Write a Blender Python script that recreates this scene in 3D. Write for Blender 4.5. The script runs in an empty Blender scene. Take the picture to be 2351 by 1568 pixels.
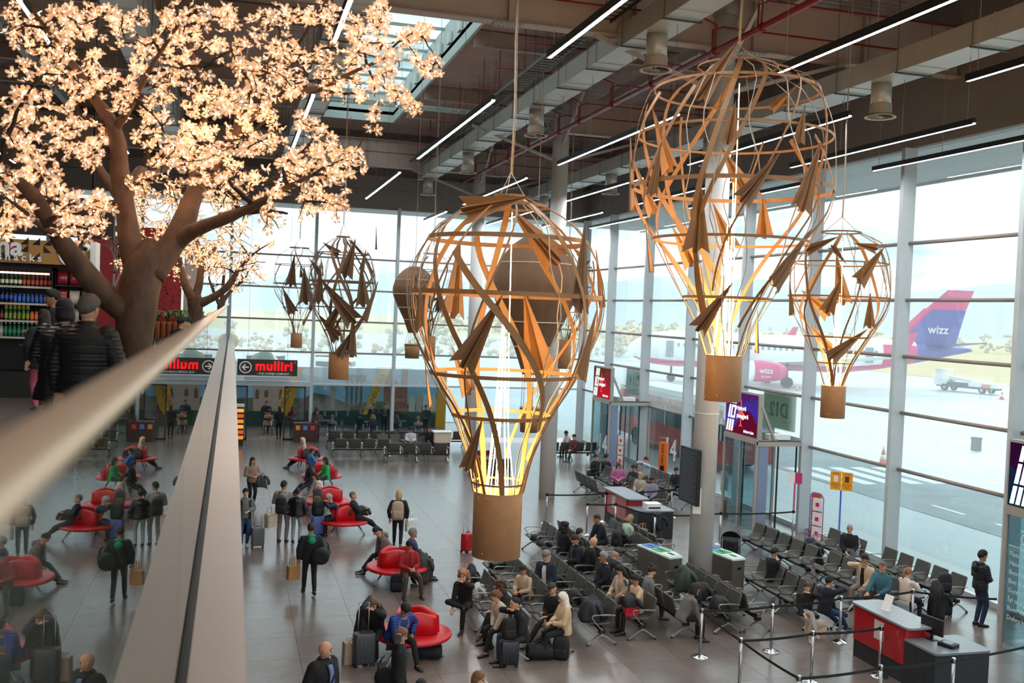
import bpy, math, random
from math import sin, cos, pi, radians, sqrt, atan2
from mathutils import Vector, Matrix, noise
random.seed(7)
V = Vector
S = bpy.context.scene
COL = S.collection
# ------------------------------------------------------------------ camera
FPX = 2290.0
ROLL = 0.040
CAMZ = 6.9
CX, CY = 1175.5, 784.0
def unroll(px, py):
    dx, dy = px - CX, py - CY
    c, s = cos(ROLL), sin(ROLL)
    return dx * c + dy * s, -dx * s + dy * c
_vx, _vy = unroll(535.0, 691.0)           # vanishing point of the hall's long direction
_Y = V((_vx, _vy, FPX)).normalized()
_Z = V((0, -FPX, _vy)).normalized()
_X = _Y.cross(_Z)
def c2w(v):                               # camera (right, down, forward) -> world
    return V((_X.dot(v), _Y.dot(v), _Z.dot(v)))
CAM = V((0, 0, CAMZ))
def ray(px, py):
    a, b = unroll(px, py)
    return c2w(V((a, b, FPX)))
def onZ(px, py, z=0.0):
    d = ray(px, py); return CAM + d * ((z - CAMZ) / d.z)
def onY(px, py, y):
    d = ray(px, py); return CAM + d * (y / d.y)
def onX(px, py, x):
    d = ray(px, py); return CAM + d * (x / d.x)
cam = bpy.data.cameras.new('camera'); cam_o = bpy.data.objects.new('camera', cam); COL.objects.link(cam_o)
r_ = c2w(V((cos(ROLL), -sin(ROLL), 0))); d_ = c2w(V((sin(ROLL), cos(ROLL), 0))); f_ = c2w(V((0, 0, 1)))
M = Matrix((r_, -d_, -f_)).transposed().to_4x4(); M.translation = CAM
cam_o.matrix_world = M
cam.sensor_width = 36.0; cam.lens = FPX / 2351.0 * 36.0
cam.clip_start = 0.05; cam.clip_end = 3000
cam.dof.use_dof = True; cam.dof.focus_distance = 17.5; cam.dof.aperture_fstop = 2.0
S.camera = cam_o
# ------------------------------------------------------------------ world, exposure
S.view_settings.view_transform = 'Standard'; S.view_settings.look = 'None'
S.view_settings.exposure = 0.12; S.view_settings.gamma = 1.0; S.view_settings.use_curve_mapping = False
SKY = 2.3
W = bpy.data.worlds.new('world'); S.world = W; W.use_nodes = True
nt = W.node_tree; nt.nodes.clear()
def N(t, ty, **kw):
    n = t.nodes.new(ty)
    for k, v in kw.items():
        if k in n.inputs.keys(): n.inputs[k].default_value = v
        else: setattr(n, k, v)
    return n
tc = N(nt, 'ShaderNodeTexCoord'); mp = N(nt, 'ShaderNodeMapping'); mp.inputs['Scale'].default_value = (1, 1, 4.0)
nz = N(nt, 'ShaderNodeTexNoise', Scale=3.2, Detail=6.0, Roughness=0.6)
cr = N(nt, 'ShaderNodeValToRGB')
cr.color_ramp.elements[0].position = 0.38; cr.color_ramp.elements[0].color = (0.33, 0.41, 0.47, 1)
cr.color_ramp.elements[1].position = 0.56; cr.color_ramp.elements[1].color = (0.93, 0.96, 0.98, 1)
bg = N(nt, 'ShaderNodeBackground', Strength=SKY); ow = N(nt, 'ShaderNodeOutputWorld')
nt.links.new(tc.outputs['Generated'], mp.inputs['Vector']); nt.links.new(mp.outputs['Vector'], nz.inputs['Vector'])
nt.links.new(nz.outputs['Fac'], cr.inputs['Fac']); nt.links.new(cr.outputs['Color'], bg.inputs['Color']); nt.links.new(bg.outputs['Background'], ow.inputs['Surface'])
sun = bpy.data.lights.new('sun', 'SUN'); sun.energy = 1.0; sun.angle = radians(25); sun.color = (1.0, 0.93, 0.83)
sun_o = bpy.data.objects.new('sun', sun); COL.objects.link(sun_o); sun_o.rotation_euler = (radians(58), 0, radians(125))
TUBE_E = 95.0
cy = S.cycles
cy.max_bounces = 7; cy.diffuse_bounces = 4; cy.glossy_bounces = 3; cy.transmission_bounces = 4; cy.transparent_max_bounces = 24
cy.sample_clamp_indirect = 6.0; cy.caustics_reflective = False; cy.caustics_refractive = False
cy.use_denoising = True
# ------------------------------------------------------------------ materials
def lin(h):
    h = h.lstrip('#'); c = [int(h[i:i + 2], 16) / 255 for i in (0, 2, 4)]
    return tuple(x / 12.92 if x <= .04045 else ((x + .055) / 1.055) ** 2.4 for x in c) + (1,)
MATS = {}
def mat(h, rough=0.6, metal=0.0, var=0.0, scale=8.0, bump=0.0, bscale=60.0, spec=0.5, emis=None, es=0.0, trans=0.0, stretch=None, coat=0.0):
    key = (h, rough, metal, var, scale, bump, bscale, spec, emis, es, trans, stretch, coat)
    if key in MATS: return MATS[key]
    m = bpy.data.materials.new('surface_%d' % len(MATS)); m.use_nodes = True; t = m.node_tree
    b = t.nodes['Principled BSDF']; col = lin(h)
    b.inputs['Base Color'].default_value = col; b.inputs['Roughness'].default_value = rough; b.inputs['Metallic'].default_value = metal
    b.inputs['Specular IOR Level'].default_value = spec
    if coat: b.inputs['Coat Weight'].default_value = coat; b.inputs['Coat Roughness'].default_value = .1
    if emis: b.inputs['Emission Color'].default_value = lin(emis); b.inputs['Emission Strength'].default_value = es
    if trans: b.inputs['Transmission Weight'].default_value = trans
    if var or bump:
        c = N(t, 'ShaderNodeTexCoord'); vec = c.outputs['Object']
        if stretch:
            mpn = N(t, 'ShaderNodeMapping'); mpn.inputs['Scale'].default_value = stretch
            t.links.new(vec, mpn.inputs['Vector']); vec = mpn.outputs['Vector']
        if var:
            n = N(t, 'ShaderNodeTexNoise', Scale=scale, Detail=5.0, Roughness=.6); t.links.new(vec, n.inputs['Vector'])
            mx = N(t, 'ShaderNodeMix', data_type='RGBA', blend_type='MULTIPLY'); mx.inputs[0].default_value = 1.0
            mr = N(t, 'ShaderNodeMapRange'); mr.inputs[1].default_value = .3; mr.inputs[2].default_value = .7; mr.inputs[3].default_value = 1 - var; mr.inputs[4].default_value = 1 + var * .6
            t.links.new(n.outputs['Fac'], mr.inputs[0]); mx.inputs[6].default_value = col
            t.links.new(mr.outputs[0], mx.inputs[7]); t.links.new(mx.outputs[2], b.inputs['Base Color'])
        if bump:
            n2 = N(t, 'ShaderNodeTexNoise', Scale=bscale, Detail=3.0); t.links.new(vec, n2.inputs['Vector'])
            bp = N(t, 'ShaderNodeBump', Strength=bump, Distance=.01); t.links.new(n2.outputs['Fac'], bp.inputs['Height']); t.links.new(bp.outputs['Normal'], b.inputs['Normal'])
    MATS[key] = m
    return m
def emit(h, s):
    key = ('E', h, s)
    if key in MATS: return MATS[key]
    m = bpy.data.materials.new('glow_%d' % len(MATS)); m.use_nodes = True; t = m.node_tree; t.nodes.clear()
    e = N(t, 'ShaderNodeEmission', Strength=s); e.inputs['Color'].default_value = lin(h); o = N(t, 'ShaderNodeOutputMaterial'); t.links.new(e.outputs[0], o.inputs[0])
    MATS[key] = m; return m
def glass(tint, refl=1.0, name='glass', veil=0.0):
    key = ('G', tint, refl, veil)
    if key in MATS: return MATS[key]
    m = bpy.data.materials.new(name); m.use_nodes = True; t = m.node_tree; t.nodes.clear()
    tr = N(t, 'ShaderNodeBsdfTransparent'); tr.inputs['Color'].default_value = lin(tint)
    gl = N(t, 'ShaderNodeBsdfGlossy'); gl.inputs['Roughness'].default_value = 0.0
    lw = N(t, 'ShaderNodeLayerWeight'); lw.inputs['Blend'].default_value = .5
    p = N(t, 'ShaderNodeMath', operation='POWER'); p.inputs[1].default_value = 5.0; t.links.new(lw.outputs['Facing'], p.inputs[0])
    ml = N(t, 'ShaderNodeMath', operation='MULTIPLY_ADD'); ml.inputs[1].default_value = .95 * refl; ml.inputs[2].default_value = .04 * refl; t.links.new(p.outputs[0], ml.inputs[0])
    src = tr.outputs[0]
    if veil:                              # milky share of the big panes, imitates outdoor haze and glare
        du = N(t, 'ShaderNodeBsdfTranslucent'); du.inputs['Color'].default_value = (.95, .97, .97, 1); dm = N(t, 'ShaderNodeMixShader'); dm.inputs[0].default_value = veil
        t.links.new(src, dm.inputs[1]); t.links.new(du.outputs[0], dm.inputs[2]); src = dm.outputs[0]
    mx = N(t, 'ShaderNodeMixShader'); t.links.new(ml.outputs[0], mx.inputs[0]); t.links.new(src, mx.inputs[1]); t.links.new(gl.outputs[0], mx.inputs[2])
    o = N(t, 'ShaderNodeOutputMaterial'); t.links.new(mx.outputs[0], o.inputs[0])
    MATS[key] = m; return m
# ------------------------------------------------------------------ mesh builder
class MB:
    def __init__(self):
        self.v = []; self.f = []; self.m = []; self.s = []
    def add(self, vs, fs, mi=0, smooth=False, mtx=None):
        o = len(self.v)
        self.v += [tuple(mtx @ V(p)) if mtx is not None else tuple(p) for p in vs]
        for f in fs:
            self.f.append(tuple(i + o for i in f)); self.m.append(mi); self.s.append(smooth)
        return self
    def box(self, c, s, mi=0, mtx=None):
        x, y, z = c; a, b, d = s[0] / 2, s[1] / 2, s[2] / 2
        vs = [(x + i * a, y + j * b, z + k * d) for k in (-1, 1) for j in (-1, 1) for i in (-1, 1)]
        return self.add(vs, [(0, 2, 3, 1), (4, 5, 7, 6), (0, 1, 5, 4), (2, 6, 7, 3), (0, 4, 6, 2), (1, 3, 7, 5)], mi, False, mtx)
    def bb(self, lo, hi, mi=0, mtx=None):
        return self.box([(a + b) / 2 for a, b in zip(lo, hi)], [abs(b - a) for a, b in zip(lo, hi)], mi, mtx)
    def loft(self, rings, mi=0, smooth=True, caps=True, close=True, mtx=None):
        n = len(rings[0]); vs = [p for r in rings for p in r]; fs = []
        for k in range(len(rings) - 1):
            for i in range(n if close else n - 1):
                a, b = k * n + i, k * n + (i + 1) % n
                fs.append((a, b, b + n, a + n))
        self.add(vs, fs, mi, smooth, mtx)
        if caps and close:
            o = len(self.v) - len(vs)
            self.f.append(tuple(o + i for i in reversed(range(n)))); self.m.append(mi); self.s.append(False)
            self.f.append(tuple(o + (len(rings) - 1) * n + i for i in range(n))); self.m.append(mi); self.s.append(False)
        return self
    def tube(self, pts, rad, n=6, mi=0, smooth=True, flat=1.0, caps=True, up=None):
        pts = [V(p) for p in pts]
        if not isinstance(rad, (list, tuple)): rad = [rad] * len(pts)
        rings = []; prev = None
        for i, p in enumerate(pts):
            t = (pts[min(i + 1, len(pts) - 1)] - pts[max(i - 1, 0)])
            if t.length < 1e-9: t = V((0, 0, 1))
            t.normalize()
            if prev is None:
                u = V(up) if up is not None else (V((0, 0, 1)) if abs(t.z) < .9 else V((1, 0, 0)))
            else: u = prev
            u = (u - t * u.dot(t))
            if u.length < 1e-6: u = t.orthogonal()
            u.normalize(); w = t.cross(u); prev = u
            rings.append([p + (u * cos(2 * pi * k / n + pi / n) * flat + w * sin(2 * pi * k / n + pi / n)) * rad[i] for k in range(n)])
        return self.loft(rings, mi, smooth, caps)
    def bar(self, pts, w, h, up=(0, 0, 1), mi=0):        # rectangular bar along points, w across, h along up
        pts = [V(p) for p in pts]; rings = []
        for i, p in enumerate(pts):
            t = (pts[min(i + 1, len(pts) - 1)] - pts[max(i - 1, 0)]).normalized()
            u = up[i] if isinstance(up, list) else V(up)
            u = (u - t * u.dot(t)); u = u.normalized() if u.length > 1e-6 else t.orthogonal().normalized(); s = t.cross(u)
            rings.append([p + s * (a * w / 2) + u * (b * h / 2) for a, b in ((-1, -1), (1, -1), (1, 1), (-1, 1))])
        return self.loft(rings, mi, False)
    def lathe(self, prof, n=16, mi=0, smooth=True, mtx=None, caps=True):
        return self.loft([[(r * cos(2 * pi * k / n), r * sin(2 * pi * k / n), z) for k in range(n)] for r, z in prof], mi, smooth, caps, True, mtx)
    def prism(self, poly, z0, z1, mi=0, mtx=None):
        return self.loft([[(x, y, z0) for x, y in poly], [(x, y, z1) for x, y in poly]], mi, False, True, True, mtx)
    def ell(self, c, r, n=10, k=7, mi=0, mtx=None):
        rings = []
        for j in range(k + 1):
            a = -pi / 2 + pi * j / k; a = max(-1.5, min(1.5, a))
            rings.append([(c[0] + r[0] * cos(a) * cos(2 * pi * i / n), c[1] + r[1] * cos(a) * sin(2 * pi * i / n), c[2] + r[2] * sin(a)) for i in range(n)])
        return self.loft(rings, mi, True, True, True, mtx)
    def mesh(self, name, mats):
        me = bpy.data.meshes.new(name); me.from_pydata(self.v, [], self.f)
        for m in (mats if isinstance(mats, (list, tuple)) else [mats]): me.materials.append(m)
        me.polygons.foreach_set('material_index', self.m); me.polygons.foreach_set('use_smooth', self.s); me.update()
        return me
    def obj(self, name, mats, parent=None, loc=None, rz=None):
        return link(name, self.mesh(name, mats), parent, loc, rz)
def link(name, me, parent=None, loc=None, rz=None):
    o = bpy.data.objects.new(name, me); COL.objects.link(o)
    if parent is not None: o.parent = parent
    if loc is not None: o.location = loc
    if rz is not None: o.rotation_euler = (0, 0, rz)
    return o
USED = {}
def tag(o, label, cat, group=None):
    o['label'] = label; o['category'] = cat
    if group: o['group'] = group
    if not group and label in USED: print('DUPLABEL', label)
    USED[label] = 1
    return o
def thing(name, label, cat, loc=(0, 0, 0), rz=0.0, group=None):
    o = bpy.data.objects.new(name, None); COL.objects.link(o); o.location = loc; o.rotation_euler = (0, 0, rz)
    o.empty_display_size = .1
    return tag(o, label, cat, group)
def struct(o, label=None):
    o['kind'] = 'structure'
    if label: o['label'] = label
    return o
def sroot(name, label, loc=(0, 0, 0), rz=0):
    o = bpy.data.objects.new(name, None); COL.objects.link(o); o.location = loc; o.rotation_euler = (0, 0, rz); o.empty_display_size = .1
    return struct(o, label)
def stuff(o): o['kind'] = 'stuff'; return o
TEXTS = []
def text(name, s, h, mats, parent=None, loc=(0, 0, 0), rot=(pi / 2, 0, 0), extrude=.004, bold=0.0, align='CENTER', width=None, shear=0.0, space=1.0):
    c = bpy.data.curves.new(name, 'FONT'); c.body = s; c.size = h; c.extrude = extrude; c.offset = bold; c.align_x = align; c.align_y = 'CENTER'; c.shear = shear
    c.resolution_u = 3; c.space_character = space; c.materials.append(mats)
    o = bpy.data.objects.new(name, c); COL.objects.link(o); o.parent = parent; o.location = loc; o.rotation_euler = rot
    TEXTS.append(o); return o
def flush_text():
    dg = bpy.context.evaluated_depsgraph_get()
    for o in TEXTS:
        me = bpy.data.meshes.new_from_object(o.evaluated_get(dg)); n = o.name; par = o.parent; mw = (o.location.copy(), o.rotation_euler.copy(), o.scale.copy()); props = dict(o.items())
        me.materials.clear(); me.materials.append(o.data.materials[0])
        cv = o.data; bpy.data.objects.remove(o); bpy.data.curves.remove(cv)
        q = bpy.data.objects.new(n, me); COL.objects.link(q); q.parent = par; q.location, q.rotation_euler, q.scale = mw
def light(name, loc, power, col, r=.1, parent=None):
    l = bpy.data.lights.new(name, 'POINT'); l.energy = power; l.color = col; l.shadow_soft_size = r
    o = bpy.data.objects.new(name, l); COL.objects.link(o); o.location = loc
    if parent: o.parent = parent
    return o
# shared materials
GLASS = glass('#eef8f9', veil=.12); GLASSR = glass('#e2eef0')
STEEL_W = mat('#b9bfc2', .45, var=.05, scale=3)
STEEL_T = mat('#8c8078', .5, var=.06, scale=3)
ALU = mat('#b6b8ba', .32, 1.0); CHROME = mat('#d6dadc', .12, 1.0); DARK = mat('#141416', .5); BLACK = mat('#0b0b0c', .45)
WHITE = mat('#e8e8e6', .5); RED = mat('#b3121a', .35, var=.04, bump=.05, bscale=40); 
# ================================================================== STRUCTURE
WX, EY = 18.6, 51.4                      # glass wall on the right, glass wall at the end
LEV = [2.85, 4.47, 6.08, 7.69, 9.3]; GTOP = 12.0
# floor tiles
tileM = mat('#a39890', .25, var=.16, scale=1.3, bump=.02, bscale=25, spec=.55)
tile_ms = []
def tile_mat(k):
    m = bpy.data.materials.new('floor_tile_%d' % k); m.use_nodes = True; t = m.node_tree; b = t.nodes['Principled BSDF']
    c = N(t, 'ShaderNodeNewGeometry'); n = N(t, 'ShaderNodeTexNoise', Scale=.7 + .2 * k, Detail=6.0, Roughness=.65); t.links.new(c.outputs['Position'], n.inputs['Vector'])
    r = N(t, 'ShaderNodeValToRGB'); a, bcol = [('#6a5f58', '#82766f'), ('#6f645d', '#877b74'), ('#655a54', '#7c716a')][k]
    r.color_ramp.elements[0].position = .3; r.color_ramp.elements[1].position = .8; r.color_ramp.elements[0].color = lin(a); r.color_ramp.elements[1].color = lin(bcol)
    t.links.new(n.outputs['Fac'], r.inputs[0]); t.links.new(r.outputs[0], b.inputs['Base Color'])
    n3 = N(t, 'ShaderNodeTexNoise', Scale=2.5, Detail=3.0); t.links.new(c.outputs['Position'], n3.inputs['Vector'])
    mr = N(t, 'ShaderNodeMapRange'); mr.inputs[3].default_value = .19; mr.inputs[4].default_value = .262; t.links.new(n3.outputs['Fac'], mr.inputs[0]); t.links.new(mr.outputs[0], b.inputs['Roughness'])
    b.inputs['Specular IOR Level'].default_value = 1.0
    return m
TM = [tile_mat(k) for k in range(3)]
fl = struct(MB().bb((-10, -12, -.32), (WX + .3, EY + 8.6, -.025)).obj('floor', mat('#4b4542', .8)), 'grey stone tiled floor of the departures hall')
TX, TY = 1.245, 1.285; X0T, Y0T = 1.47, 19.57
def tile_mesh(m):
    g = .006; a, b = TX / 2 - g / 2, TY / 2 - g / 2; e = .004; mb = MB()
    mb.loft([[(-a, -b, -.024), (a, -b, -.024), (a, b, -.024), (-a, b, -.024)], [(-a, -b, -e), (a, -b, -e), (a, b, -e), (-a, b, -e)], [(-a, -b, 0), (a, -b, 0), (a, b, 0), (-a, b, 0)]], 0, False)
    return mb.mesh('tile', m)
tms = [tile_mesh(m) for m in TM]
cells = []
for i in range(-8, 15):
    for j in range(-24, 32):
        x = X0T + (i + .5) * TX; y = Y0T + (j + .5) * TY
        if x > WX - .3 or y > EY + 8: continue
        inview = (x > .2 and y > 14.5 and y < EY and x < .2 + y * 1.15)
        cells.append((0 if inview else 1, y * y + x * x * .2, x, y))
cells.sort()
rest = MB()
for k, (iv, _d, x, y) in enumerate(cells):
    if k < 300:
        o = link('tile', tms[(k * 7 + int(x)) % 3], fl, (x, y, 0)); o.rotation_euler = (0, 0, pi * (k % 2))
    else:
        a, b = TX / 2 - .003, TY / 2 - .003
        rest.loft([[(x - a, y - b, -.024), (x + a, y - b, -.024), (x + a, y + b, -.024), (x - a, y + b, -.024)], [(x - a, y - b, 0), (x + a, y - b, 0), (x + a, y + b, 0), (x - a, y + b, 0)]], k % 3, False)
stuff(rest.obj('tile_field', TM, fl))
# columns
for y in (10.0, 22.7, 35.4, 48.1):
    c = MB(); c.lathe([(.30, 0), (.30, 15.0)], 32); c.lathe([(.304, 4.55), (.304, 4.58)], 32)
    co = struct(c.obj('column', mat('#d9d6d2', .5, var=.04, scale=2), None, (11.53, y, 0)), 'round white steel column of the hall')
    MB().lathe([(.36, 14.4), (.36, 15.0)], 24).obj('capital_plate', STEEL_T, co)
# right glass wall
MUL = [-7.0, -2.6, 1.8, 6.2, 10.6, 15.2, 19.9, 24.45, 29.0, 33.45, 38.0, 42.6, 47.2, 51.2]
wr = sroot('window_1', 'glass curtain wall along the right side of the hall')
mm = MB().bb((-.42, -.075, 0), (.0, .075, GTOP)).mesh('mullion', STEEL_W)
for y in MUL: link('mullion', mm, wr, (WX, y, 0))
panes = {}
def pane(parent, kind, w, h, loc, g=GLASS, th=.02):
    key = (kind, round(w, 2), round(h, 2), g.name)
    if key not in panes:
        mb = MB()
        if kind == 'x': mb.bb((-th / 2, -w / 2, -h / 2), (th / 2, w / 2, h / 2))
        else: mb.bb((-w / 2, -th / 2, -h / 2), (w / 2, th / 2, h / 2))
        panes[key] = mb.mesh('pane', g)
    return link('pane', panes[key], parent, loc)
levs = [0.15] + LEV + [GTOP]
GATES = [(15.9, 18.1), (29.0, 31.25), (42.2, 44.45)]
for a, b in zip(MUL, MUL[1:]):
    for z in LEV:
        MB().tube([(WX - .12, a + .05, z), (WX - .12, b - .05, z)], .055, 8).obj('transom', STEEL_T, wr)
    for z0, z1 in zip(levs, levs[1:]):
        if z0 < 2 and any(abs((a + b) / 2 - (g0 + 1.1)) < 2.4 and g0 > 20 and False for g0, _ in GATES): continue
        pane(wr, 'x', b - a - .1, z1 - z0 - .02, (WX, (a + b) / 2, (z0 + z1) / 2), GLASS if z0 > 2.5 else GLASSR)
MB().bb((WX - .1, -8, 0), (WX + .1, EY, .14)).obj('sill', STEEL_W, wr)
wallM = mat('#877c76', .75, var=.05, scale=1.5)
struct(MB().bb((WX - .2, -12, GTOP), (WX + .3, EY + .3, 16)).obj('wall_right', wallM), 'plain grey band of wall above the right windows')
# end glass wall
we = sroot('window_2', 'glass curtain wall closing the far end of the hall')
EM = [-12.5, -8.45, -4.3, -.15, 3.95, 8.1, 12.25, 16.4, 18.5]
mm = MB().bb((-.075, -.3, 0), (.075, 0, GTOP)).mesh('mullion', STEEL_W)
for x in EM: link('mullion', mm, we, (x, EY, 0))
for a, b in zip(EM, EM[1:]):
    for z in LEV: MB().bb((a + .05, EY - .2, z - .045), (b - .05, EY - .06, z + .045)).obj('transom', STEEL_T if z > 3 else STEEL_W, we)
    for z0, z1 in zip(levs, levs[1:]):
        if abs(a + .15) < .01 and z0 < 2: continue
        pane(we, 'y', b - a - .1, z1 - z0 - .02, ((a + b) / 2, EY, (z0 + z1) / 2), GLASS if z0 > 2.5 else GLASSR)
struct(MB().bb((-13, EY - .1, GTOP - .1), (WX, EY + .3, 16)).bb((-13, EY - .5, 12.9), (WX, EY - .1, 13.55)).obj('wall_end', wallM), 'grey band and beam above the far windows')
struct(MB().bb((-13.3, -12, 0), (-13, EY, 16)).obj('wall_left', mat('#2a2321', .8)), 'dark wall behind the upper floor shops')
# sliding doors in the end wall
dr = sroot('door_1', 'open sliding glass doors to the terrace under the coffee sign')
for x0, x1 in ((.0, .85), (2.62, 3.68)):
    f = MB(); y = EY - .12
    f.bb((x0, y - .04, 0), (x0 + .07, y + .04, 2.72)).bb((x1 - .07, y - .04, 0), (x1, y + .04, 2.72)).bb((x0, y - .04, 2.65), (x1, y + .04, 2.72)).bb((x0, y - .04, 0), (x1, y + .04, .09))
    lf = f.obj('door_leaf', BLACK, dr); MB().bb((x0 + .07, y - .01, .09), (x1 - .07, y + .01, 2.65)).obj('pane', GLASSR, lf)
MB().bb((-.1, EY - .3, 2.74), (3.9, EY - .05, 2.98)).obj('door_track', STEEL_W, dr)
MB().bb((.65, EY - .42, 3.02), (2.9, EY - .2, 3.2)).obj('air_curtain', STEEL_W, dr)
# ceiling deck
ceM = mat('#c8b0a6', .75, var=.08, scale=1.0)
SK = (3.75, 7.0, 24.0, 47.2)
ce = sroot('ceiling', 'dark corrugated metal roof deck with a skylight')
rb = MB()
y = -12.0
while y < EY:
    for xa, xb in (((-13, SK[0]), (SK[1], WX)) if SK[2] < y + .2 < SK[3] else ((-13, WX),)):
        rb.add([(xa, y, 15.8), (xb, y, 15.8), (xb, y + .12, 15.8), (xa, y + .12, 15.8), (xb, y + .17, 15.92), (xa, y + .17, 15.92), (xb, y + .27, 15.92), (xa, y + .27, 15.92), (xb, y + .32, 15.8), (xa, y + .32, 15.8)],
               [(0, 1, 2, 3), (3, 2, 4, 5), (5, 4, 6, 7), (7, 6, 8, 9)])
    y += .32
stuff(rb.obj('corrugated_deck', ceM, ce))
rf = MB()
for lo, hi in (((-13, -12), (SK[0], EY)), ((SK[1], -12), (WX + .3, EY)), ((SK[0], -12), (SK[1], SK[2])), ((SK[0], SK[3]), (SK[1], EY + .3))):
    rf.bb((lo[0], lo[1], 15.95), (hi[0], hi[1], 16.1))
rf.obj('roof_slab', mat('#4a4340', .9), ce)
# skylight
sk = sroot('window_3', 'long bright skylight in the roof deck')
cu = MB(); x0, x1, y0, y1 = SK; cw = WHITE
for lo, hi in (((x0 - .1, y0, 15.6), (x0, y1, 17)), ((x1, y0, 15.6), (x1 + .1, y1, 17)), ((x0, y0 - .1, 15.6), (x1, y0, 17)), ((x0, y1, 15.6), (x1, y1 + .1, 17))): cu.bb(lo, hi)
cu.obj('curb', mat('#c9d3d0', .5), sk)
for k in range(15):
    yy = y0 + (y1 - y0) * k / 14; MB().bb((x0, yy - .04, 16.9), (x1, yy + .04, 17.0)).obj('glazing_bar', mat('#9db0ae', .4), sk)
    if k < 14: MB().bb((x0, yy + .04, 16.95), (x1, yy + (y1 - y0) / 14 - .04, 16.97)).obj('pane', glass('#f2fbfa'), sk)
    MB().bb((x1 - .12, yy + .1, 16.1), (x1 - .02, yy + .5, 16.5)).obj('bracket', mat('#dfe6e3', .5), sk)
# roof beams across the hall (plate girders)
bmM = mat('#baa69d', .55, var=.05, scale=2)
def ibeam(mb, a, b, w, h, tf=.03, tw=.02):
    a, b = V(a), V(b); t = (b - a).normalized(); s = t.cross(V((0, 0, 1)))
    for off, ww, hh in ((V((0, 0, tf / 2)), w, tf), (V((0, 0, h - tf / 2)), w, tf), (V((0, 0, h / 2)), tw, h - 2 * tf)):
        mb.bar([a + off, b + off], ww, hh)
def beam(a, b, w, h, label, ribs=True, m=bmM):
    mb = MB(); ibeam(mb, a, b, w, h)
    o = struct(mb.obj('roof_beam', m), label)
    if ribs:
        a, b = V(a), V(b); L = (b - a).length; n = int(L / 3.1); t = (b - a).normalized()
        for k in range(1, n):
            p = a + t * (k * L / n)
            MB().bar([p + V((0, 0, .03)), p + V((0, 0, h - .03))], w * .9, .02, t).obj('stiffener', m, o)
            pl = MB(); pl.bar([p - t * .35 - V((0, 0, .012)), p + t * .35 - V((0, 0, .012))], w * 1.25, .02)
            if k % 2 == 0:
                for q in range(6):
                    for sgn in (-1, 1): pl.lathe([(.02, -.045), (.02, -.022)], 6, mtx=Matrix.Translation(p + t * (-.28 + .11 * q) + V((sgn * 0, 0, 0)) + t.cross(V((0, 0, 1))) * (sgn * w * .4)))
                pl.obj('splice_plate', mat('#9c9189', .5), o)
    return o
for y in (10.0, 22.7): beam((-13, y, 13.6), (WX, y, 13.6), .35, 1.3, 'deep steel girder across the hall at y %d' % y)
beam((11.2, 35.4, 13.6), (WX, 35.4, 13.6), .35, 1.3, 'deep steel girder ending at the middle column')
beam((-13, 48.1, 13.6), (WX, 48.1, 13.6), .35, 1.3, 'deep steel girder close to the far wall')
for k, y in enumerate((14.2, 18.4, 26.9, 31.1, 39.6, 43.8)):
    for xa, xb in ((-13, SK[0] - .1), (SK[1] + .1, WX)) if y > 24 else ((-13, WX),):
        beam((xa, y, 15.25), (xb, y, 15.25), .2, .5, 'light roof purlin', False)
for x in (10.3, 13.4, 16.6, -2.5, -7):
    beam((x, -12, 14.9), (x, EY, 14.9), .24, .34, 'steel roof beam along the hall', False, mat('#c9c0ba', .5, var=.05, scale=2))
# knee braces beside columns
br = MB()
for y in (10, 22.7, 35.4, 48.1):
    for s in (-1, 1): br.bar([(11.53, y + s * .3, 13.2), (11.53, y + s * 2.6, 14.9)], .1, .1); br.bar([(11.53 + s * .3, y, 12.6), (11.53 + s * 3.4, y, 13.6)], .09, .09)
struct(br.obj('roof_beam', mat('#b5aaa3', .5)), 'diagonal braces around the column heads')
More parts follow.
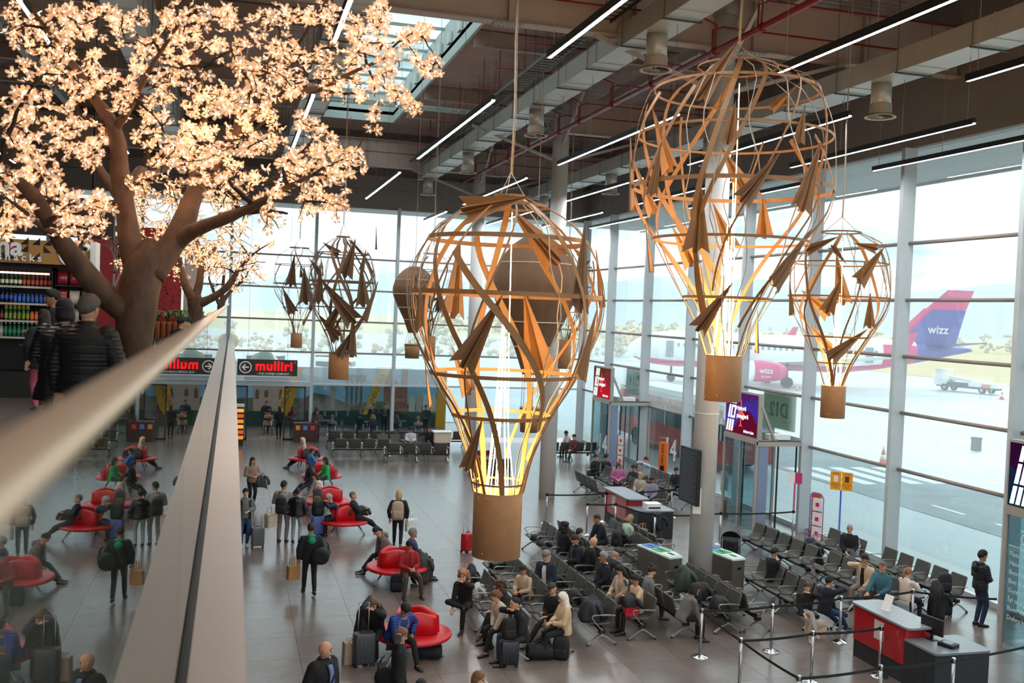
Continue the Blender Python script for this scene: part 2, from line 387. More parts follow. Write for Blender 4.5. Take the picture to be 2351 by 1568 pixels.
# ducts with swirl diffusers
galv = mat('#c4beb6', .42, .35, var=.06, scale=2, bump=.06, bscale=5)
def duct(x0, x1, z0, z1, ya, yb, label, ydiff, group):
    o = thing('air_duct', label, 'duct', (0, 0, 0))
    mb = MB().bb((x0, ya, z0), (x1, yb, z1)); mb.obj('trunk', galv, o)
    y = ya + 1.2
    sm = MB().bb((x0 - .015, -.02, z0 - .015), (x1 + .015, .02, z1 + .015)).mesh('flange', galv)
    hm = MB(); 
    for x in (x0 - .02, x1 + .02): hm.tube([(x, 0, z0 - .03), (x, 0, 15.7)], .008, 5)
    hm.bb((x0 - .06, -.02, z0 - .05), (x1 + .06, .02, z0 - .015)); hm = hm.mesh('hanger', mat('#4c5450', .5, .5))
    k = 0
    while y < yb - .3:
        link('flange', sm, o, (0, y, 0))
        link('hanger', hm, o, (0, y + .6, 0)); y += 2.4; k += 1
    xc = (x0 + x1) / 2
    for i, yy in enumerate(ydiff):
        d = thing('swirl_diffuser', 'round swirl air diffuser, number %s below the %s' % (['one', 'two', 'three', 'four', 'five'][i], label.split(',')[0]), 'diffuser', (xc, yy, z0), group=group)
        d['label'] = 'cream round air diffuser on the %s, %s from the front' % (group.split(' on the ')[-1], ['first', 'second', 'third', 'fourth', 'fifth'][i])
        MB().lathe([(.24, .0), (.24, -.52)], 24).obj('neck', galv, d)
        MB().lathe([(.245, -.5), (.265, -.52), (.265, -.74), (.30, -.78)], 24, caps=False).obj('collar', mat('#c3b2a2', .5), d)
        MB().lathe([(.30, -.77), (.37, -.80), (.37, -.815), (.31, -.80)], 28, caps=False).obj('flange', mat('#cdbfb2', .45), d)
        bl = MB(); 
        for q in range(10):
            a = q * pi / 5; R = Matrix.Translation((0, 0, -.775)) @ Matrix.Rotation(a, 4, 'Z') @ Matrix.Translation((.18, 0, 0)) @ Matrix.Rotation(.6, 4, 'X')
            bl.box((0, 0, 0), (.22, .1, .006), 0, R)
        bl.lathe([(.1, -.79), (.1, -.8)], 16); bl.lathe([(.3, -.745), (.3, -.74)], 20)
        bl.obj('vanes', mat('#8d7f74', .5), d)
    return o
duct(8.65, 9.45, 13.3, 13.8, -6, 49.5, 'long galvanised duct nearest the skylight, square in section', (21.1, 30.4, 39.9, 48.6), 'swirl diffusers on the near duct')
duct(14.45, 15.3, 12.75, 13.25, -6, 49.5, 'long galvanised duct beside the right windows, square in section', (11.5, 20.96, 29.9, 38.8, 48.0), 'swirl diffusers on the window duct')
duct(1.85, 2.7, 13.3, 13.85, -6, 49.5, 'long galvanised duct behind the blossom tree, square in section', (16.0, 25.4), 'swirl diffusers on the tree duct')
duct(-3.0, -2.2, 13.3, 13.85, -6, 49.5, 'galvanised duct over the upper floor shops, square in section', (9.6, 18.0), 'swirl diffusers over the shops')
# sprinkler pipes
redp = mat('#8a1519', .4)
pp = thing('sprinkler_pipe', 'thick red sprinkler main running beside the column heads', 'pipe')
MB().tube([(11.05, -6, 13.4), (11.05, 50, 13.4)], .075, 10).obj('main_pipe', redp, pp)
for y in range(2, 50, 3):
    if min(abs(y + .1 - q) for q in (10, 22.7, 35.4, 48.1)) < .7: y -= .8
    b = MB()
    b.tube([(11.05, y, 13.4), (11.05, y, 14.05), (10.75, y, 14.15), (3.6 if not 24 < y < 47 else 7.3, y, 14.15)], .025, 6)
    b.tube([(11.05, y + .15, 13.4), (11.05, y + .15, 13.95), (11.3, y + .15, 14.05), (18.3, y + .15, 14.05)], .025, 6)
    for x in (8.2, 5.0): 
        if x > 7 or not 24 < y < 47: b.tube([(x, y, 14.15), (x, y, 15.7)], .012, 5)
    b.lathe([(.1, -.09), (.1, .09)], 8, mtx=Matrix.Translation((11.05, y, 13.4)) @ Matrix.Rotation(pi / 2, 4, 'X'))
    b.obj('branch_pipe', redp, pp)
# cable trays
for nm, (a, b), lab in (('x', ((3.0, 34.9), (11, 34.9)), 'wire cable tray hung below the skylight end'), ('y', ((8.25, 0), (8.25, 48)), 'dark cable tray beside the long duct')):
    t = MB(); a, b = V((a[0], a[1], 13.95)), V((b[0], b[1], 13.95)); d = (b - a).normalized(); s = d.cross(V((0, 0, 1)))
    for k in (-.25, .25): t.bar([a + s * k, b + s * k], .02, .08)
    L = (b - a).length
    for k in range(int(L / .3)): t.bar([a + d * (k * .3) - s * .25, a + d * (k * .3) + s * .25], .03, .015)
    tag(t.obj('cable_tray', mat('#aab3b0' if nm == 'x' else '#3c4442', .4, .6)), lab, 'cable tray')
# linear tube lights
tubeE = emit('#f4fbff', TUBE_E)
LT = 8.6
def tube_light(x, y0, y1, z, label):
    o = thing('linear_light', label, 'light', (x, (y0 + y1) / 2, z), group='suspended linear lights')
    L = y1 - y0
    MB().bb((-.045, -L / 2, .03), (.045, L / 2, .13)).bb((-.045, -L / 2, 0), (-.036, L / 2, .03)).bb((.036, -L / 2, 0), (.045, L / 2, .03)).obj('housing', BLACK, o)
    MB().bb((-.036, -L / 2 + .01, .005), (.036, L / 2 - .01, .03)).obj('diffuser', tubeE, o)
    for k in (-.47, -.17, .17, .47):
        MB().tube([(0, k * L, .13), (0, k * L, {9.15: 13.3, 15.1: 12.75}.get(x, 15.93) - z)], .006, 4).obj('cable', mat('#8b8480', .5), o)
TL = {1.5: [(8.6, 17.2), (21.6, 31.1), (34.5, 43.1)], 5.12: [(8.0, 16.6), (20.4, 29.3), (32.6, 41.2)], 9.15: [(7.3, 15.9), (20.0, 28.3), (31.6, 40.9), (44.4, 49.8)],
      12.4: [(6.4, 15.03), (18.5, 26.3), (29.6, 38.1), (41.5, 49.8)], 15.1: [(18.0, 25.3), (28.0, 36.6), (40.3, 48.9), (7, 15)], 17.35: [(16.0, 24.65), (28.0, 36.5), (40.5, 48)],
      -3.25: [(11.5, 20.0), (27.6, 33.0)], -7.3: [(22, 30), (33, 40)]}
nmr = {1.5: 'row in front of the tree duct', 5.12: 'row beside the skylight', 9.15: 'row under the long duct', 12.4: 'row along the columns', 15.1: 'row under the window duct', 17.35: 'row closest to the right windows', -3.25: 'row over the shop fronts', -7.3: 'row deep over the shops'}
for x, segs in TL.items():
    for i, (a, b) in enumerate(sorted(segs)):
        tube_light(x, a, b, 11.3, 'slim black linear light, %s, %s from the front' % (nmr[x], ['first', 'second', 'third', 'fourth'][i]))
# canopies outside
ext = mat('#a9a7a2', .7, var=.04, scale=.6)
cn = MB()
for k in range(9): cn.bb((WX + .35 + k * .57, -10, 12.2), (WX + .35 + k * .57 + .55, EY + 6, 12.5))
cn.bb((WX + 5.42, -10, 12.1), (WX + 5.52, EY + 6, 12.55)); stuff(cn.obj('canopy_panels', ext)); COL.objects['canopy_panels']['label'] = 'roof overhang outside the right windows'
cn = MB()
for k in range(9): cn.bb((-13, EY + .4 + k * .6, 12.2), (WX + .2, EY + .98 + k * .6, 12.5))
stuff(cn.obj('canopy_panels', ext)); COL.objects['canopy_panels.001']['label'] = 'roof overhang outside the far windows'
# mezzanine
MZ = 5.2; GX = -.18
mzM = mat('#5a4c43', .45, var=.15, scale=1.2)
struct(MB().bb((-13, -6, MZ - .35), (GX - .02, EY - .3, MZ)).obj('floor', mzM), 'brown floor of the upper gallery')
mt = MB(); g = .61
led = struct(MB().bb((GX + .035, -3, MZ - .55), (.112, EY - .35, MZ + .0)).obj('trim_1', mat('#c9b3a5', .4, var=.03, scale=3)), 'cream metal edge of the gallery along the glass')
MB().bb((GX - .3, -3, MZ), (GX - .03, EY - .35, MZ + .01)).obj('inner_edge', mat('#c9b3a5', .4), led)
MB().bb((GX - .03, -3, MZ - .5), (GX + .035, EY - .35, MZ - .03)).obj('glass_channel', mat('#1a1614', .6), led)
rl = thing('glass_balustrade', 'frameless glass balustrade with a round steel handrail along the gallery', 'railing', (GX, 0, MZ))
k = 0; y = -3.0
while y < EY - .6:
    MB().bb((-.0085, y + .006, -.05), (.0085, min(y + 2.4, EY - .4) - .006, 1.52)).obj('glass_panel', glass('#dfece8'), rl); y += 2.4
MB().tube([(0, -3, 1.548), (0, EY - .4, 1.548)], .031, 20).obj('handrail', mat('#f2d3b6', .38, .55), rl)
# ================================================================== OUTSIDE
def noisemat(a, b, scale, rough=.85, detail=6, stretch=None):
    m = bpy.data.materials.new('ground_%s' % a); m.use_nodes = True; t = m.node_tree; bs = t.nodes['Principled BSDF']
    c = N(t, 'ShaderNodeTexCoord'); mpn = N(t, 'ShaderNodeMapping'); mpn.inputs['Scale'].default_value = stretch or (1, 1, 1)
    n = N(t, 'ShaderNodeTexNoise', Scale=scale, Detail=detail, Roughness=.65); r = N(t, 'ShaderNodeValToRGB')
    r.color_ramp.elements[0].position = .35; r.color_ramp.elements[1].position = .68; r.color_ramp.elements[0].color = lin(a); r.color_ramp.elements[1].color = lin(b)
    t.links.new(c.outputs['Object'], mpn.inputs[0]); t.links.new(mpn.outputs[0], n.inputs['Vector']); t.links.new(n.outputs['Fac'], r.inputs[0]); t.links.new(r.outputs[0], bs.inputs['Base Color']); bs.inputs['Roughness'].default_value = rough
    return m
ap = struct(MB().bb((WX + .3, -60, -.4), (190, 260, -.03)).bb((-150, EY + 8.7, -.4), (WX + .3, 260, -.03)).obj('ground', noisemat('#b9c0c3', '#cfd4d5', .09, .55)), 'grey concrete apron outside')
MB().bb((WX + .3, -60, -.03), (WX + 2.0, EY + 8, .0)).obj('paving_strip', mat('#d2d5d4', .6), ap)
MB().bb((96, 40, -.03), (300, 340, .05)).obj('grass_field', noisemat('#d3b98a', '#c2b084', .2, .95), ap)
MB().bb((25.2, -20, -.03), (31.5, 60, -.015)).obj('service_road', noisemat('#878e92', '#9ea4a6', .3, .6), ap)
wl = MB()
for k in range(5): wl.bb((25.6 + k * 1.2, 37.6, -.02), (26.3 + k * 1.2, 42.2, -.005))
for k in range(9): wl.bb((26.55, 4 + k * 3.4, -.02), (26.75, 5.8 + k * 3.4, -.005))
wl.bb((33.6, -10, -.03), (33.85, 80, -.015)).bb((36, 47.6, -.03), (60, 47.85, -.015)).bb((31.3, 49.5, -.03), (31.6, 60, -.015))
wl.obj('road_marking', mat('#eef0f0', .6), ap)
# aeroplane: nose at (45,98), tail at (77,89)
fus = mat('#f2f2f3', .35); mag = mat('#d6186f', .4); blu = mat('#3a3f9c', .4); tyre = mat('#1c1c1e', .8)
a0, a1 = V((42.0, 102.5)), V((81.0, 93.0)); dirv = (a1 - a0).normalized(); ang = atan2(dirv.y, dirv.x)
pl = thing('airliner', 'white and pink airliner with a blue and pink tail fin parked on the apron', 'aeroplane', (a0.x, a0.y, 0), ang)
LZ = 3.6; L = (a1 - a0).length
prof = [(0, .05), (.25, .5), (.8, .95), (1.8, 1.45), (3.2, 1.8), (5, 1.96), (24, 1.98), (28, 1.75), (32, 1.25), (36, .6), (38.5, .2)]
R = Matrix.Translation((0, 0, LZ)) @ Matrix.Rotation(pi / 2, 4, 'Y')
mb = MB(); rings = []
for x, r in prof:
    zc = LZ + (max(0, x - 24) * .075) + (-.25 * max(0, 1 - x / 3))
    rings.append([(x, r * cos(2 * pi * k / 28), zc + r * sin(2 * pi * k / 28)) for k in range(28)])
mb.loft(rings, 0)
for k, f in enumerate(mb.f[:]):
    zs = [mb.v[i] for i in f]
    cz = sum(p[2] for p in zs) / len(zs); cx = sum(p[0] for p in zs) / len(zs)
    if len(f) == 4 and (cz < LZ - 1.1 + max(0, cx - 24) * .08 or (cx > 26 and cz < LZ + .2 + (cx - 26) * .3)): mb.m[k] = 1
    if len(f) == 4 and cx > 33.5: mb.m[k] = 2
mb.obj('fuselage', [fus, mag, blu], pl)
wi = MB()
for k in range(34):
    if k in (7, 8, 20): continue
    wi.bb((5.2 + k * .66, -2.0, LZ + .3), (5.45 + k * .66, -1.9, LZ + .68))
wi.bb((4.0, -1.98, LZ - .9), (4.8, -1.75, LZ + .9)).bb((26, -1.98, LZ - .7), (26.8, -1.75, LZ + 1.0))
wi.obj('cabin_windows', mat('#7d8893', .3), pl)
ck = MB()
for sx in (-1, 1):
    ck.add([(1.15, sx * .15, LZ + .55), (1.35, sx * .95, LZ + .45), (1.95, sx * 1.2, LZ + .75), (1.85, sx * .2, LZ + 1.12)], [(0, 1, 2, 3)]); ck.add([(1.45, sx * 1.0, LZ + .42), (2.2, sx * 1.4, LZ + .45), (2.5, sx * 1.35, LZ + .85), (2.05, sx * 1.22, LZ + .78)], [(0, 1, 2, 3)])
for i, p in enumerate(ck.v): ck.v[i] = (p[0] - .12, p[1] * 1.05, p[2] + .06)
ck.obj('cockpit_window', mat('#2a3540', .2), pl)
fin = MB(); z0 = LZ + 1.6
sec = lambda x0, x1, z, t: [(x0, 0, z), ((x0 + x1) / 2, t, z), (x1, 0, z), ((x0 + x1) / 2, -t, z)]
fin.loft([sec(29.5, 36.8, z0, .25), sec(33.2, 37.8, z0 + 3.9, .16)], 0, False); fin.obj('tail_fin', blu, pl)
fin = MB(); fin.loft([sec(33.2, 37.8, z0 + 3.9, .16), sec(35.6, 38.6, z0 + 6.1, .1)], 0, False).loft([sec(29.0, 30.6, z0, .27), sec(33.0, 34.2, z0 + 3.95, .18)], 0, False); fin.obj('fin_tip', mag, pl)
text('lettering', 'wizz', 1.3, WHITE, pl, (34.6, -.3, z0 + 1.6), (pi / 2, 0, 0), .01, .02)
st = MB()
for s in (-1, 1): st.loft([[(33, s * .5, LZ + 1.5), (36, s * .5, LZ + 1.4), (36, s * .5, LZ + 1.6)], [(35.8, s * 6, LZ + 2), (37.2, s * 6, LZ + 1.95), (37.2, s * 6, LZ + 2.05)]], 0, False)
st.obj('tailplane', blu, pl)
for s in (-1, 1):
    w = MB(); w.loft([[(13.5, s * 1.6, LZ - 1.2), (20.5, s * 1.6, LZ - 1.3), (17, s * 1.6, LZ - .75)], [(17.5, s * 7, LZ - .6), (21, s * 7, LZ - .65), (19, s * 7, LZ - .35)], [(22, s * 17, LZ + .5), (23.8, s * 17, LZ + .48), (23, s * 17, LZ + .6)]], 0, False); w.obj('wing', mat('#d9dbdd', .4), pl)
    MB().loft([[(22.2, s * 17, LZ + .5), (23.8, s * 17, LZ + .5), (23, s * 17.1, LZ + .5)], [(24, s * 17.5, LZ + 2.9), (24.7, s * 17.5, LZ + 2.9), (24.4, s * 17.6, LZ + 2.9)]], 0, False).obj('winglet', mag, pl)
    e = MB(); Re = Matrix.Translation((12.0, s * 5.75, 1.75)) @ Matrix.Rotation(pi / 2, 4, 'Y')
    e.lathe([(.98, .1), (1.12, .6), (1.15, 1.8), (.95, 3.2), (.6, 4.0)], 24, 0, True, Re); e.lathe([(1.0, 0), (1.08, .25), (1.1, .45)], 24, 1, True, Re); e.lathe([(.9, .12), (.9, .1)], 24, 2, True, Re); e.lathe([(.02, -.1), (.25, .1)], 12, 1, True, Re)
    eo = e.obj('engine', [mag, fus, tyre], pl)
    if s < 0: text('lettering', 'wizz', .8, WHITE, eo, (13.6, -5.75 - 1.17, 1.85), (pi / 2, 0, 0), .01, .01); text('lettering', 'air.com', .34, WHITE, eo, (13.6, -5.75 - 1.13, 1.25), (pi / 2, 0, 0), .01)
g = MB()
for x, yy, r in ((5, 0, .4), (16.8, -3.7, .58), (16.8, 3.7, .58)):
    g.tube([(x, yy, .5), (x, yy, 2.6)], .12, 8); 
    for s in (-.25, .25): g.lathe([(r, -.17), (r, .17)], 16, 0, True, Matrix.Translation((x, yy + s, r - .03)) @ Matrix.Rotation(pi / 2, 4, 'X'))
g.obj('landing_gear', tyre, pl)
# belt loader
bl = thing('belt_loader', 'white baggage belt loader truck standing on the apron beside the airliner tail', 'loader truck', (79.5, 93.5, 0), radians(-72))
MB().bb((-3.4, -.9, .45), (3.4, .9, 1.0)).obj('chassis', mat('#4a4f52', .6), bl)
MB().bb((-3.6, -1, .6), (-2.1, 1, 1.3)).bb((-3.5, -.95, 1.3), (-3.4, .95, 2.3)).bb((-3.5, -.95, 2.3), (-2.2, .95, 2.4)).bb((-2.3, -.95, 1.3), (-2.2, -.85, 2.3)).bb((-2.3, .85, 1.3), (-2.2, .95, 2.3)).obj('cab', fus, bl)
MB().bar([(-2.2, 0, 1.5), (3.8, 0, 1.0)], 1.0, .35).bb((.6, -1, .7), (3.9, 1, 1.15)).obj('conveyor', fus, bl)
for x in (-2.3, 2.2):
    for s in (-1, 1): MB().lathe([(.4, -.13), (.4, .13)], 16, 0, True, Matrix.Translation((x, s * .9, .4)) @ Matrix.Rotation(pi / 2, 4, 'X')).lathe([(.18, -.15), (.18, .15)], 10, 1, True, Matrix.Translation((x, s * .9, .4)) @ Matrix.Rotation(pi / 2, 4, 'X')).obj('wheel', [tyre, ALU], bl)
def cone(x, y, h, label):
    o = thing('traffic_cone', label, 'cone', (x, y, 0)); org = mat('#e0431c', .5); r = h * .2
    MB().bb((-r * 1.5, -r * 1.5, 0), (r * 1.5, r * 1.5, .04)).obj('base', org, o)
    P = [(r, .04), (r * .78, h * .27), (r * .56, h * .5), (r * .36, h * .72), (r * .12, h)]
    for i in range(4): MB().lathe([P[i], P[i + 1]], 14).obj('band', org if i % 2 == 0 else WHITE, o)
cone(31.7, 43.0, 1.0, 'orange and white traffic cone on the apron near the windows'); cone(76, 84.5, 1.0, 'orange and white traffic cone in front of the belt loader'); cone(52, 84, .9, 'small traffic cone standing under the pink engine')
bx = thing('trolley_frame', 'green and white barrier frame beside a cone on the apron', 'barrier', (74, 84.5, 0))
MB().tube([(-.7, 0, 0), (-.7, 0, 1.5), (.7, 0, 1.5), (.7, 0, 0), (-.7, 0, .15)], .03, 5).obj('frame', mat('#8fd0b8', .5), bx); MB().bb((-.5, -.05, 1.1), (.5, .05, 1.45)).obj('panel', mat('#d86b3a', .6), bx)
bx = thing('bollard_box', 'dark grey utility box standing alone on the apron', 'box', (41.4, 47.8, 0)); MB().bb((-.2, -.2, 0), (.2, .2, .75)).bb((-.22, -.22, .7), (.22, .22, .78)).obj('housing', mat('#4b5058', .6), bx); MB().bb((-.12, -.215, .2), (.12, -.2, .6)).obj('door', mat('#3b4047', .6), bx)
# apron buses and trucks seen through the windows
def bus(x, y, rz, L, h, body, band, label, txt=None):
    o = thing('apron_bus', label, 'bus', (x, y, 0), rz)
    MB().bb((-1.3, -L / 2, .45), (1.3, L / 2, 1.5)).obj('lower_body', band, o); MB().bb((-1.28, -L / 2 + .03, 1.5), (1.28, L / 2 - .03, 2.5)).obj('window_band', mat('#2e4249', .15), o)
    MB().bb((-1.3, -L / 2, 2.5), (1.3, L / 2, h)).bb((-1.1, -L / 2 + .3, h), (1.1, L / 2 - .3, h + .18)).obj('roof', body, o)
    MB().bb((-1.31, -L / 2 + .1, 2.5), (1.31, L / 2 - .1, 2.85)).obj('stripe', band, o)
    for k in range(5): MB().bb((-1.31, -L / 2 + .2 + k * (L - .5) / 4, 1.5), (1.31, -L / 2 + .32 + k * (L - .5) / 4, 2.5)).obj('pillar', body, o)
    for yy in (-L * .32, L * .3):
        for s in (-1, 1): MB().lathe([(.47, -.14), (.47, .14)], 16, 0, True, Matrix.Translation((s * 1.2, yy, .47)) @ Matrix.Rotation(pi / 2, 4, 'Y')).obj('wheel', tyre, o)
    if txt: text('lettering', txt, .32, WHITE, o, (-1.32, 0, 2.7), (pi / 2, 0, -pi / 2), .005)
bus(22.6, 46.5, 0, 12.5, 3.1, fus, mat('#d9584e', .5), 'white apron bus with red bands standing outside the windows by gate fourteen', 'INTERNATIONAL AIRPORT')
def van(x, y, rz, c, label, group=None):
    o = thing('parked_van', label, 'van', (x, y, 0), rz, group)
    MB().loft([[(-.9, a, .35), (.9, a, .35), (.9, a, z), (-.9, a, z)] for a, z in ((-2.3, 1.0), (-1.5, 1.2), (-.7, 2.0), (2.2, 2.05), (2.3, 1.9))], 0, False).obj('body', c, o)
    MB().bb((-.92, -.6, 1.25), (.92, 1.9, 1.75)).bb((-.8, -1.35, 1.3), (.8, -.8, 1.8)).obj('window_glass', mat('#33424a', .15), o)
    for yy in (-1.5, 1.5): MB().lathe([(.33, -.95), (.33, .95)], 14, 0, True, Matrix.Translation((0, yy, .33)) @ Matrix.Rotation(pi / 2, 4, 'Y')).obj('axle_wheels', tyre, o)
for k, (x, y) in enumerate(((-3.5, 78), (1.5, 84), (6, 80), (9.5, 92), (13.5, 82), (-7, 92), (3.5, 99), (10, 104))):
    van(x, y, (k % 3) * .5 + 1.2, [WHITE, mat('#dfe2e3', .4), mat('#b9c0c6', .4)][k % 3], ['white', 'pale', 'silver'][k % 3] + ' van parked beyond the far windows, ' + ['closest left', 'behind the hanging sign', 'left of the solid balloon', 'deep in the car park', 'by the far columns', 'far left row', 'third row', 'last row'][k])
# ground beyond, tree line, hills
def treeline(name, pts, h, cols, label, seed):
    rnd = random.Random(seed); mb = MB()
    for (xa, ya), (xb, yb) in zip(pts, pts[1:]):
        L = sqrt((xb - xa) ** 2 + (yb - ya) ** 2); n = int(L / (h * .55))
        for k in range(n):
            u = (k + rnd.random()) / n; hh = h * rnd.uniform(.5, 1.1); bx, by = xa + (xb - xa) * u + rnd.uniform(-1, 1) * h * .4, ya + (yb - ya) * u + rnd.uniform(-1, 1) * h * .6
            for q in range(20):
                z = hh * rnd.uniform(.04, .9); w = hh * .33 * (1.15 - z / hh); mb.ell((bx + rnd.gauss(0, w), by + rnd.gauss(0, w), z), (hh * .1, hh * .1, hh * .085), 6, 4, rnd.randrange(len(cols)))
    o = stuff(mb.obj(name, cols, None)); o['label'] = label; return o
tc_ = [mat(c, .95, var=.2, scale=.8) for c in ('#d8ccba', '#dcc8b0', '#c4c8b8', '#e2d4c0')]  # distant haze and overexposure put into these pale tree colours
treeline('distant_treeline', [(60, 330), (140, 300), (260, 250), (330, 190)], 6.5, tc_, 'bare winter trees along the far side of the airfield', 3)
treeline('distant_treeline', [(-60, 150), (-8, 140), (40, 150), (80, 170)], 5, tc_, 'hazy trees behind the car park', 5)
treeline('roadside_trees', [(1.6, 58.5), (2.2, 62)], 5.2, [mat('#b89a5a', .9), mat('#7f8a66', .9), mat('#5f7a68', .9)], 'yellowing shrubs outside the far windows beside the terrace', 8)
hl = MB(); rnd = random.Random(2); n = 60; rows = []
for j, (d, hs) in enumerate(((900, 0), (1000, .6), (1150, 1.0), (1400, .2))):
    rows.append([(d * sin(radians(-25 + 100 * i / n)), d * cos(radians(-25 + 100 * i / n)), -2 + hs * (45 + 40 * noise.noise((i * .11, 3, 0)) + 12 * noise.noise((i * .5, 7, 0)))) for i in range(n + 1)])
hl.loft(rows, 0, True, False, False)
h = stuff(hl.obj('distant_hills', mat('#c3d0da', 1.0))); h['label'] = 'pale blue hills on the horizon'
gr = struct(MB().add([(-1500, -300, -.45), (1800, -300, -.45), (1800, 1600, -.45), (-1500, 1600, -.45)], [(0, 1, 2, 3)]).obj('ground', noisemat('#d6c7a4', '#c4bd9c', .01, .95)), 'dry grass plain around the airfield')
# terrace with the printed city panorama
mu = thing('panorama_panel', 'long printed city panorama with sky and buildings behind the far windows', 'mural', (0, 57.2, 0))
MB().bb((-4.2, 0, 0), (12.2, .1, 3.35)).obj('panel', mat('#8fb9d6', .7), mu)
def flat(poly, m, z, name): MB().loft([[(x, -z, y) for x, y in poly], [(x, -z - .006, y) for x, y in poly]], 0, False).obj(name, m, mu)
flat([(-4.2, 2.6), (-2, 2.9), (1, 2.7), (3, 3.0), (5, 2.8), (5, 3.35), (-4.2, 3.35)], mat('#d9e4ea', .7), .0, 'printed_cloud')
flat([(-4.2, 0), (12.2, 0), (12.2, 1.2), (10, 1.3), (8, 1.5), (6.6, 1.25), (5.4, 1.75), (4.6, 1.9), (4.0, 1.6), (-4.2, 1.5)], mat('#6d6a58', .8, var=.25, scale=2), .006, 'printed_hillside')
flat([(-4.2, 0), (12.2, 0), (12.2, .75), (8, .95), (4, .85), (-4.2, .8)], mat('#2c4a40', .8, var=.3, scale=4), .02, 'printed_trees')
st_ = mat('#b3a196', .8, var=.15, scale=6); dk = mat('#6a574c', .8)
flat([(1.25, .5), (1.25, 2.4), (1.5, 3.3), (1.75, 2.6), (2.0, 3.35), (2.3, 3.35), (2.55, 2.6), (2.8, 3.3), (3.0, 2.4), (3.0, .5)], st_, .014, 'printed_church')
for x, z, h in ((1.95, 2.35, .5), (1.95, 1.6, .45), (1.45, 1.5, .6), (2.75, 1.5, .6), (1.95, .7, .6)): flat([(x - .1, z), (x + .1, z), (x + .1, z + h * .7), (x, z + h), (x - .1, z + h * .7)], dk, .022, 'printed_window')
for k in range(4): flat([(6.35 + k * .27, 1.1), (6.49 + k * .27, 1.1), (6.49 + k * .27, 2.6), (6.35 + k * .27, 2.6)], mat('#7b6a5a', .8), .016, 'printed_pillar')
flat([(6.2, 2.6), (7.45, 2.6), (7.5, 2.95), (6.15, 2.95)], mat('#5e5044', .8), .016, 'printed_entablature'); flat([(6.2, .8), (7.5, .8), (7.45, 1.15), (6.25, 1.15)], mat('#7b6a5a', .8), .016, 'printed_plinth')
flat([(5.5, 1.0), (5.75, 1.0), (5.75, 2.1), (5.62, 2.4), (5.5, 2.1)], mat('#8c8478', .8), .016, 'printed_tower')
flat([(8.55, .8), (9.9, .8), (9.9, 3.35), (9.55, 3.35), (9.5, 2.3), (9.0, 2.9), (8.9, 3.35), (8.5, 3.35)], mat('#a2695a', .8, var=.15, scale=5), .016, 'printed_brick_church')
for k in range(5): flat([(10.0 + k * .42, .9), (10.36 + k * .42, .9), (10.36 + k * .42, 1.6 + (k % 3) * .15), (10.18 + k * .42, 1.9 + (k % 2) * .1), (10.0 + k * .42, 1.6 + (k % 3) * .15)], mat(['#cfc7b8', '#b7a795', '#d9d4cb'][k % 3], .8), .016, 'printed_house')
yel = mat('#f0a41c', .6)
flat([(2.55, .6), (3.25, .6), (3.95, 3.35), (3.0, 3.35), (2.9, 2.4)], yel, .03, 'printed_banner'); text('banner_lettering', 'MILAN', .5, mat('#4b5a66', .6), mu, (3.05, -.045, 1.7), (pi / 2, radians(-72), 0), .003)
flat([(7.35, .7), (7.8, .7), (8.85, 3.35), (8.2, 3.35)], mat('#eeb12a', .6), .03, 'printed_banner'); text('banner_lettering', 'EDINBURGH', .4, mat('#4b5a66', .6), mu, (8.05, -.045, 1.95), (pi / 2, radians(-68), 0), .003)
flat([(11.6, .0), (12.2, .0), (12.2, 3.3), (11.7, 3.3)], yel, .03, 'printed_banner')

# ================================================================== BALLOONS
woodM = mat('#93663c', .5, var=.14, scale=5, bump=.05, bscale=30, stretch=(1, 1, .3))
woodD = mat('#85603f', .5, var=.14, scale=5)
woodU = mat('#6a4d35', .6, var=.14, scale=5)  # darker copy of woodM, shade of the unlit balloons put into its colour
bask = mat('#c18d62', .42, .0, var=.10, scale=7, bump=.02)
scuff = mat('#d9c6a6', .6)
wireM = mat('#7d776f', .45, .6); ledE = emit('#ffca7a', 28); cabM = mat('#b9a58e', .5)
def prof_at(P, t):
    for (a, ra), (b, rb) in zip(P, P[1:]):
        if t <= b: 
            u = (t - a) / (b - a); return ra + (rb - ra) * u
    return P[-1][1]
def smooth_prof(P):
    out = []
    for k in range(33):
        t = k / 32; out.append((t, (prof_at(P, max(0, t - .03)) + 2 * prof_at(P, t) + prof_at(P, min(1, t + .03))) / 4))
    out[0] = (0, P[0][1]); out[-1] = (1, P[-1][1]); return out
PA = smooth_prof([(0, .16), (.03, .42), (.1, .74), (.21, .93), (.33, 1), (.45, .955), (.6, .76), (.73, .52), (.88, .33), (1, .26)])
PB = smooth_prof([(0, .40), (.025, .66), (.08, .84), (.2, .95), (.41, 1), (.52, .93), (.63, .72), (.79, .45), (.9, .28), (1, .19)])
def plane_mesh(m, L=1.0, w=.42):
    mb = MB(); d = .14 * w; th = .012
    T = [(-w / 2, .03), (-w * .16, -.02), (-w * .08, d), (0, -d * .6), (w * .08, d), (w * .16, -.02), (w / 2, .03)]
    nose = (0, L / 2, 0); vs = []
    for off in (0, th):
        vs.append((nose[0], nose[1], nose[2] - off)); vs += [(x, -L / 2 + .12 * L * (1 - abs(x) / (w / 2)) * (1 if abs(x) > .1 * w else 0), z - off) for x, z in T]
    k = len(T) + 1; fs = []
    for i in range(len(T) - 1): fs += [(0, i + 2, i + 1), (k, k + i + 1, k + i + 2), (i + 1, i + 2, k + i + 2, k + i + 1)]
    fs += [(0, 1, k + 1, k), (k, k + len(T), len(T), 0)]
    return mb.add(vs, fs).mesh('paper_plane', m)
planeM = [plane_mesh(woodM), plane_mesh(woodD, 1.0, .34)]; planeU = [plane_mesh(woodU), plane_mesh(woodU, 1.0, .34)]
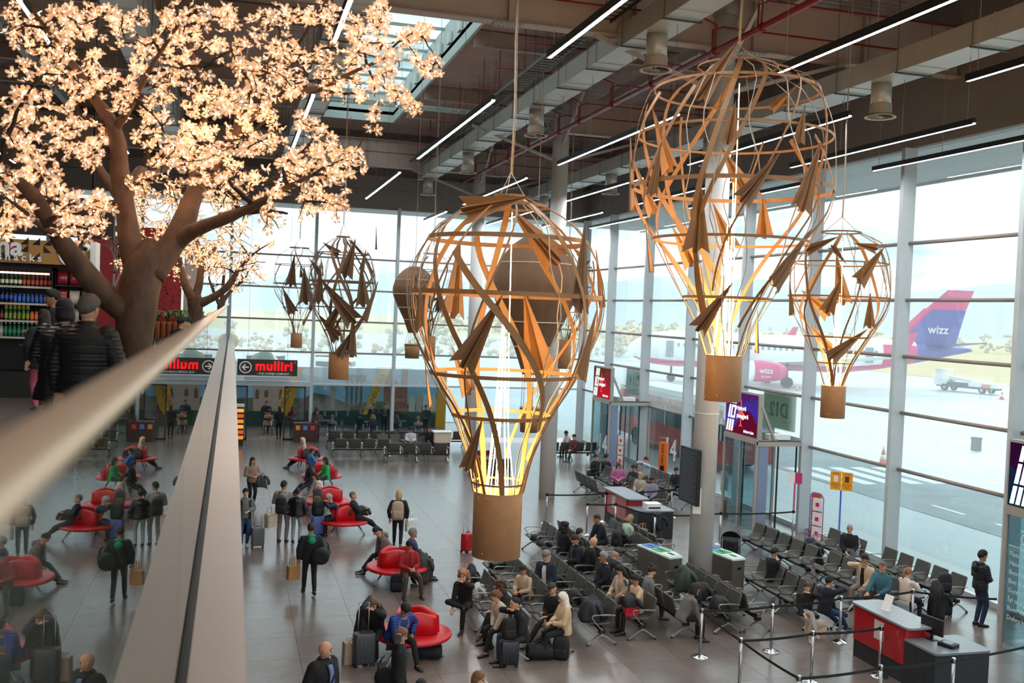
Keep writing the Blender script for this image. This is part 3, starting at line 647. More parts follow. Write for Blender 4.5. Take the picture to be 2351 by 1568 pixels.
def balloon(x, y, ztop, zneck, zbot, R, rb, P, label, lit, nrib, hoops, planes, seed, ribw=.055, nplane=0, det=True, m=None):
    rnd = random.Random(seed); H = ztop - zneck; m = m or woodM
    o = thing('balloon_lamp', label, 'hanging sculpture', (x, y, zneck), group=None)
    def pt(t, ph, k=1.0):
        r = R * prof_at(P, t) * k; return V((r * cos(ph), r * sin(ph), H * (1 - t)))
    # basket
    hb = zneck - zbot; b = MB()
    b.lathe([(rb, 0), (rb, -hb), (rb - .015, -hb), (rb - .015, -.0)], 40, 0, True, None, False); b.lathe([(rb - .015, -hb + .03), (rb - .015, -hb + .02)], 40, 0)
    b.lathe([(rb + .006, .0), (rb + .006, -.02), (rb - .02, -.02), (rb - .02, 0), (rb + .006, 0)], 40, 0, False, None, False)
    bo = b.obj('basket', bask, o)
    if det:
        sc = MB()
        for k in range(26):
            a = rnd.uniform(0, 2 * pi); z = -hb * rnd.choice([.05, .08, .85, .9, rnd.random()]); l = rnd.uniform(.006, .04)
            sc.bar([V((cos(a) * (rb + .001), sin(a) * (rb + .001), z)), V((cos(a + .03) * (rb + .001), sin(a + .03) * (rb + .001), z - l))], .006, .004, (cos(a), sin(a), 0))
        sc.obj('scuff_marks', scuff, bo)
    # hoops
    for t, w in hoops:
        r = R * prof_at(P, t); h = MB(); n = 48
        pts = [V((r * cos(2 * pi * k / n), r * sin(2 * pi * k / n), H * (1 - t))) for k in range(n + 1)]
        h.bar(pts, .012, w, (0, 0, 1)); h.obj('hoop', m, o)
    # ribs: flat straps winding over the envelope
    for k in range(nrib):
        ph = 2 * pi * (k + rnd.uniform(-.25, .25)) / nrib; tw = rnd.choice([-1, -1, 1]) * rnd.uniform(.5, 1.9); t0 = rnd.choice([0, 0, .02, .12, .2]); t1 = rnd.choice([1, 1, 1, .9, .78])
        n = 26; kk = rnd.uniform(.985, 1.03); pts = []; ups = []
        for i in range(n + 1):
            u = i / n; t = t0 + (t1 - t0) * u; a = ph + tw * (u - .3 * sin(pi * u) * 0)
            pts.append(pt(t, a, kk)); ups.append(V((cos(a), sin(a), .15)).normalized())
        w = ribw * rnd.choice([.45, .7, 1, 1.25, 1.5]); MB().bar(pts, w, .009, ups).obj('rib', m, o)
    # thin cane wires
    for k in range(10 if det else 6):
        ph = rnd.uniform(0, 2 * pi); tw = rnd.uniform(-.5, .5); pts = [pt(i / 20, ph + tw * i / 20 + .05 * sin(i), 1.01) for i in range(21)]
        MB().tube(pts, .008, 4).obj('cane', cabM if k % 2 else wireM, o)
    # paper planes
    def put(pos, dirv, nrm, Lp, mi):
        dirv = dirv.normalized(); nrm = (nrm - dirv * nrm.dot(dirv)).normalized(); s = dirv.cross(nrm)
        q = link('paper_plane', (planeM if lit else planeU)[mi], o); Mx = Matrix((s, dirv, nrm)).transposed().to_4x4(); Mx.translation = pos
        q.matrix_local = Mx @ Matrix.Diagonal((Lp, Lp, Lp, 1))
    fw = (V((x, y, zneck + H * .5)) - CAM).normalized()
    rt = fw.cross(V((0, 0, 1))).normalized(); up = rt.cross(fw)
    for (px, py, ang, lpx, side) in planes:
        d = ray(px, py).normalized(); c0 = V((x, y, 0)); best = None
        dist = sqrt(x * x + y * y)
        for i in range(240):
            s_ = (dist - R * 1.15) / d.to_2d().length + i * (2.3 * R / 240) / d.to_2d().length; p = CAM + d * s_
            t = 1 - (p.z - zneck) / H; rr = (p.to_2d() - V((x, y))).length
            gap = rr - R * prof_at(P, max(0, min(1, t)))
            mid = (p - V((x, y, p.z))).dot(fw)
            if (side == 'f' and mid < 0.02 * R) or (side == 'b' and mid > 0):
                if best is None or abs(gap) < best[0]: best = (abs(gap), p)
        p = best[1]; a = radians(ang); depth = (p - CAM).dot(f_)
        dv = rt * sin(a) + up * cos(a); out = V((p.x - x, p.y - y, .0)).normalized()
        dv = dv - out * dv.dot(out) * .75
        put(p - V((x, y, zneck)) + out * .02, dv, out, lpx / FPX * depth * 1.12, rnd.randrange(2))
    for k in range(nplane):
        t = rnd.uniform(.08, .85); a = rnd.uniform(0, 2 * pi); p = pt(t, a, 1.03); out = V((cos(a), sin(a), .1)); tg = V((-sin(a), cos(a), 0)); q = rnd.uniform(-1.2, 1.2)
        put(p, V((0, 0, 1)) * cos(q) + tg * sin(q), out, R * rnd.uniform(.4, .75), rnd.randrange(2))
    # LED rods in the middle, and their light
    if lit:
        for k in range(9):
            a = 2 * pi * k / 9; r1 = rb * rnd.uniform(.25, .75); z1 = H * (.95 if k == 0 else rnd.uniform(.3, .62))
            MB().tube([(r1 * cos(a), r1 * sin(a), -.05), (r1 * .5 * cos(a), r1 * .5 * sin(a), z1 * .5), (.04 * cos(a), .04 * sin(a), z1)], .007, 5).obj('led_rod', ledE, o)
        for k in range(5):
            z = H * (.06 + .13 * k); light('balloon_light', (0, 0, z), lit * (1.5 if k == 0 else 1), (1.0, .64, .22), .05, o)
    else:
        for k in range(5):
            a = 2 * pi * k / 5; MB().tube([(rb * .5 * cos(a), rb * .5 * sin(a), -.05), (.03 * cos(a), .03 * sin(a), H * .55)], .006, 4).obj('led_rod', mat('#e8e2d2', .4), o)
    # suspension
    MB().lathe([(R * P[0][1], H), (R * P[0][1], H + .03), (R * P[0][1] - .03, H + .03), (R * P[0][1] - .03, H)], 24, 0, False, None, False).obj('crown_ring', m, o)
    cb = MB(); ct = 13.3 if 1.8 < x < 2.72 else 15.93; cb.tube([(0, 0, H + .35), (.015, 0, H + 1.2), (-.01, 0, H + 2.2), (0, 0, ct - zneck)], .012, 5); cb.tube([(.02, 0, H + .3), (.04, 0, H + 1.1), (.02, .02, H + 2.3), (.03, 0, ct - zneck)], .006, 4)
    for k in range(3): a = 2 * pi * k / 3; cb.tube([(0, 0, H + .35), (R * P[0][1] * cos(a), R * P[0][1] * sin(a), H + .02)], .007, 4)
    cb.obj('hanging_cable', cabM, o)
    return o
pa = onY(1141, 1130, 13.5)
balloon(3.68, 13.5, 8.5, onY(1141, 1130, 13.5).z + .02, 3.46, 1.36, .345, PA, 'large glowing wooden balloon hanging closest over the seats, basket lowest of all', 46, 15,
        [(.03, .04), (.145, .05), (.15, .03), (.33, .06), (.6, .05), (.74, .05), (.97, .03)],
        [(1050, 640, 2, 165, 'b'), (1108, 760, 28, 175, 'f'), (1222, 770, -14, 185, 'b'), (1332, 612, 4, 190, 'f'), (1372, 640, -24, 120, 'b'), (1347, 790, 30, 150, 'f'), (968, 700, -3, 100, 'f'), (1140, 468, 78, 150, 'f'), (1092, 1020, 20, 120, 'f'), (1060, 850, -30, 110, 'b'), (985, 880, -35, 100, 'b'), (1225, 540, -45, 160, 'b')], 11, .06)
balloon(7.1, 13.5, 10.64, onY(1660, 815, 13.5).z, 5.70, 1.48, .272, PB, 'largest glowing wooden balloon hanging in front of the tall column', 46, 15,
        [(.08, .035), (.24, .035), (.42, .06), (.60, .04), (.80, .04)],
        [(1650, 160, 34, 150, 'f'), (1680, 282, 8, 90, 'f'), (1838, 285, 14, 80, 'f'), (1522, 322, -30, 135, 'b'), (1745, 407, 38, 130, 'f'), (1605, 500, 0, 145, 'f'), (1858, 405, 25, 150, 'f'), (1452, 400, -16, 150, 'f'), (1480, 430, -48, 120, 'b'), (1690, 400, -30, 130, 'b'), (1752, 495, -6, 95, 'b'), (1568, 565, -36, 95, 'b'), (1815, 590, 56, 150, 'f'), (1642, 705, 34, 125, 'f'), (1492, 570, -36, 100, 'f'), (1510, 390, 8, 110, 'f'), (1660, 520, -25, 110, 'b'), (1735, 760, -5, 90, 'b'), (1800, 220, 60, 80, 'b')], 23, .06)
balloon(12.66, 19.0, 8.9, onY(1911, 885, 19).z, 4.88, 1.07, .26, PB, 'smaller glowing wooden balloon hanging before the right windows', 34, 11,
        [(.2, .03), (.42, .035), (.68, .035), (.85, .025)],
        [(1888, 560, 68, 75, 'f'), (1926, 585, 140, 50, 'f'), (1998, 608, 42, 95, 'f'), (1915, 678, 20, 80, 'f'), (1995, 712, 0, 75, 'f'), (1946, 790, 52, 100, 'f'), (1874, 695, -55, 80, 'b'), (1818, 685, -22, 70, 'f'), (1985, 565, -80, 55, 'f'), (1890, 780, -45, 80, 'b'), (1928, 640, -10, 110, 'b')], 31, .05)
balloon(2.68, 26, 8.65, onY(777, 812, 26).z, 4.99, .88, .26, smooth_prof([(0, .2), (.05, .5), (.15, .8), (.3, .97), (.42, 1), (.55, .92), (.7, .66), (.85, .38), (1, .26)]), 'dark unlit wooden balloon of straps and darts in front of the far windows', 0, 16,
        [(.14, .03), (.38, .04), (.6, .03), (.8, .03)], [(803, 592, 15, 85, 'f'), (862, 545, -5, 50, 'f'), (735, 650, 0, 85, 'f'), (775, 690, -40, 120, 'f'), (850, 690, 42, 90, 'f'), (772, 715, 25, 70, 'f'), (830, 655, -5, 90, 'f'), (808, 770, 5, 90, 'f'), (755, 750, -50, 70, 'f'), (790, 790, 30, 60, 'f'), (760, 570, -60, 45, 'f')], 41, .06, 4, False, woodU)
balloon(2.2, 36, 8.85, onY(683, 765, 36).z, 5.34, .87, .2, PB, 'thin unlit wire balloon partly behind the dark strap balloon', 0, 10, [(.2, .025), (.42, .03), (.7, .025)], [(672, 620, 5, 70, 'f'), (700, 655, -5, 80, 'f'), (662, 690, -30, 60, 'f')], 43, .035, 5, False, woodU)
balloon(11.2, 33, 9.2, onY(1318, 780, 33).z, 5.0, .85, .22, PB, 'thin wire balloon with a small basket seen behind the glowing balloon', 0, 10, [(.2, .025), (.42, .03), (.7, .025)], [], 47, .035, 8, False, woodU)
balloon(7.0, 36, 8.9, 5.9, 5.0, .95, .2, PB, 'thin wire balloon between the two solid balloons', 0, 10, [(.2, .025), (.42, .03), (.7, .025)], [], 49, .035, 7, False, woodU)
# solid fabric balloons
clothM = mat('#6f5139', .8, var=.12, scale=4, bump=.05)
def solid(x, y, ztop, zneck, zb, zbb, R, label):
    o = thing('solid_balloon', label, 'hanging sculpture', (x, y, zneck)); H = ztop - zneck
    P = smooth_prof([(0, .25), (.06, .55), (.18, .86), (.33, 1), (.45, .96), (.62, .72), (.8, .44), (1, .22)])
    for k in range(16):
        g = MB(); a0 = 2 * pi * k / 16; rings = []
        for t, r in P:
            rr = r * R; rings.append([(rr * cos(a0 + (2 * pi / 16) * i / 4) * (1 + .025 * sin(pi * i / 4)), rr * sin(a0 + (2 * pi / 16) * i / 4) * (1 + .025 * sin(pi * i / 4)), H * (1 - t)) for i in range(5)])
        g.loft(rings, 0, True, False, False); g.obj('gore', clothM, o)
    for t in (.2, .42, .62, .8):
        r = R * prof_at(P, t) * 1.03; MB().bar([V((r * cos(2 * pi * k / 32), r * sin(2 * pi * k / 32), H * (1 - t))) for k in range(33)], .012, .03).obj('hoop', mat('#c9b79f', .6), o)
    b = MB(); b.lathe([(.3, zb - zneck), (.27, zbb - zneck)], 20, 0, True); b.lathe([(.31, zb - zneck + .02), (.31, zb - zneck - .03)], 20); b.obj('basket', mat('#8d6844', .7, bump=.2, bscale=90), o)
    c = MB()
    for k in range(6): a = pi * k / 3; c.tube([(.28 * cos(a), .28 * sin(a), zb - zneck), (.22 * R * cos(a), .22 * R * sin(a), .02)], .01, 4)
    c.tube([(0, 0, H), (0, 0, (16.94 if x < 7 else 15.93) - zneck)], .012, 4); c.obj('rope', cabM, o)
solid(6.7, 38, 8.5, 5.95, 5.5, 4.97, .82, 'small solid brown balloon hanging in front of the far windows')
solid(8.5, 28, 9.15, 5.1, 4.1, 3.4, 1.22, 'big solid brown balloon seen through the glowing straps')
# ================================================================== BLOSSOM TREES
barkM = mat('#5a3e2c', .7, var=.5, scale=7, bump=1.0, bscale=9, stretch=(1, 1, .45))
twigM = mat('#2b1d16', .8)
petal = bpy.data.materials.new('lit_petal'); petal.use_nodes = True
_b = petal.node_tree.nodes['Principled BSDF']; _b.inputs['Base Color'].default_value = lin('#f5d8c0'); _b.inputs['Roughness'].default_value = .3; _b.inputs['Emission Color'].default_value = lin('#ffb980'); _b.inputs['Emission Strength'].default_value = .24
ledW = emit('#ffdcae', 7)
def blossom(mb, Mx, mi=(0, 1)):
    for k in range(5):
        a = 2 * pi * k / 5
        def q(r, da, z): return (r * cos(a + da), r * sin(a + da), z)
        mb.add([q(.16, 0, 0), q(.62, -.5, .22), q(1.0, -.2, .42), q(1.0, .2, .42), q(.62, .5, .22)], [(0, 1, 2, 3, 4)], mi[0], True, Mx)
    mb.add([(.22, 0, .2), (0, .22, .2), (-.22, 0, .2), (0, -.22, .2), (0, 0, .44), (0, 0, 0)], [(0, 1, 4), (1, 2, 4), (2, 3, 4), (3, 0, 4), (1, 0, 5), (2, 1, 5), (3, 2, 5), (0, 3, 5)], mi[1], True, Mx)
def rndrot(r): return Matrix.Rotation(r.uniform(0, 6.28), 4, 'Z') @ Matrix.Rotation(r.gauss(0, 1.0) + 1.0, 4, 'X') @ Matrix.Rotation(r.uniform(0, 6.28), 4, 'Z')
def tree(label, Y0, trunk, limbs, clusters, bsize, nper, seed, nind, spread, lightP):
    r = random.Random(seed)
    base = onY(trunk[0][0], trunk[0][1], Y0)
    o = thing('blossom_tree', label, 'tree', (base.x, base.y, MZ))
    O = o.location.copy()
    def P3(px, py, dy): return onY(px, py, Y0 + dy) - O
    t = MB(); pts = [P3(x, y, 0) for x, y, w in trunk]; rad = [w / FPX * Y0 * .9 for x, y, w in trunk]
    z0 = pts[0].z; pts = [V((pts[0].x, 0, -.01)), V((pts[0].x, 0, .25))] + pts if z0 > .3 else pts
    if z0 > .3: rad = [rad[0] * 1.5, rad[0] * 1.12] + rad
    def cat(p, w, m=4):
        pp, ww = [], []
        for i in range(len(p) - 1):
            for k in range(m):
                u = k / m; a = p[max(0, i - 1)]; b = p[i]; c = p[i + 1]; d = p[min(len(p) - 1, i + 2)]
                pp.append(.5 * ((2 * b) + (c - a) * u + (2 * a - 5 * b + 4 * c - d) * u * u + (3 * b - a - 3 * c + d) * u ** 3)); ww.append(w[i] + (w[i + 1] - w[i]) * u)
        return pp + [p[-1]], ww + [w[-1]]
    def knobbly(mb, k):
        for i, q in enumerate(mb.v):
            q = V(q); mb.v[i] = tuple(q + noise.noise_vector(V((q.x * 7, q.y * 7, q.z * 4.5))) * k + noise.noise_vector(V((q.x * 19, q.y * 19, q.z * 9))) * k * .45)
        for i in range(len(mb.v)):
            if mb.v[i][2] < 0 and abs(mb.v[i][2]) < .05: mb.v[i] = (mb.v[i][0], mb.v[i][1], 0.0)
    kn = .016 if Y0 < 15 else .02
    pts, rad = cat(pts, rad); t.tube(pts, rad, 22); knobbly(t, kn); to = t.obj('trunk', barkM, o)
    nodes = []
    for lb in limbs:
        p = [P3(x, y, d) for x, y, d, w in lb]; w = [q[3] / FPX * Y0 * .76 for q in lb]
        pp, ww = [], []
        for i in range(len(p) - 1):
            for k in range(4):
                u = k / 4; a = p[max(0, i - 1)]; b = p[i]; c = p[i + 1]; d = p[min(len(p) - 1, i + 2)]
                pp.append(.5 * ((2 * b) + (c - a) * u + (2 * a - 5 * b + 4 * c - d) * u * u + (3 * b - a - 3 * c + d) * u ** 3)); ww.append(w[i] + (w[i + 1] - w[i]) * u)
        pp.append(p[-1]); ww.append(w[-1])
        lm = MB().tube(pp, ww, 16); knobbly(lm, kn * .7); lm.obj('limb', barkM, o)
        nodes += [(q, ww[i]) for i, q in enumerate(pp) if i > len(pp) * .25]
    blos = []; tw = MB(); twl = []
    for (px, py, dpx) in clusters:
        dy = r.uniform(-spread, spread * .55); tgt = P3(px, py, dy)
        best = min(nodes, key=lambda q: (q[0] - tgt).length + (.25 if q[0].z > tgt.z else 0))
        src = best[0]; L = (tgt - src).length; mid = (src + tgt) / 2 + V((r.uniform(-.12, .12) * L, r.uniform(-.12, .12) * L, .08 * L))
        path = [src * (1 - u) ** 2 + mid * 2 * u * (1 - u) + tgt * u * u for u in [i / 8 for i in range(9)]]
        path = [q + V((r.gauss(0, .012 * min(L, 1)), r.gauss(0, .012 * min(L, 1)), r.gauss(0, .012 * min(L, 1)))) for q in path]; path[0] = src
        rr = min(.028, best[1] * .8) * (Y0 / 10 if Y0 < 15 else 1); m_ = MB(); m_.tube(path, [rr * (1 - .75 * i / 8) + .004 for i in range(9)], 5); m_.obj('branch', twigM, o)
        nodes += [(q, rr * .7) for q in path[4:]]
        ext_ = dpx / FPX * Y0
        subs = [path[3:]]
        for k in range(3):
            i = r.randrange(4, 9); s = path[i]; dv = V((r.gauss(0, 1), r.gauss(0, .8), r.gauss(.15, .8))).normalized() * ext_ * r.uniform(.6, 1.2)
            sp = [s + dv * u + V((0, 0, -.06 * u * u)) + V((r.gauss(0, .015), r.gauss(0, .015), r.gauss(0, .015))) * (u > 0) for u in (0, .25, .5, .75, 1)]
            tw.tube(sp, [.009, .008, .007, .006, .004], 4); subs.append(sp)
        for sp in subs:
            for k in range(int(nper * (1.3 if sp is subs[0] else .8))):
                u = r.random() * (len(sp) - 1.01); i = int(u); q = sp[i] + (sp[i + 1] - sp[i]) * (u - i)
                blos.append(q + V((r.gauss(0, 1), r.gauss(0, 1), r.gauss(0, 1))).normalized() * bsize * r.uniform(.5, 1.3))
    stuff(tw.obj('twigs', twigM, o))
    mb = MB(); blossom(mb, Matrix.Identity(4)); me = mb.mesh('blossom', [petal, ledW])
    blos.sort(key=lambda q: (q + O - CAM).length + r.uniform(0, 1.2)); st = MB()
    for k, q in enumerate(blos):
        sc = bsize * r.uniform(.75, 1.15); Mx = Matrix.Translation(q) @ rndrot(r) @ Matrix.Diagonal((sc, sc, sc, 1))
        if k < nind:
            b = link('blossom', me, o); b.matrix_local = Mx
        else: blossom(st, Mx)
    if st.v: stuff(st.obj('blossoms', [petal, ledW], o))
    if lightP:
        cs = [P3(px, py, 0) for px, py, d in r.sample(clusters, 8)]
        for c in cs: light('tree_light', c, lightP, (1.0, .66, .36), .35, o)
    print(label, len(blos)); return o
r = random.Random(5)
cl = [(30, 60, 50), (90, 40, 50), (60, 110, 50), (20, 20, 40), (130, 30, 40), (150, 60, 45), (170, 30, 40), (185, 55, 35), (100, 170, 45), (40, 150, 30), (70, 200, 40), (55, 215, 30), (130, 150, 45), (160, 130, 45), (110, 105, 40), (230, 40, 35), (215, 75, 35), (255, 30, 40), (275, 25, 30), (285, 55, 35),
      (330, 40, 45), (350, 90, 45), (370, 30, 45), (410, 30, 45), (400, 80, 45), (450, 30, 45), (480, 50, 45), (520, 20, 45), (545, 25, 30), (540, 60, 40), (490, 100, 45), (440, 90, 45), (380, 130, 45), (330, 110, 40), (340, 160, 40), (420, 150, 45), (470, 150, 45), (520, 110, 45), (560, 100, 45), (620, 30, 40), (640, 60, 40), (665, 45, 40), (680, 90, 35), (655, 110, 40), (610, 120, 45), (580, 160, 45), (620, 170, 50), (540, 160, 45), (590, 210, 45), (640, 220, 45), (660, 130, 35), (745, 15, 35), (740, 40, 30), (755, 55, 25),
      (700, 125, 35), (720, 140, 30), (745, 110, 25), (690, 190, 40), (660, 180, 40), (560, 220, 45), (510, 200, 45), (460, 210, 45), (400, 190, 45), (350, 200, 40), (380, 230, 45), (430, 240, 45), (480, 260, 45), (530, 270, 45), (300, 220, 35), (270, 240, 35), (290, 180, 35), (250, 190, 40), (210, 160, 40), (220, 120, 40), (180, 180, 40), (200, 210, 40), (150, 200, 40), (165, 260, 40), (130, 240, 40), (100, 280, 40), (70, 300, 35), (30, 250, 35), (20, 285, 35), (60, 250, 35), (80, 350, 40), (110, 340, 40), (45, 360, 30), (170, 320, 40), (190, 350, 40), (200, 380, 35), (150, 290, 40), (120, 380, 30), (70, 370, 30), (180, 430, 35),
      (370, 290, 45), (340, 310, 45), (420, 310, 45), (460, 330, 45), (400, 360, 45), (360, 370, 45), (350, 410, 40), (430, 370, 45), (480, 370, 40), (510, 400, 45), (540, 330, 45), (580, 300, 45), (600, 350, 40), (640, 300, 40), (560, 390, 45), (530, 430, 40), (600, 420, 45), (650, 370, 45), (690, 350, 40), (720, 320, 35), (740, 350, 35), (710, 390, 40), (760, 380, 35), (800, 360, 35), (820, 350, 30), (815, 390, 30), (780, 410, 30), (740, 420, 40), (680, 420, 45), (640, 440, 45), (700, 460, 40), (740, 460, 35), (770, 470, 30), (800, 480, 25), (620, 480, 40), (660, 490, 35), (590, 460, 40), (720, 500, 25), (560, 490, 35), (690, 270, 30), (730, 285, 30), (760, 320, 25),
      (830, 60, 14), (870, 15, 12), (885, 15, 12), (870, 45, 12), (870, 90, 12), (855, 130, 14), (830, 95, 16), (810, 80, 16), (900, 100, 16), (930, 90, 14), (960, 70, 12), (990, 65, 10), (975, 90, 8), (960, 150, 14), (990, 160, 10), (1010, 155, 12), (920, 140, 14), (900, 165, 12), (870, 170, 14), (860, 190, 14), (900, 220, 12), (930, 215, 10), (940, 235, 12), (955, 250, 10), (820, 190, 14), (800, 160, 16), (780, 180, 16), (790, 215, 12), (835, 220, 12), (870, 235, 10), (815, 130, 14),
      (15, 400, 35), (30, 430, 35), (10, 450, 30), (50, 450, 35), (25, 480, 35), (45, 500, 30), (10, 520, 25), (60, 480, 30), (15, 530, 25), (110, 420, 30), (130, 450, 30), (160, 470, 35), (200, 470, 35), (230, 460, 30), (250, 475, 25), (190, 520, 35), (220, 510, 25), (160, 510, 25), (240, 520, 18), (110, 470, 25), (90, 440, 25)]
cl += [(470, 300, 40), (500, 350, 40), (530, 370, 40), (450, 390, 35), (470, 430, 40), (410, 420, 35), (570, 340, 40), (620, 320, 40), (600, 250, 40), (520, 240, 40), (560, 280, 40), (640, 260, 40), (490, 310, 35), (390, 330, 40), (430, 290, 40), (240, 300, 30), (230, 340, 30), (330, 260, 35), (300, 100, 35), (430, 330, 35)]
tree('nearest tall artificial tree covered in warm lit blossoms beside the glass rail', 10.0,
     [(302, 1000, 46), (303, 900, 45), (307, 800, 43), (312, 720, 45), (322, 650, 48), (335, 600, 42), (342, 570, 30), (346, 548, 12)],
     [[(300, 720, 0, 38), (255, 690, -.1, 33), (190, 620, -.3, 30), (130, 535, -.5, 24), (85, 460, -.6, 20), (40, 415, -.8, 14), (5, 380, -.9, 9)],
      [(325, 640, 0, 40), (300, 560, .1, 34), (288, 480, .2, 29), (275, 390, .2, 27), (266, 310, .1, 24), (235, 250, 0, 18), (200, 200, -.1, 12), (150, 120, -.3, 7), (70, 20, -.6, 4)],
      [(345, 630, 0, 42), (395, 560, .1, 36), (425, 500, .2, 32), (445, 450, .3, 27), (490, 390, .4, 20), (540, 310, .5, 17), (600, 250, .4, 13), (680, 215, .2, 10), (760, 190, 0, 7), (800, 170, -.1, 6), (880, 135, -.3, 4)],
      [(375, 600, .1, 22), (410, 556, .08, 25), (455, 525, -.1, 20), (520, 500, -.3, 17), (580, 475, -.5, 13), (640, 440, -.7, 9), (720, 400, -.9, 5)],
      [(285, 460, .2, 22), (320, 395, .5, 17), (350, 400, .8, 13), (385, 380, 1.0, 9), (400, 330, 1.1, 6)],
      [(288, 470, .2, 20), (245, 410, .6, 14), (190, 340, .9, 9), (120, 280, 1.0, 6), (40, 260, 1.1, 4)],
      [(440, 455, .3, 18), (450, 360, .5, 13), (470, 250, .6, 9), (440, 120, .5, 6), (400, 20, .4, 4)],
      [(540, 310, .5, 11), (560, 200, .7, 8), (570, 100, .9, 5), (620, 20, 1, 4)],
      [(265, 300, .1, 12), (300, 240, -.2, 9), (350, 150, -.5, 6), (420, 40, -.8, 4)], [(140, 545, -.5, 11), (95, 520, -.7, 8), (50, 480, -.9, 5), (10, 450, -1, 3)]],
     cl, .054, 4.0, 12, 300, 1.0, 4.5)
cl2 = [(r.uniform(300, 560), r.uniform(430, 620), 40) for k in range(125)] + [(270, 600, 25), (290, 560, 30), (280, 620, 20), (300, 520, 30), (590, 560, 25), (610, 600, 25), (580, 620, 25), (560, 640, 25), (600, 640, 18), (420, 640, 20), (400, 620, 20), (540, 660, 18), (630, 555, 14)]
tree('second lit blossom tree further along the gallery beside the cafe table', 25.0,
     [(452, 760, 16), (450, 730, 16), (448, 700, 17), (445, 680, 17)],
     [[(446, 690, 0, 15), (428, 660, 0, 12), (418, 625, .2, 9), (410, 590, .3, 6), (380, 540, .3, 4)], [(446, 690, 0, 13), (458, 650, .1, 11), (462, 600, .2, 8), (455, 560, .1, 6), (430, 500, 0, 4)],
      [(450, 700, 0, 14), (490, 682, -.1, 11), (525, 655, -.2, 10), (548, 620, -.2, 7), (575, 590, -.3, 4), (600, 570, -.4, 2)], [(462, 600, .2, 7), (490, 575, .3, 6), (505, 540, .4, 4), (500, 480, .4, 3)], [(410, 590, .3, 6), (350, 560, .2, 4), (300, 520, .1, 3)]],
     cl2, .040, 9.5, 17, 0, .9, 7)
cl3 = [(r.uniform(470, 590), r.uniform(560, 660), 25) for k in range(26)]
tree('third small blossom tree at the far end of the gallery', 35.0, [(508, 735, 9), (507, 715, 9), (508, 700, 9)],
     [[(508, 705, 0, 8), (520, 680, 0, 6), (560, 640, 0, 4)], [(508, 705, 0, 7), (495, 680, 0, 5), (480, 640, 0, 3)], [(508, 705, 0, 7), (512, 660, .2, 5), (515, 620, .2, 3)]], cl3, .036, 3, 19, 0, .7, 0)
# ================================================================== SEATING
seatM = mat('#47443f', .5, var=.05, scale=30, bump=.08, bscale=220); seatB = mat('#222224', .5); armM = mat('#a9a6a2', .35, .9)
def seat_mesh():
    # side profile (y forward, z up): pan then backrest
    pr = [(.24, .425), (.21, .445), (.05, .425), (-.10, .415), (-.17, .43), (-.215, .47), (-.25, .56), (-.29, .70), (-.325, .84), (-.33, .87)]
    mb = MB(); rings = []
    n = 6
    for i, (y, z) in enumerate(pr):
        a, b = pr[max(0, i - 1)], pr[min(len(pr) - 1, i + 1)]; ty, tz = b[0] - a[0], b[1] - a[1]; L = sqrt(ty * ty + tz * tz); ny, nz = tz / L * .028, -ty / L * .028
        w = .27 if i not in (0, len(pr) - 1) else .25
        if i == len(pr) - 1: w = .235
        top = [(-w + 2 * w * k / n, y - ny * 0, z - nz * 0 + .0) for k in range(n + 1)]
        bot = [(w - 2 * w * k / n, y + ny * -1 if False else y - ny * -1, z + nz) for k in range(n + 1)]
        rings.append(top + bot)
    mb.loft(rings, 0, True); return mb.mesh('seat', [seatM])
seatMe = seat_mesh()
def arm_mesh():
    m = MB(); m.bar([V((0, -.27, .635)), V((0, -.05, .65)), V((0, .17, .655)), V((0, .235, .635)), V((0, .25, .60)), V((0, .2, .53)), V((0, .06, .38)), V((0, 0, .33))], .04, .018, [V((0, -.1, 1)), V((0, 0, 1)), V((0, .1, 1)), V((0, .8, .7)), V((0, 1, 0)), V((0, .8, -.6)), V((0, .8, -.6)), V((0, .8, -.6))])
    return m.mesh('armrest', armM)
armMe = arm_mesh()
def leg_mesh():
    m = MB(); m.bar([V((0, .02, .36)), V((0, 0, .26)), V((0, 0, .2))], .05, .05, (0, 1, 0))
    for s in (-1, 1): m.bar([V((0, 0, .23)), V((0, s * .12, .17)), V((0, s * .31, .03))], .045, .035, (0, 0, 1))
    for s in (-1, 1): m.lathe([(.028, 0), (.03, .03), (.015, .045)], 8, 1, True, Matrix.Translation((0, s * .31, 0)))
    m.bb((-.05, -.06, .26), (.05, .07, .34), 1); return m.mesh('leg', [armM, BLACK])
legMe = leg_mesh()
def seat_row(x, y, rz, n, pitch, label, group=None, arms=None):
    o = thing('beam_seating', label, 'seats', (x, y, 0), rz, group)
    L = n * pitch
    MB().bb((-L / 2 + .05, -.05, .30), (L / 2 - .05, .05, .36)).obj('beam', DARK, o)
    for k in range(n): link('seat', seatMe, o, ((k - (n - 1) / 2) * pitch, 0, 0))
    for k in range(n + 1):
        if arms is None or k in arms or k in (0, n): link('armrest', armMe, o, ((k - n / 2) * pitch, 0, 0))
    ks = [0, n] + ([n // 2] if n > 3 else [])
    for k in ks: link('leg', legMe, o, ((k - n / 2) * pitch * .985, 0, 0))
    return o
def rowY(x0, ya, yb, face, label, pitch=None, **kw):     # seats run along y from ya to yb (centres of end seats); face -1 looks left, +1 right
    n = max(1, round(abs(yb - ya) / .63) + 1); p = abs(yb - ya) / max(1, n - 1) if n > 1 else .63
    return seat_row(x0, (ya + yb) / 2, pi / 2 if face < 0 else -pi / 2, n, p, label, 'grey beam seating', **kw)
def rowX(y0, xa, xb, face, label):
    n = round(abs(xb - xa) / .63) + 1; p = abs(xb - xa) / (n - 1)
    return seat_row((xa + xb) / 2, y0, 0 if face > 0 else pi, n, p, label, 'grey beam seating')
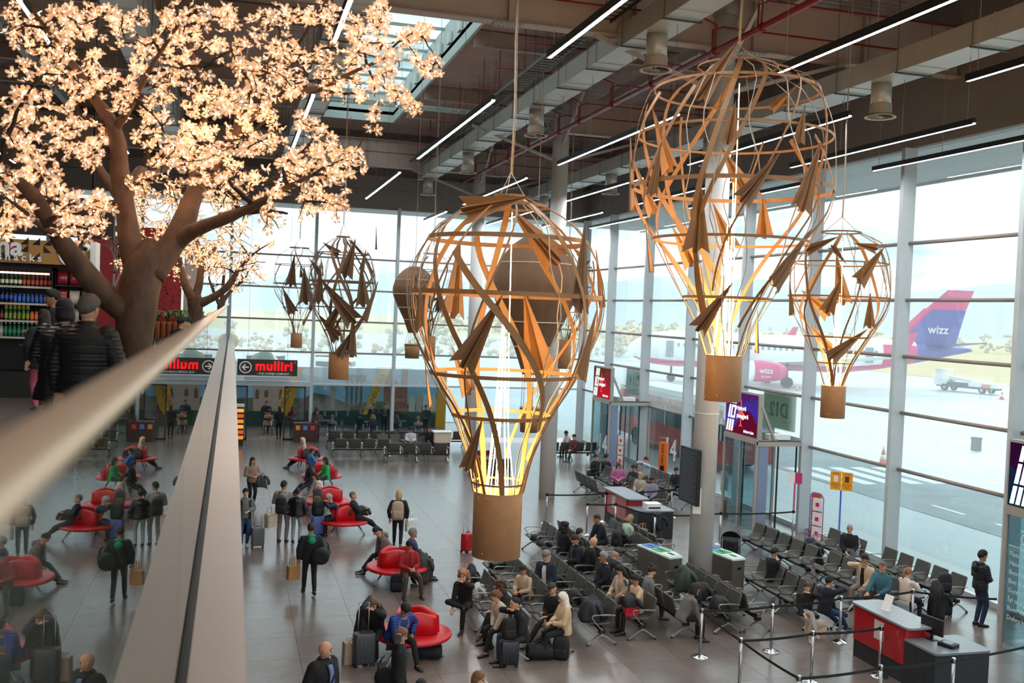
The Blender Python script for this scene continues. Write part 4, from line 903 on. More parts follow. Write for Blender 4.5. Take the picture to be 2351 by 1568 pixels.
rowY(5.55, 22.2, 19.0, -1, 'grey beam seats holding the bearded man and the women in front of him')
rowY(6.6, 24.35, 19.35, -1, 'grey beam seats ending beside the woman in the white headscarf')
rowY(7.65, 23.5, 19.65, -1, 'grey beam seats with the man in the dark suit and a puffer coat')
rowY(8.65, 27.4, 23.65, -1, 'grey beam seats with the man in glasses, far gang of the row')
rowY(8.65, 22.95, 19.85, -1, 'grey beam seats with the red bag on the end seat')
rowY(9.66, 27.3, 23.6, 1, 'grey beam seats with the curly haired woman, backs to the hall')
rowY(9.66, 22.9, 19.85, 1, 'grey beam seats with the woman in the grey sweater, backs to the hall')
rowY(10.78, 27.5, 24.35, -1, 'grey beam seats with the man in navy leaning forward')
rowY(11.75, 27.4, 25.5, 1, 'grey beam seats with the woman in mint green')
rowY(10.74, 22.2, 19.95, -1, 'grey beam seats with the green jacket, in front of the bins')
rowY(11.46, 21.7, 19.95, 1, 'short grey beam seats facing the girl, close to the retractable belt')
rowY(12.9, 22.4, 19.9, -1, 'grey beam seats with the girl in black, facing left')
rowY(13.62, 22.4, 19.9, 1, 'grey beam seats with the boy in jeans, facing the windows')
rowY(15.1, 26.55, 23.75, -1, 'row of empty grey beam seats behind the pushchair')
rowY(15.8, 26.55, 23.75, 1, 'grey beam seats with a dark coat, facing the windows')
rowY(15.3, 22.95, 20.4, -1, 'grey beam seats with the man in teal')
rowY(16.05, 22.95, 20.4, 1, 'grey beam seats with the pony tailed girl')
rowY(17.2, 23.2, 20.55, -1, 'row of empty grey beam seats closest to the right windows')
rowY(17.05, 25.6, 24.35, -1, 'short grey beam seats with the grey haired man by the sign pole')
rowY(14.4, 37.6, 31.9, -1, 'grey beam seats with the striped woman near the red desk')
rowY(13.3, 36.2, 34.4, 1, 'grey beam seats with the man in white sneakers')
rowY(16.2, 37.5, 33.2, -1, 'grey beam seats beside gate fourteen')
rowX(45.7, 4.9, 6.85, 1, 'grey beam seats seen from behind, left of the aisle')
rowX(44.3, 7.1, 9.25, 1, 'grey beam seats seen from behind, right of the aisle')
rowX(46.7, 7.0, 9.45, -1, 'grey beam seats with two men facing the camera')
rowX(48.6, 4.9, 7.6, 1, 'far grey beam seats against the left end windows')
rowX(48.6, 8.3, 11.0, 1, 'far grey beam seats against the middle end windows')
rowX(44.7, 14.7, 16.6, 1, 'grey beam seats seen from behind by gate fourteen')
# red island benches
redL = mat('#c1151f', .33, var=.05, scale=5, bump=.05, bscale=60)
def island(px, py, rz, label, r=.78):
    p = onZ(px, py, .44); o = thing('island_bench', label, 'bench', (p.x, p.y, 0), rz, 'red island benches')
    n = 36
    MB().lathe([(r - .1, .36), (r - .02, .37), (r, .40), (r - .01, .435), (r - .05, .455), (.02, .46)], n, 0, True, None, True).obj('seat', redL, o)
    for k in range(3):
        a0 = 2 * pi * k / 3; rings = []
        for i in range(9):                      # curved back panel, concave outward, between two star points
            u = i / 8 * 2 - 1; a = a0 + u * radians(52); rr = .30 + .20 * u * u
            c = V((rr * cos(a), rr * sin(a))); nrm = V((cos(a0), sin(a0)))
            ring = []
            for (off, z) in ((.05, .45), (.03, .72), (.02, .86), (-.0, .90), (-.06, .90), (-.10, .86), (-.12, .45)):
                q = c + nrm * off; ring.append((q.x, q.y, z - .10 * u * u * (z > .6)))
            rings.append(ring)
        MB().loft(rings, 0, True).obj('backrest', redL, o)
        la = a0 + pi / 3; MB().tube([(.35 * cos(la), .35 * sin(la), .38), (.62 * cos(la), .62 * sin(la), .03), (.63 * cos(la), .63 * sin(la), 0)], .024, 8).obj('leg', ALU, o)
    return o
island(912, 1298, radians(20), 'red island bench with the man in the red sweater')
island(790, 1192, radians(-75), 'red island bench with the blue suitcase beside it')
island(750, 1149, radians(-80), 'red island bench in the middle with the patterned backpack on it')
island(738, 1090, radians(15), 'red island bench with the woman in bright green')
island(703, 1050, radians(-60), 'red island bench furthest away with the blonde woman')
island(948, 1450, radians(35), 'red island bench closest to the camera with the navy gym bag under it')
# ================================================================== CROWD BARRIERS
beltM = mat('#17181b', .7); stR = .022
POSTS = {}
def post(key, px, py, ztop, label):
    p = onZ(px, py, 1.0 if ztop else 0.0); POSTS[key] = p
    o = thing('barrier_post', label, 'barrier post', (p.x, p.y, 0), 0, 'belt barrier posts')
    MB().lathe([(.175, 0), (.175, .012), (.15, .03), (.06, .05), (.03, .07)], 28).obj('base', CHROME, o)
    MB().lathe([(.03, .05), (.03, .93)], 14).obj('pole', ALU, o); MB().lathe([(.034, .92), (.034, 1.0), (.03, 1.015)], 14).obj('head', BLACK if key[0] == 'u' else CHROME, o)
    MB().bb((.025, -.025, .925), (.045, .025, .99)).obj('belt_clip', BLACK, o); MB().bb((-.045, -.025, .925), (-.025, .025, .99)).obj('belt_clip', BLACK, o)
for k, px, py, lab in (('a', 1612, 1398, 'in front of the woman in grey'), ('b', 1775, 1388, 'in front of the empty middle seats'), ('c', 1932, 1370, 'in front of the boy in jeans'), ('d', 2097, 1354, 'behind the red check-in desk'),
                       ('e', 1702, 1466, 'at the corner of the front belt'), ('f', 1835, 1552, 'at the very bottom corner'), ('g', 1867, 1450, 'in front of the tote bag'), ('h', 2024, 1438, 'in front of the red desk front'), ('i', 2023, 1528, 'nearest below the red desk'), ('j', 2190, 1512, 'in front of the grey desk end'),
                       ('u1', 1256, 1133, 'by the second column'), ('u2', 1391, 1130, 'beside the middle red desk, left'), ('u3', 1349, 1155, 'behind the curly haired woman'), ('u4', 1414, 1155, 'at the middle red desk front'), ('u5', 1504, 1180, 'beside the dark suitcase'), ('u6', 1543, 1122, 'right of the middle red desk'), ('u7', 1655, 1176, 'right of the round column'), ('u8', 1822, 1172, 'at gate twelve'), ('u9', 1349, 1042, 'in front of gate fourteen'), ('v1', 1066, 1018, 'by the far grey desk')):
    post(k, px, py, True, 'chrome belt barrier post ' + lab)
def belt(a, b, label, word=True):
    A = POSTS[a] if isinstance(a, str) else V(a); B = POSTS[b] if isinstance(b, str) else V(b); d = (B - A); L = d.length; d.normalize()
    o = thing('barrier_belt', label, 'belt', ((A + B) / 2)[:], 0, 'black barrier belts'); c = (A + B) / 2; o.location.z = .955
    pts = []; n = 8
    for k in range(n + 1):
        u = k / n; q = A + (B - A) * u - c; q.z = -.03 * 4 * u * (1 - u) * min(1, L / 2); pts.append(q)
    pts[0] += d * .05; pts[-1] -= d * .05
    MB().bar(pts, .004, .05).obj('webbing', beltM, o)
    if word and L > .8:
        s = V((0, 0, 1)).cross(d); sgn = 1 if (s.y < 0) else -1
        for k in range(max(1, int(L / .75))):
            u = (k + .5) / max(1, int(L / .75)); q = A + (B - A) * u - c; q.z = -.03 * 4 * u * (1 - u) * min(1, L / 2)
            q += s * (.004 * sgn); rz = atan2(d.y, d.x) + (0 if sgn > 0 and s.y < 0 else pi) 
            n_ = V((sin(rz), -cos(rz), 0)); 
            text('belt_lettering', 'TIA', .042, mat('#c8202c', .6), o, (A + (B - A) * u - c + n_ * .004 + V((0, 0, q.z)))[:], (pi / 2, 0, rz), .0005, .001)
    return o
for a, b, lab in (('a', 'b', 'behind the woman in grey'), ('b', 'c', 'in front of the girl in black'), ('c', 'd', 'behind the red desk, left'), ('d', (16.6, 18.2, .955), 'behind the red desk toward the gate'), ('a', 'e', 'running toward the camera on the left'), ('e', 'f', 'running to the bottom corner'), ('e', 'g', 'across the front, left'), ('g', 'h', 'across the front to the red desk'), ('i', 'j', 'nearest, below the red desk'), ('j', (16.3, 15.8, .955), 'nearest, toward the right gate'), ('f', 'i', 'at the bottom edge'),
                  ('u1', 'u2', 'by the second column'), ('u3', 'u4', 'behind the curly haired woman'), ('u4', 'u5', 'beside the middle red desk'), ('u5', 'u7', 'passing behind the round column'), ('u7', 'u8', 'in front of gate twelve'), ('u9', (16.3, 42.5, .955), 'in front of gate fourteen'), ('u2', 'u6', 'behind the middle red desk')):
    belt(a, b, 'black retractable barrier belt ' + lab, b not in ('u8',))
# ================================================================== CHECK-IN DESKS
greyT = mat('#8d9296', .3); charc = mat('#26282c', .5); redP = mat('#a60d1c', .28, coat=.4)
def rounded(x0, y0, x1, y1, r, n=5):
    P = []
    for cx_, cy_, a in ((x1 - r, y1 - r, 0), (x0 + r, y1 - r, 90), (x0 + r, y0 + r, 180), (x1 - r, y0 + r, 270)):
        P += [(cx_ + r * cos(radians(a + 90 * k / n)), cy_ + r * sin(radians(a + 90 * k / n))) for k in range(n + 1)]
    return P
def desk(x, y, label, L=2.55, full=True):
    o = thing('checkin_desk', label, 'desk', (x, y, 0), 0, 'red gate desks')
    hw = .36
    MB().prism(rounded(-hw + .05, -L / 2 + .9, hw, L / 2 + .02, .06), .0, .38).obj('plinth', charc, o)
    MB().prism(rounded(-hw, -L / 2 + .85, hw - .05, L / 2, .1), .38, 1.10).obj('red_front', redP, o)
    MB().prism(rounded(-hw - .04, -L / 2 + .72, hw, L / 2 + .04, .13), 1.10, 1.14).obj('high_counter', greyT, o)
    MB().prism(rounded(-hw - .041, -L / 2 + .719, hw + .001, L / 2 + .041, .13), 1.092, 1.10).obj('counter_edge', charc, o)
    MB().bb((-hw + .02, -L / 2, 0), (hw + .5, -L / 2 + .9, .86)).obj('side_cabinet', charc, o)
    MB().prism(rounded(-hw, -L / 2 - .03, hw + .55, -L / 2 + .92, .1), .86, .90).obj('low_counter', mat('#7c8288', .3), o)
    for k in (.3, .6): MB().bb((-hw + .018, -L / 2 + k * .9, .02), (-hw + .021, -L / 2 + k * .9 + .008, .84)).obj('panel_joint', BLACK, o)
    MB().bb((-hw - .004, L / 2 - 1.05, .62), (-hw, L / 2 - .75, 1.0)).obj('notice_sheet', mat('#c9c2bc', .7, var=.1, scale=40), o)
    return o
desk(13.05, 16.7, 'red and charcoal gate desk closest to the camera with a notice stand')
desk(12.6, 29.9, 'red and charcoal gate desk in front of the striped woman', 2.9)
desk(10.3, 40.5, 'red and charcoal gate desk seen through the glowing basket', 2.6)
def monitor(x, y, z, rz, label):
    o = thing('desk_monitor', label, 'monitor', (x, y, z), rz)
    MB().bb((-.09, -.07, 0), (.09, .07, .015)).obj('foot', BLACK, o); MB().bb((-.02, -.02, .015), (.02, .02, .2)).obj('neck', BLACK, o); MB().bb((-.26, -.015, .12), (.26, .02, .44)).obj('screen', DARK, o)
monitor(13.2, 16.15, .9, radians(100), 'black desk monitor behind the red counter front')
o = thing('card_reader', 'small black document reader on the low grey desk end', 'reader', (13.25, 15.75, .9), radians(20)); MB().prism(rounded(-.13, -.16, .13, .16, .03), 0, .07).obj('body', BLACK, o); MB().bb((-.09, -.1, .07), (.09, .1, .078)).obj('glass_plate', mat('#2a2c30', .1), o)
o = thing('notice_stand', 'white sheet in a clear stand on the red desk', 'notice', (13.0, 17.3, 1.14), radians(-78)); MB().bar([V((0, -.02, .0)), V((0, .1, .3))], .21, .006, (0, -1, .3)).obj('sheet', WHITE, o); MB().bb((-.1, -.05, 0), (.1, .08, .006)).obj('foot', mat('#dfe4e6', .1), o)
o = thing('printer', 'white boarding pass printer on the middle red desk', 'printer', (12.85, 28.75, .9), 0); MB().prism(rounded(-.25, -.2, .25, .2, .04), 0, .2).obj('body', WHITE, o); MB().bb((-.2, -.21, .05), (.2, -.2, .1)).obj('slot', BLACK, o)
monitor(10.5, 39.8, .9, radians(90), 'black desk monitor on the far red desk'); 
o = thing('podium_desk', 'beige and charcoal podium by the far seats', 'desk', (9.75, 46.4, 0)); MB().bb((-.45, -.3, 0), (.35, .3, .6)).obj('lower_box', charc, o); MB().bb((-.4, -.3, .6), (.4, .3, 1.08)).obj('upper_box', mat('#cbb9a4', .6), o); MB().bb((-.45, -.35, 1.08), (.45, .35, 1.12)).obj('counter', WHITE, o)
# ================================================================== BINS
brush = mat('#8f8880', .35, .75, var=.12, scale=4, stretch=(8, 8, .4))
def recyc(x, y, rz, label):
    o = thing('recycling_bin', label, 'bin', (x, y, 0), rz)
    L, w = .72, .24
    poly = [(-L, w * .6), (-L * .5, w * .95), (0, w * 1.06), (L * .5, w * .95), (L, w * .6), (L, -w), (-L, -w)]
    MB().prism(poly, .02, .92).obj('body', brush, o); MB().prism([(a * 1.03, b * 1.05) for a, b in poly], .92, .96).obj('lid_rim', mat('#cfe0da', .4), o)
    for k, c in enumerate(('#1f5fc0', '#18a05a', '#d9e6df')):
        xx = -L * .66 + k * L * .64
        MB().bb((xx - .19, -w + .06, .96), (xx + .19, w * .7, .975)).obj('lid', mat(c, .4), o); MB().bb((xx - .12, -.06, .975), (xx + .12, .04, .98)).obj('opening', BLACK, o)
    for k in (-.33, .33): MB().bb((L * k - .006, -w - .004, .05), (L * k + .006, -w, .9)).obj('seam', mat('#5d5852', .5), o)
    MB().bb((L - .001, -.08, .68), (L + .003, .04, .74)).obj('handle_slot', BLACK, o); MB().bb((-L * .95, -w * .9, 0), (L * .95, w * .5, .02)).obj('foot', BLACK, o)
recyc(10.75, 23.35, radians(-80), 'steel three way recycling bin left of the round column'); recyc(12.3, 23.0, radians(-80), 'steel three way recycling bin right of the round column')
o = thing('waste_station', 'dark brown waste station with orange, blue and red labels by the far doors', 'bin', (3.7, 50.7, 0)); brn = mat('#3d211b', .5)
MB().bb((-.6, -.25, 0), (.6, .25, .92)).obj('body', brn, o); MB().bb((-.62, -.27, .92), (.62, .27, .97)).obj('top', mat('#4b2b23', .4), o)
for k, c in enumerate(('#f09a1a', '#5a84d8', '#e0322a')): MB().bb((-.5 + k * .36, -.256, .62), (-.3 + k * .36, -.25, .84)).obj('label', mat(c, .5), o); MB().bb((-.52 + k * .36, -.1, .965), (-.28 + k * .36, .1, .975)).obj('opening', BLACK, o)
o = thing('snack_machine', 'tall warm lit snack cabinet partly hidden by the gallery edge', 'vending machine', (.38, 49.6, 0)); MB().bb((-.3, -.3, 0), (.3, .3, 1.9)).obj('cabinet', mat('#2a1710', .5), o)
for k in range(6): MB().bb((-.26, -.32, .3 + k * .26), (.28, -.3, .46 + k * .26)).obj('lit_shelf', emit(['#e08a2a', '#c85a20', '#f0a850'][k % 3], 1.1), o)
MB().bb((-.3, -.32, 1.85), (.3, .3, 1.95)).obj('top', WHITE, o)
# ================================================================== LUGGAGE
def suitcase(x, y, z, rz, col, label, h=.55, w=.38, d=.23, handle=.45, rough=.4, cat='suitcase'):
    o = thing('suitcase', label, cat, (x, y, z), rz); m = mat(col, rough); b = MB()
    P = rounded(-w / 2, -d / 2, w / 2, d / 2, .06); b.loft([[(a * k, c * k, zz) for a, c in P] for k, zz in ((.9, .06), (1, .09), (1, h + .02), (.9, h + .06))], 0, True); b.obj('shell', m, o)
    for s in (-1, 1):
        for k in (-.28, -.1, .1, .28): MB().bb((k * w - .008, s * d / 2 - .004, .12), (k * w + .008, s * d / 2 + .007, h)).obj('rib', m, o)
    for sx in (-1, 1):
        for sy in (-1, 1): MB().lathe([(.028, -.014), (.028, .014)], 10, 0, True, Matrix.Translation((sx * w * .4, sy * d * .36, .028)) @ Matrix.Rotation(pi / 2, 4, 'Y')).bb((sx * w * .4 - .02, sy * d * .36 - .02, .04), (sx * w * .4 + .02, sy * d * .36 + .02, .07)).obj('wheel', BLACK, o)
    if handle: MB().tube([(-.1, d * .32, h), (-.1, d * .32, h + handle), (.1, d * .32, h + handle), (.1, d * .32, h)], .01, 6).obj('pull_handle', ALU, o)
    MB().tube([(-.08, 0, h + .055), (-.07, 0, h + .09), (.07, 0, h + .09), (.08, 0, h + .055)], .012, 6).obj('carry_handle', BLACK, o)
    return o
def backpack(x, y, z, rz, col, label, h=.46, w=.31, d=.2, tilt=0, pocket=None, cat='backpack'):
    o = thing('backpack', label, cat, (x, y, z), rz); o.rotation_euler = (tilt, 0, rz); m = mat(col, .75, bump=.1, bscale=60)
    P = rounded(-w / 2, -d / 2, w / 2, d / 2, .07); b = MB(); b.loft([[(a * k, c * k, zz) for a, c in P] for k, zz in ((.88, 0), (1, .04), (1.02, h * .55), (.92, h * .85), (.7, h * .96), (.4, h))], 0, True); b.obj('body', m, o)
    q = MB(); q.loft([[(a * k * .8, c * .35 * k + d * .48, zz) for a, c in P] for k, zz in ((.85, .04), (1, .07), (1, h * .42), (.8, h * .5))], 0, True); q.obj('front_pocket', mat(pocket or col, .7), o)
    for s in (-1, 1): MB().bar([V((s * .08, -d * .3, h * .93)), V((s * .1, -d * .62, h * .75)), V((s * .11, -d * .66, h * .4)), V((s * .12, -d * .45, .05))], .05, .012, (0, -1, 0)).obj('shoulder_strap', m, o)
    MB().tube([(-.04, -d * .2, h * .97), (-.03, -d * .2, h + .04), (.03, -d * .2, h + .04), (.04, -d * .2, h * .97)], .009, 5).obj('grab_loop', m, o)
    return o
def duffel(x, y, z, rz, col, label, L=.55, r=.15, cat='bag', lying=True):
    o = thing('duffel_bag', label, cat, (x, y, z), rz); m = mat(col, .75, bump=.15, bscale=40); b = MB()
    rings = []
    for u in (-1, -.97, -.85, -.4, .1, .5, .85, .97, 1):
        k = .55 if abs(u) == 1 else .85 if abs(u) > .9 else 1.0
        rings.append([(u * L / 2, r * k * cos(a) * 1.05, max(.004, r * .95 + r * k * sin(a) * (.95 + .06 * sin(u * 5)))) for a in [2 * pi * i / 14 for i in range(14)]])
    b.loft(rings, 0, True); b.obj('body', m, o)
    MB().bar([V((u * L * .46, 0, r * 1.92)) for u in (-1, 0, 1)], .03, .008).obj('zip', BLACK, o)
    for s in (-1, 1): MB().tube([(-.12, s * r * .9, r), (-.1, s * r * .75, r * 2.1), (0, s * r * .4, r * 2.5), (.1, s * r * .75, r * 2.1), (.12, s * r * .9, r)], .011, 5).obj('handle', m, o)
    return o
def tote(x, y, z, rz, col, label, w=.36, h=.38, d=.14, handles=True, name='tote_bag', crumple=.03, cat='bag', hh=.16):
    o = thing(name, label, cat, (x, y, z), rz); m = mat(col, .8, var=.08, scale=9); r = random.Random(label); b = MB(); rings = []
    for k, zz in ((1, 0), (1.03, .04), (1.0, h * .5), (.97, h * .85), (.95, h)):
        rings.append([(a * k + r.uniform(-1, 1) * crumple * .5, c * k * (1 + .2 * (zz / h)) + r.uniform(-1, 1) * crumple * .5, max(0, zz + (r.uniform(-1, 1) * crumple if zz > .1 else 0))) for a, c in rounded(-w / 2, -d / 2, w / 2, d / 2, .03, 3)])
    b.loft(rings, 0, False); b.obj('body', m, o)
    if handles:
        for s in (-1, 1): MB().bar([V((-w * .22, s * d * .5, h - .03)), V((-w * .18, s * d * .35, h + hh)), V((w * .18, s * d * .35, h + hh)), V((w * .22, s * d * .5, h - .03))], .012, .02, (0, 1, 0)).obj('handle', m, o)
    return o
def heap(name, x, y, z, rz, s, cols, label, cat, seed, sag=0.0, quilt=0.0):
    o = thing(name, label, cat, (x, y, z), rz); r = random.Random(seed)
    for j, c in enumerate(cols):
        b = MB(); rings = []; n = 30; ph = r.uniform(0, 9)
        for i in range(13):
            u = i / 12; a = u * pi / 2; cc = max(.02, cos(a) ** .55); rg = []
            for k in range(n):
                t = 2 * pi * k / n; f = .11 * sin(5 * t + ph + 2 * u) + .07 * sin(9 * t + 2 * ph - 3 * u) + .16 * noise.noise((cos(t) * 1.6 + ph, sin(t) * 1.6, u * 1.5))
                w = 1 + f * (1 - .6 * u) + quilt * abs(sin(u * 16)); q = 1 + .22 * noise.noise((cos(t) * 1.1 * cc, sin(t) * 1.1 * cc + ph, 4))
                px = s[0] * .5 * cc * cos(t) * w; py = s[1] * .5 * cc * sin(t) * w
                rg.append((px + j * .04, py + j * .03, max(0, s[2] * .82 * sin(a) * q) - sag * max(0, px / s[0]) ** 2))
            rings.append(rg)
        b.loft(rings, 0, True); b.obj('body' if j == 0 else 'fold', mat(c, .7, bump=.35, bscale=11), o)
        s = (s[0] * .72, s[1] * .78, s[2] * 1.12)
    for sg in (-1, 1):
        sl = MB(); p0 = V((s[0] * .42 * sg, -s[1] * .25, s[2] * .55)); sl.tube([p0, p0 + V((.08 * sg, -.07, -.03)), p0 + V((.12 * sg, -.13, -.14)), p0 + V((.11 * sg, -.16, -.26 if s[2] > .45 else -.15))], [.05, .055, .05, .042], 8); sl.obj('sleeve', mat(cols[0], .7, bump=.35, bscale=11), o)
    return o
def pz(px, py, z=0.0):
    p = onZ(px, py, z); return p.x, p.y, z
suitcase(*pz(591, 1256), radians(5), '#63656a', 'grey hard trolley suitcase held by the woman in the dark coat', .5, .36, .24, .5)
suitcase(*pz(728, 1230), radians(20), '#5468a8', 'blue trolley suitcase beside the red bench', .55, .38, .24, .3)
backpack(*(lambda p: (p.x, p.y, .62))(onZ(728, 1230)), radians(200), '#0f1013', 'black backpack standing on the blue suitcase', .44, .34, .24)
backpack(*pz(910, 1357), radians(170), '#141d2c', 'navy backpack standing on the floor by the man in red', .44, .3, .2)
suitcase(*pz(834, 1528), radians(8), '#3d3f46', 'dark grey hard suitcase with a raised pull handle by the near bench', .58, .42, .25, .62, .35)
tote(*pz(803, 1522), radians(10), '#b9a48e', 'beige box bag standing beside the dark grey suitcase', .28, .42, .2, True, 'box_bag', .0, hh=.04)
heap('fur_coat', *(lambda p: (p.x, p.y, .5))(onZ(842, 1500)), radians(60), (.8, .4, .62), ['#14151d', '#191a24'], 'dark mottled fur coat draped over the near suitcase', 'coat', 3)
duffel(*pz(985, 1512), radians(-8), '#0e121d', 'navy gym bag on the floor under the near red bench', .5, .16)
suitcase(*pz(1167, 1530), radians(-5), '#20232a', 'black ribbed cabin suitcase with a bag strapped on top', .46, .38, .24, .42, .3)
backpack(*(lambda p: (p.x, p.y, .535))(onZ(1167, 1530)), radians(180), '#111216', 'black backpack sitting on the ribbed cabin suitcase', .42, .3, .16)
duffel(*pz(1238, 1513), radians(-12), '#0d0e11', 'black duffel bag on the floor by the headscarf woman', .55, .16)
backpack(*pz(1287, 1512), radians(150), '#0e0f13', 'black backpack on the floor at the end of the seats', .46, .33, .22)
tote(*pz(1873, 1463), radians(0), '#c7b096', 'cream canvas tote bag on the floor under the girl in black', .42, .34, .18, False, crumple=.06)
suitcase(*pz(2165, 1415), radians(-25), '#17181b', 'black trolley suitcase in front of the windows seats', .55, .38, .25, .35)
backpack(*(lambda p: (p.x, p.y, .62))(onZ(2165, 1415)), radians(155), '#1b1c20', 'black backpack on top of the black trolley suitcase', .44, .32, .2)
heap('dark_coat', *(lambda p: (p.x - .28, p.y - .1, .02))(onZ(2165, 1415)), radians(80), (.45, .35, .98), ['#0d0d10'], 'black coat hanging over the trolley suitcase by the windows', 'coat', 9)
tote(*(lambda p: (p.x, p.y, 0))(onZ(1474, 1245)), radians(-60), '#c39a68', 'brown paper bag standing beside the middle seats', .3, .42, .16, True, 'paper_bag', .01)
suitcase(*pz(1505, 1250), radians(30), '#1a1c20', 'dark suitcase with a black coat by the middle red desk', .5, .36, .24, .4)
heap('dark_coat', *(lambda p: (p.x, p.y, .45))(onZ(1505, 1250)), radians(30), (.5, .35, .6), ['#08080b'], 'black coat on top of the suitcase by the middle red desk', 'coat', 12)
tote(*(lambda p: (p.x, p.y, .44))(onX(1965, 1275, 17.15)), radians(40), '#dfe1e0', 'white plastic bag on the seat beside the grey haired man', .28, .26, .16, True, 'plastic_bag', .05)
suitcase(*pz(1072, 1268), radians(40), '#a8141c', 'red trolley suitcase half hidden by the large basket', .5, .38, .24, .4)
suitcase(*pz(1140, 1345), radians(20), '#0d0d0f', 'black soft trolley case under the large basket', .55, .4, .28, .2)
tote(8.5, 19.95, .44, radians(80), '#b3122a', 'red holdall on the end seat of the woman with the phone', .44, .24, .25, True, 'holdall', .03)
heap('dark_jacket', 8.5, 19.95, .66, radians(80), (.5, .4, .26), ['#141519'], 'black jacket lying on the red holdall', 'jacket', 21)
heap('puffer_coat', 7.55, 19.75, .44, radians(70), (.62, .55, .5), ['#1c1e25', '#16181e'], 'black quilted puffer coat heaped on the end seat', 'coat', 22, .2, .05)
heap('dark_coat', 7.55, 20.9, .44, radians(70), (.45, .4, .4), ['#131418'], 'dark jacket and bag on the seat beside the puffer coat', 'coat', 23)
heap('dark_jacket', 10.7, 20.0, .44, radians(70), (.5, .45, .35), ['#15171a', '#101114'], 'black quilted jacket on the end seat facing left', 'jacket', 24)
heap('green_jacket', 10.6, 21.6, .44, radians(80), (.6, .5, .62), ['#2b3a30', '#22302a'], 'dark green jacket heaped on the seat before the bins', 'jacket', 25)
heap('navy_coat', 10.6, 20.8, .44, radians(80), (.5, .5, .5), ['#14161f'], 'navy coat piled beside the green jacket', 'coat', 26)
heap('dark_bag', 8.55, 26.95, .44, radians(80), (.5, .4, .22), ['#121316'], 'black bag lying on the first seat of the glasses row', 'bag', 27)
heap('dark_bag', 8.55, 26.3, .44, radians(80), (.45, .4, .2), ['#17181b'], 'dark bag lying on the second seat of the glasses row', 'bag', 28)
heap('dark_coat', 10.7, 26.1, .44, radians(80), (.5, .45, .55), ['#0d0e12'], 'black coat hanging on the seat behind the man in navy', 'coat', 29)
heap('navy_coat', 15.75, 24.3, .44, radians(80), (.5, .45, .55), ['#101522', '#1a2238'], 'navy coat on the seat by the bag gauge', 'coat', 30)
heap('leather_bag', 7.6, 22.3, .44, radians(80), (.4, .35, .35), ['#0f1012'], 'black shiny bag on the seat beside the man in the suit', 'bag', 31)
heap('beige_bag', 6.55, 21.6, .42, radians(80), (.42, .36, .42), ['#8f8271', '#22242b'], 'beige rucksack with a dark jacket on the seat by the boy', 'bag', 32)
heap('grey_bag', 5.5, 21.7, .44, radians(80), (.36, .3, .36), ['#a9a8a6'], 'light grey rucksack on the seat beside the fair curly woman', 'bag', 33)
heap('black_rucksack', 5.75, 23.3, .0, radians(80), (.42, .4, .85), ['#0c0d0f'], 'tall black rucksack standing by the large basket', 'bag', 34)
heap('dark_jacket', 3.85, 30.1, .62, radians(10), (.6, .35, .3), ['#2b2624'], 'dark brown jacket over the red bench back beside the bald man', 'jacket', 35, .3)
heap('grey_coat', 4.75, 24.5, .05, radians(10), (.5, .5, .82), ['#34322f', '#3f3d39'], 'grey coat hanging over luggage beside the man in red', 'coat', 36)
heap('dark_jacket', 3.3, 42.2, .5, radians(10), (.7, .4, .45), ['#2b2d30'], 'dark jacket on the back of the furthest red bench', 'jacket', 37)
backpack(3.75, 37.2, .46, radians(60), '#b0182c', 'red backpack on the bench beside the woman in green', .42, .3, .2)
backpack(2.85, 32.75, .46, radians(160), '#3a3d42', 'grey backpack with yellow print on the middle red bench', .46, .3, .2, pocket='#6e6a3c')
tote(2.45, 33.2, .0, radians(20), '#b48f6c', 'brown paper bag at the foot of the middle red bench', .28, .4, .16, True, 'paper_bag', .01)
heap('teal_jacket', 3.35, 19.2, .25, radians(30), (.6, .4, .42), ['#0f3a40', '#12484c'], 'dark teal jacket under the man in the blue striped jacket', 'jacket', 38)
# pushchair
o = thing('pushchair', 'black pushchair with a tan blanket beside the right hand bin', 'pushchair', (13.4, 24.6, 0), radians(150))
MB().tube([(-.25, -.35, .06), (-.25, .0, .55), (-.25, .35, 1.0), (.25, .35, 1.0), (.25, 0, .55), (.25, -.35, .06)], .016, 6).tube([(-.25, .4, .06), (-.25, -.05, .6)], .014, 6).tube([(.25, .4, .06), (.25, -.05, .6)], .014, 6).obj('frame', BLACK, o)
MB().loft([[(-.22, y, z), (.22, y, z), (.2, y + .06, z + .05), (-.2, y + .06, z + .05)] for y, z in ((-.3, .45), (-.05, .42), (.15, .75), (.2, .95))], 0, True).obj('seat', charc, o)
MB().loft([[(.25 * cos(a), .12 + .3 * cos(b) * -1, .85 + .3 * sin(b) * (.4 + .6 * sin(a))) for a in [pi * i / 8 for i in range(9)]] for b in (.1, .5, .9, 1.3, 1.7)], 0, True, False, False).obj('hood', mat('#1d1a1c', .8), o)
MB().ell((0, -.1, .72), (.2, .26, .12), 12, 8).obj('blanket', mat('#9a7550', .9, bump=.3), o)
for sx in (-1, 1):
    for yy in (-.36, .4): MB().lathe([(.09, -.02), (.09, .02)], 14, 0, True, Matrix.Translation((sx * .25, yy, .09)) @ Matrix.Rotation(pi / 2, 4, 'Y')).obj('wheel', BLACK, o)
heap('dark_bag', 13.25, 24.2, .12, radians(60), (.42, .36, .45), ['#0d0e10'], 'black bag hanging under the pushchair', 'bag', 40)
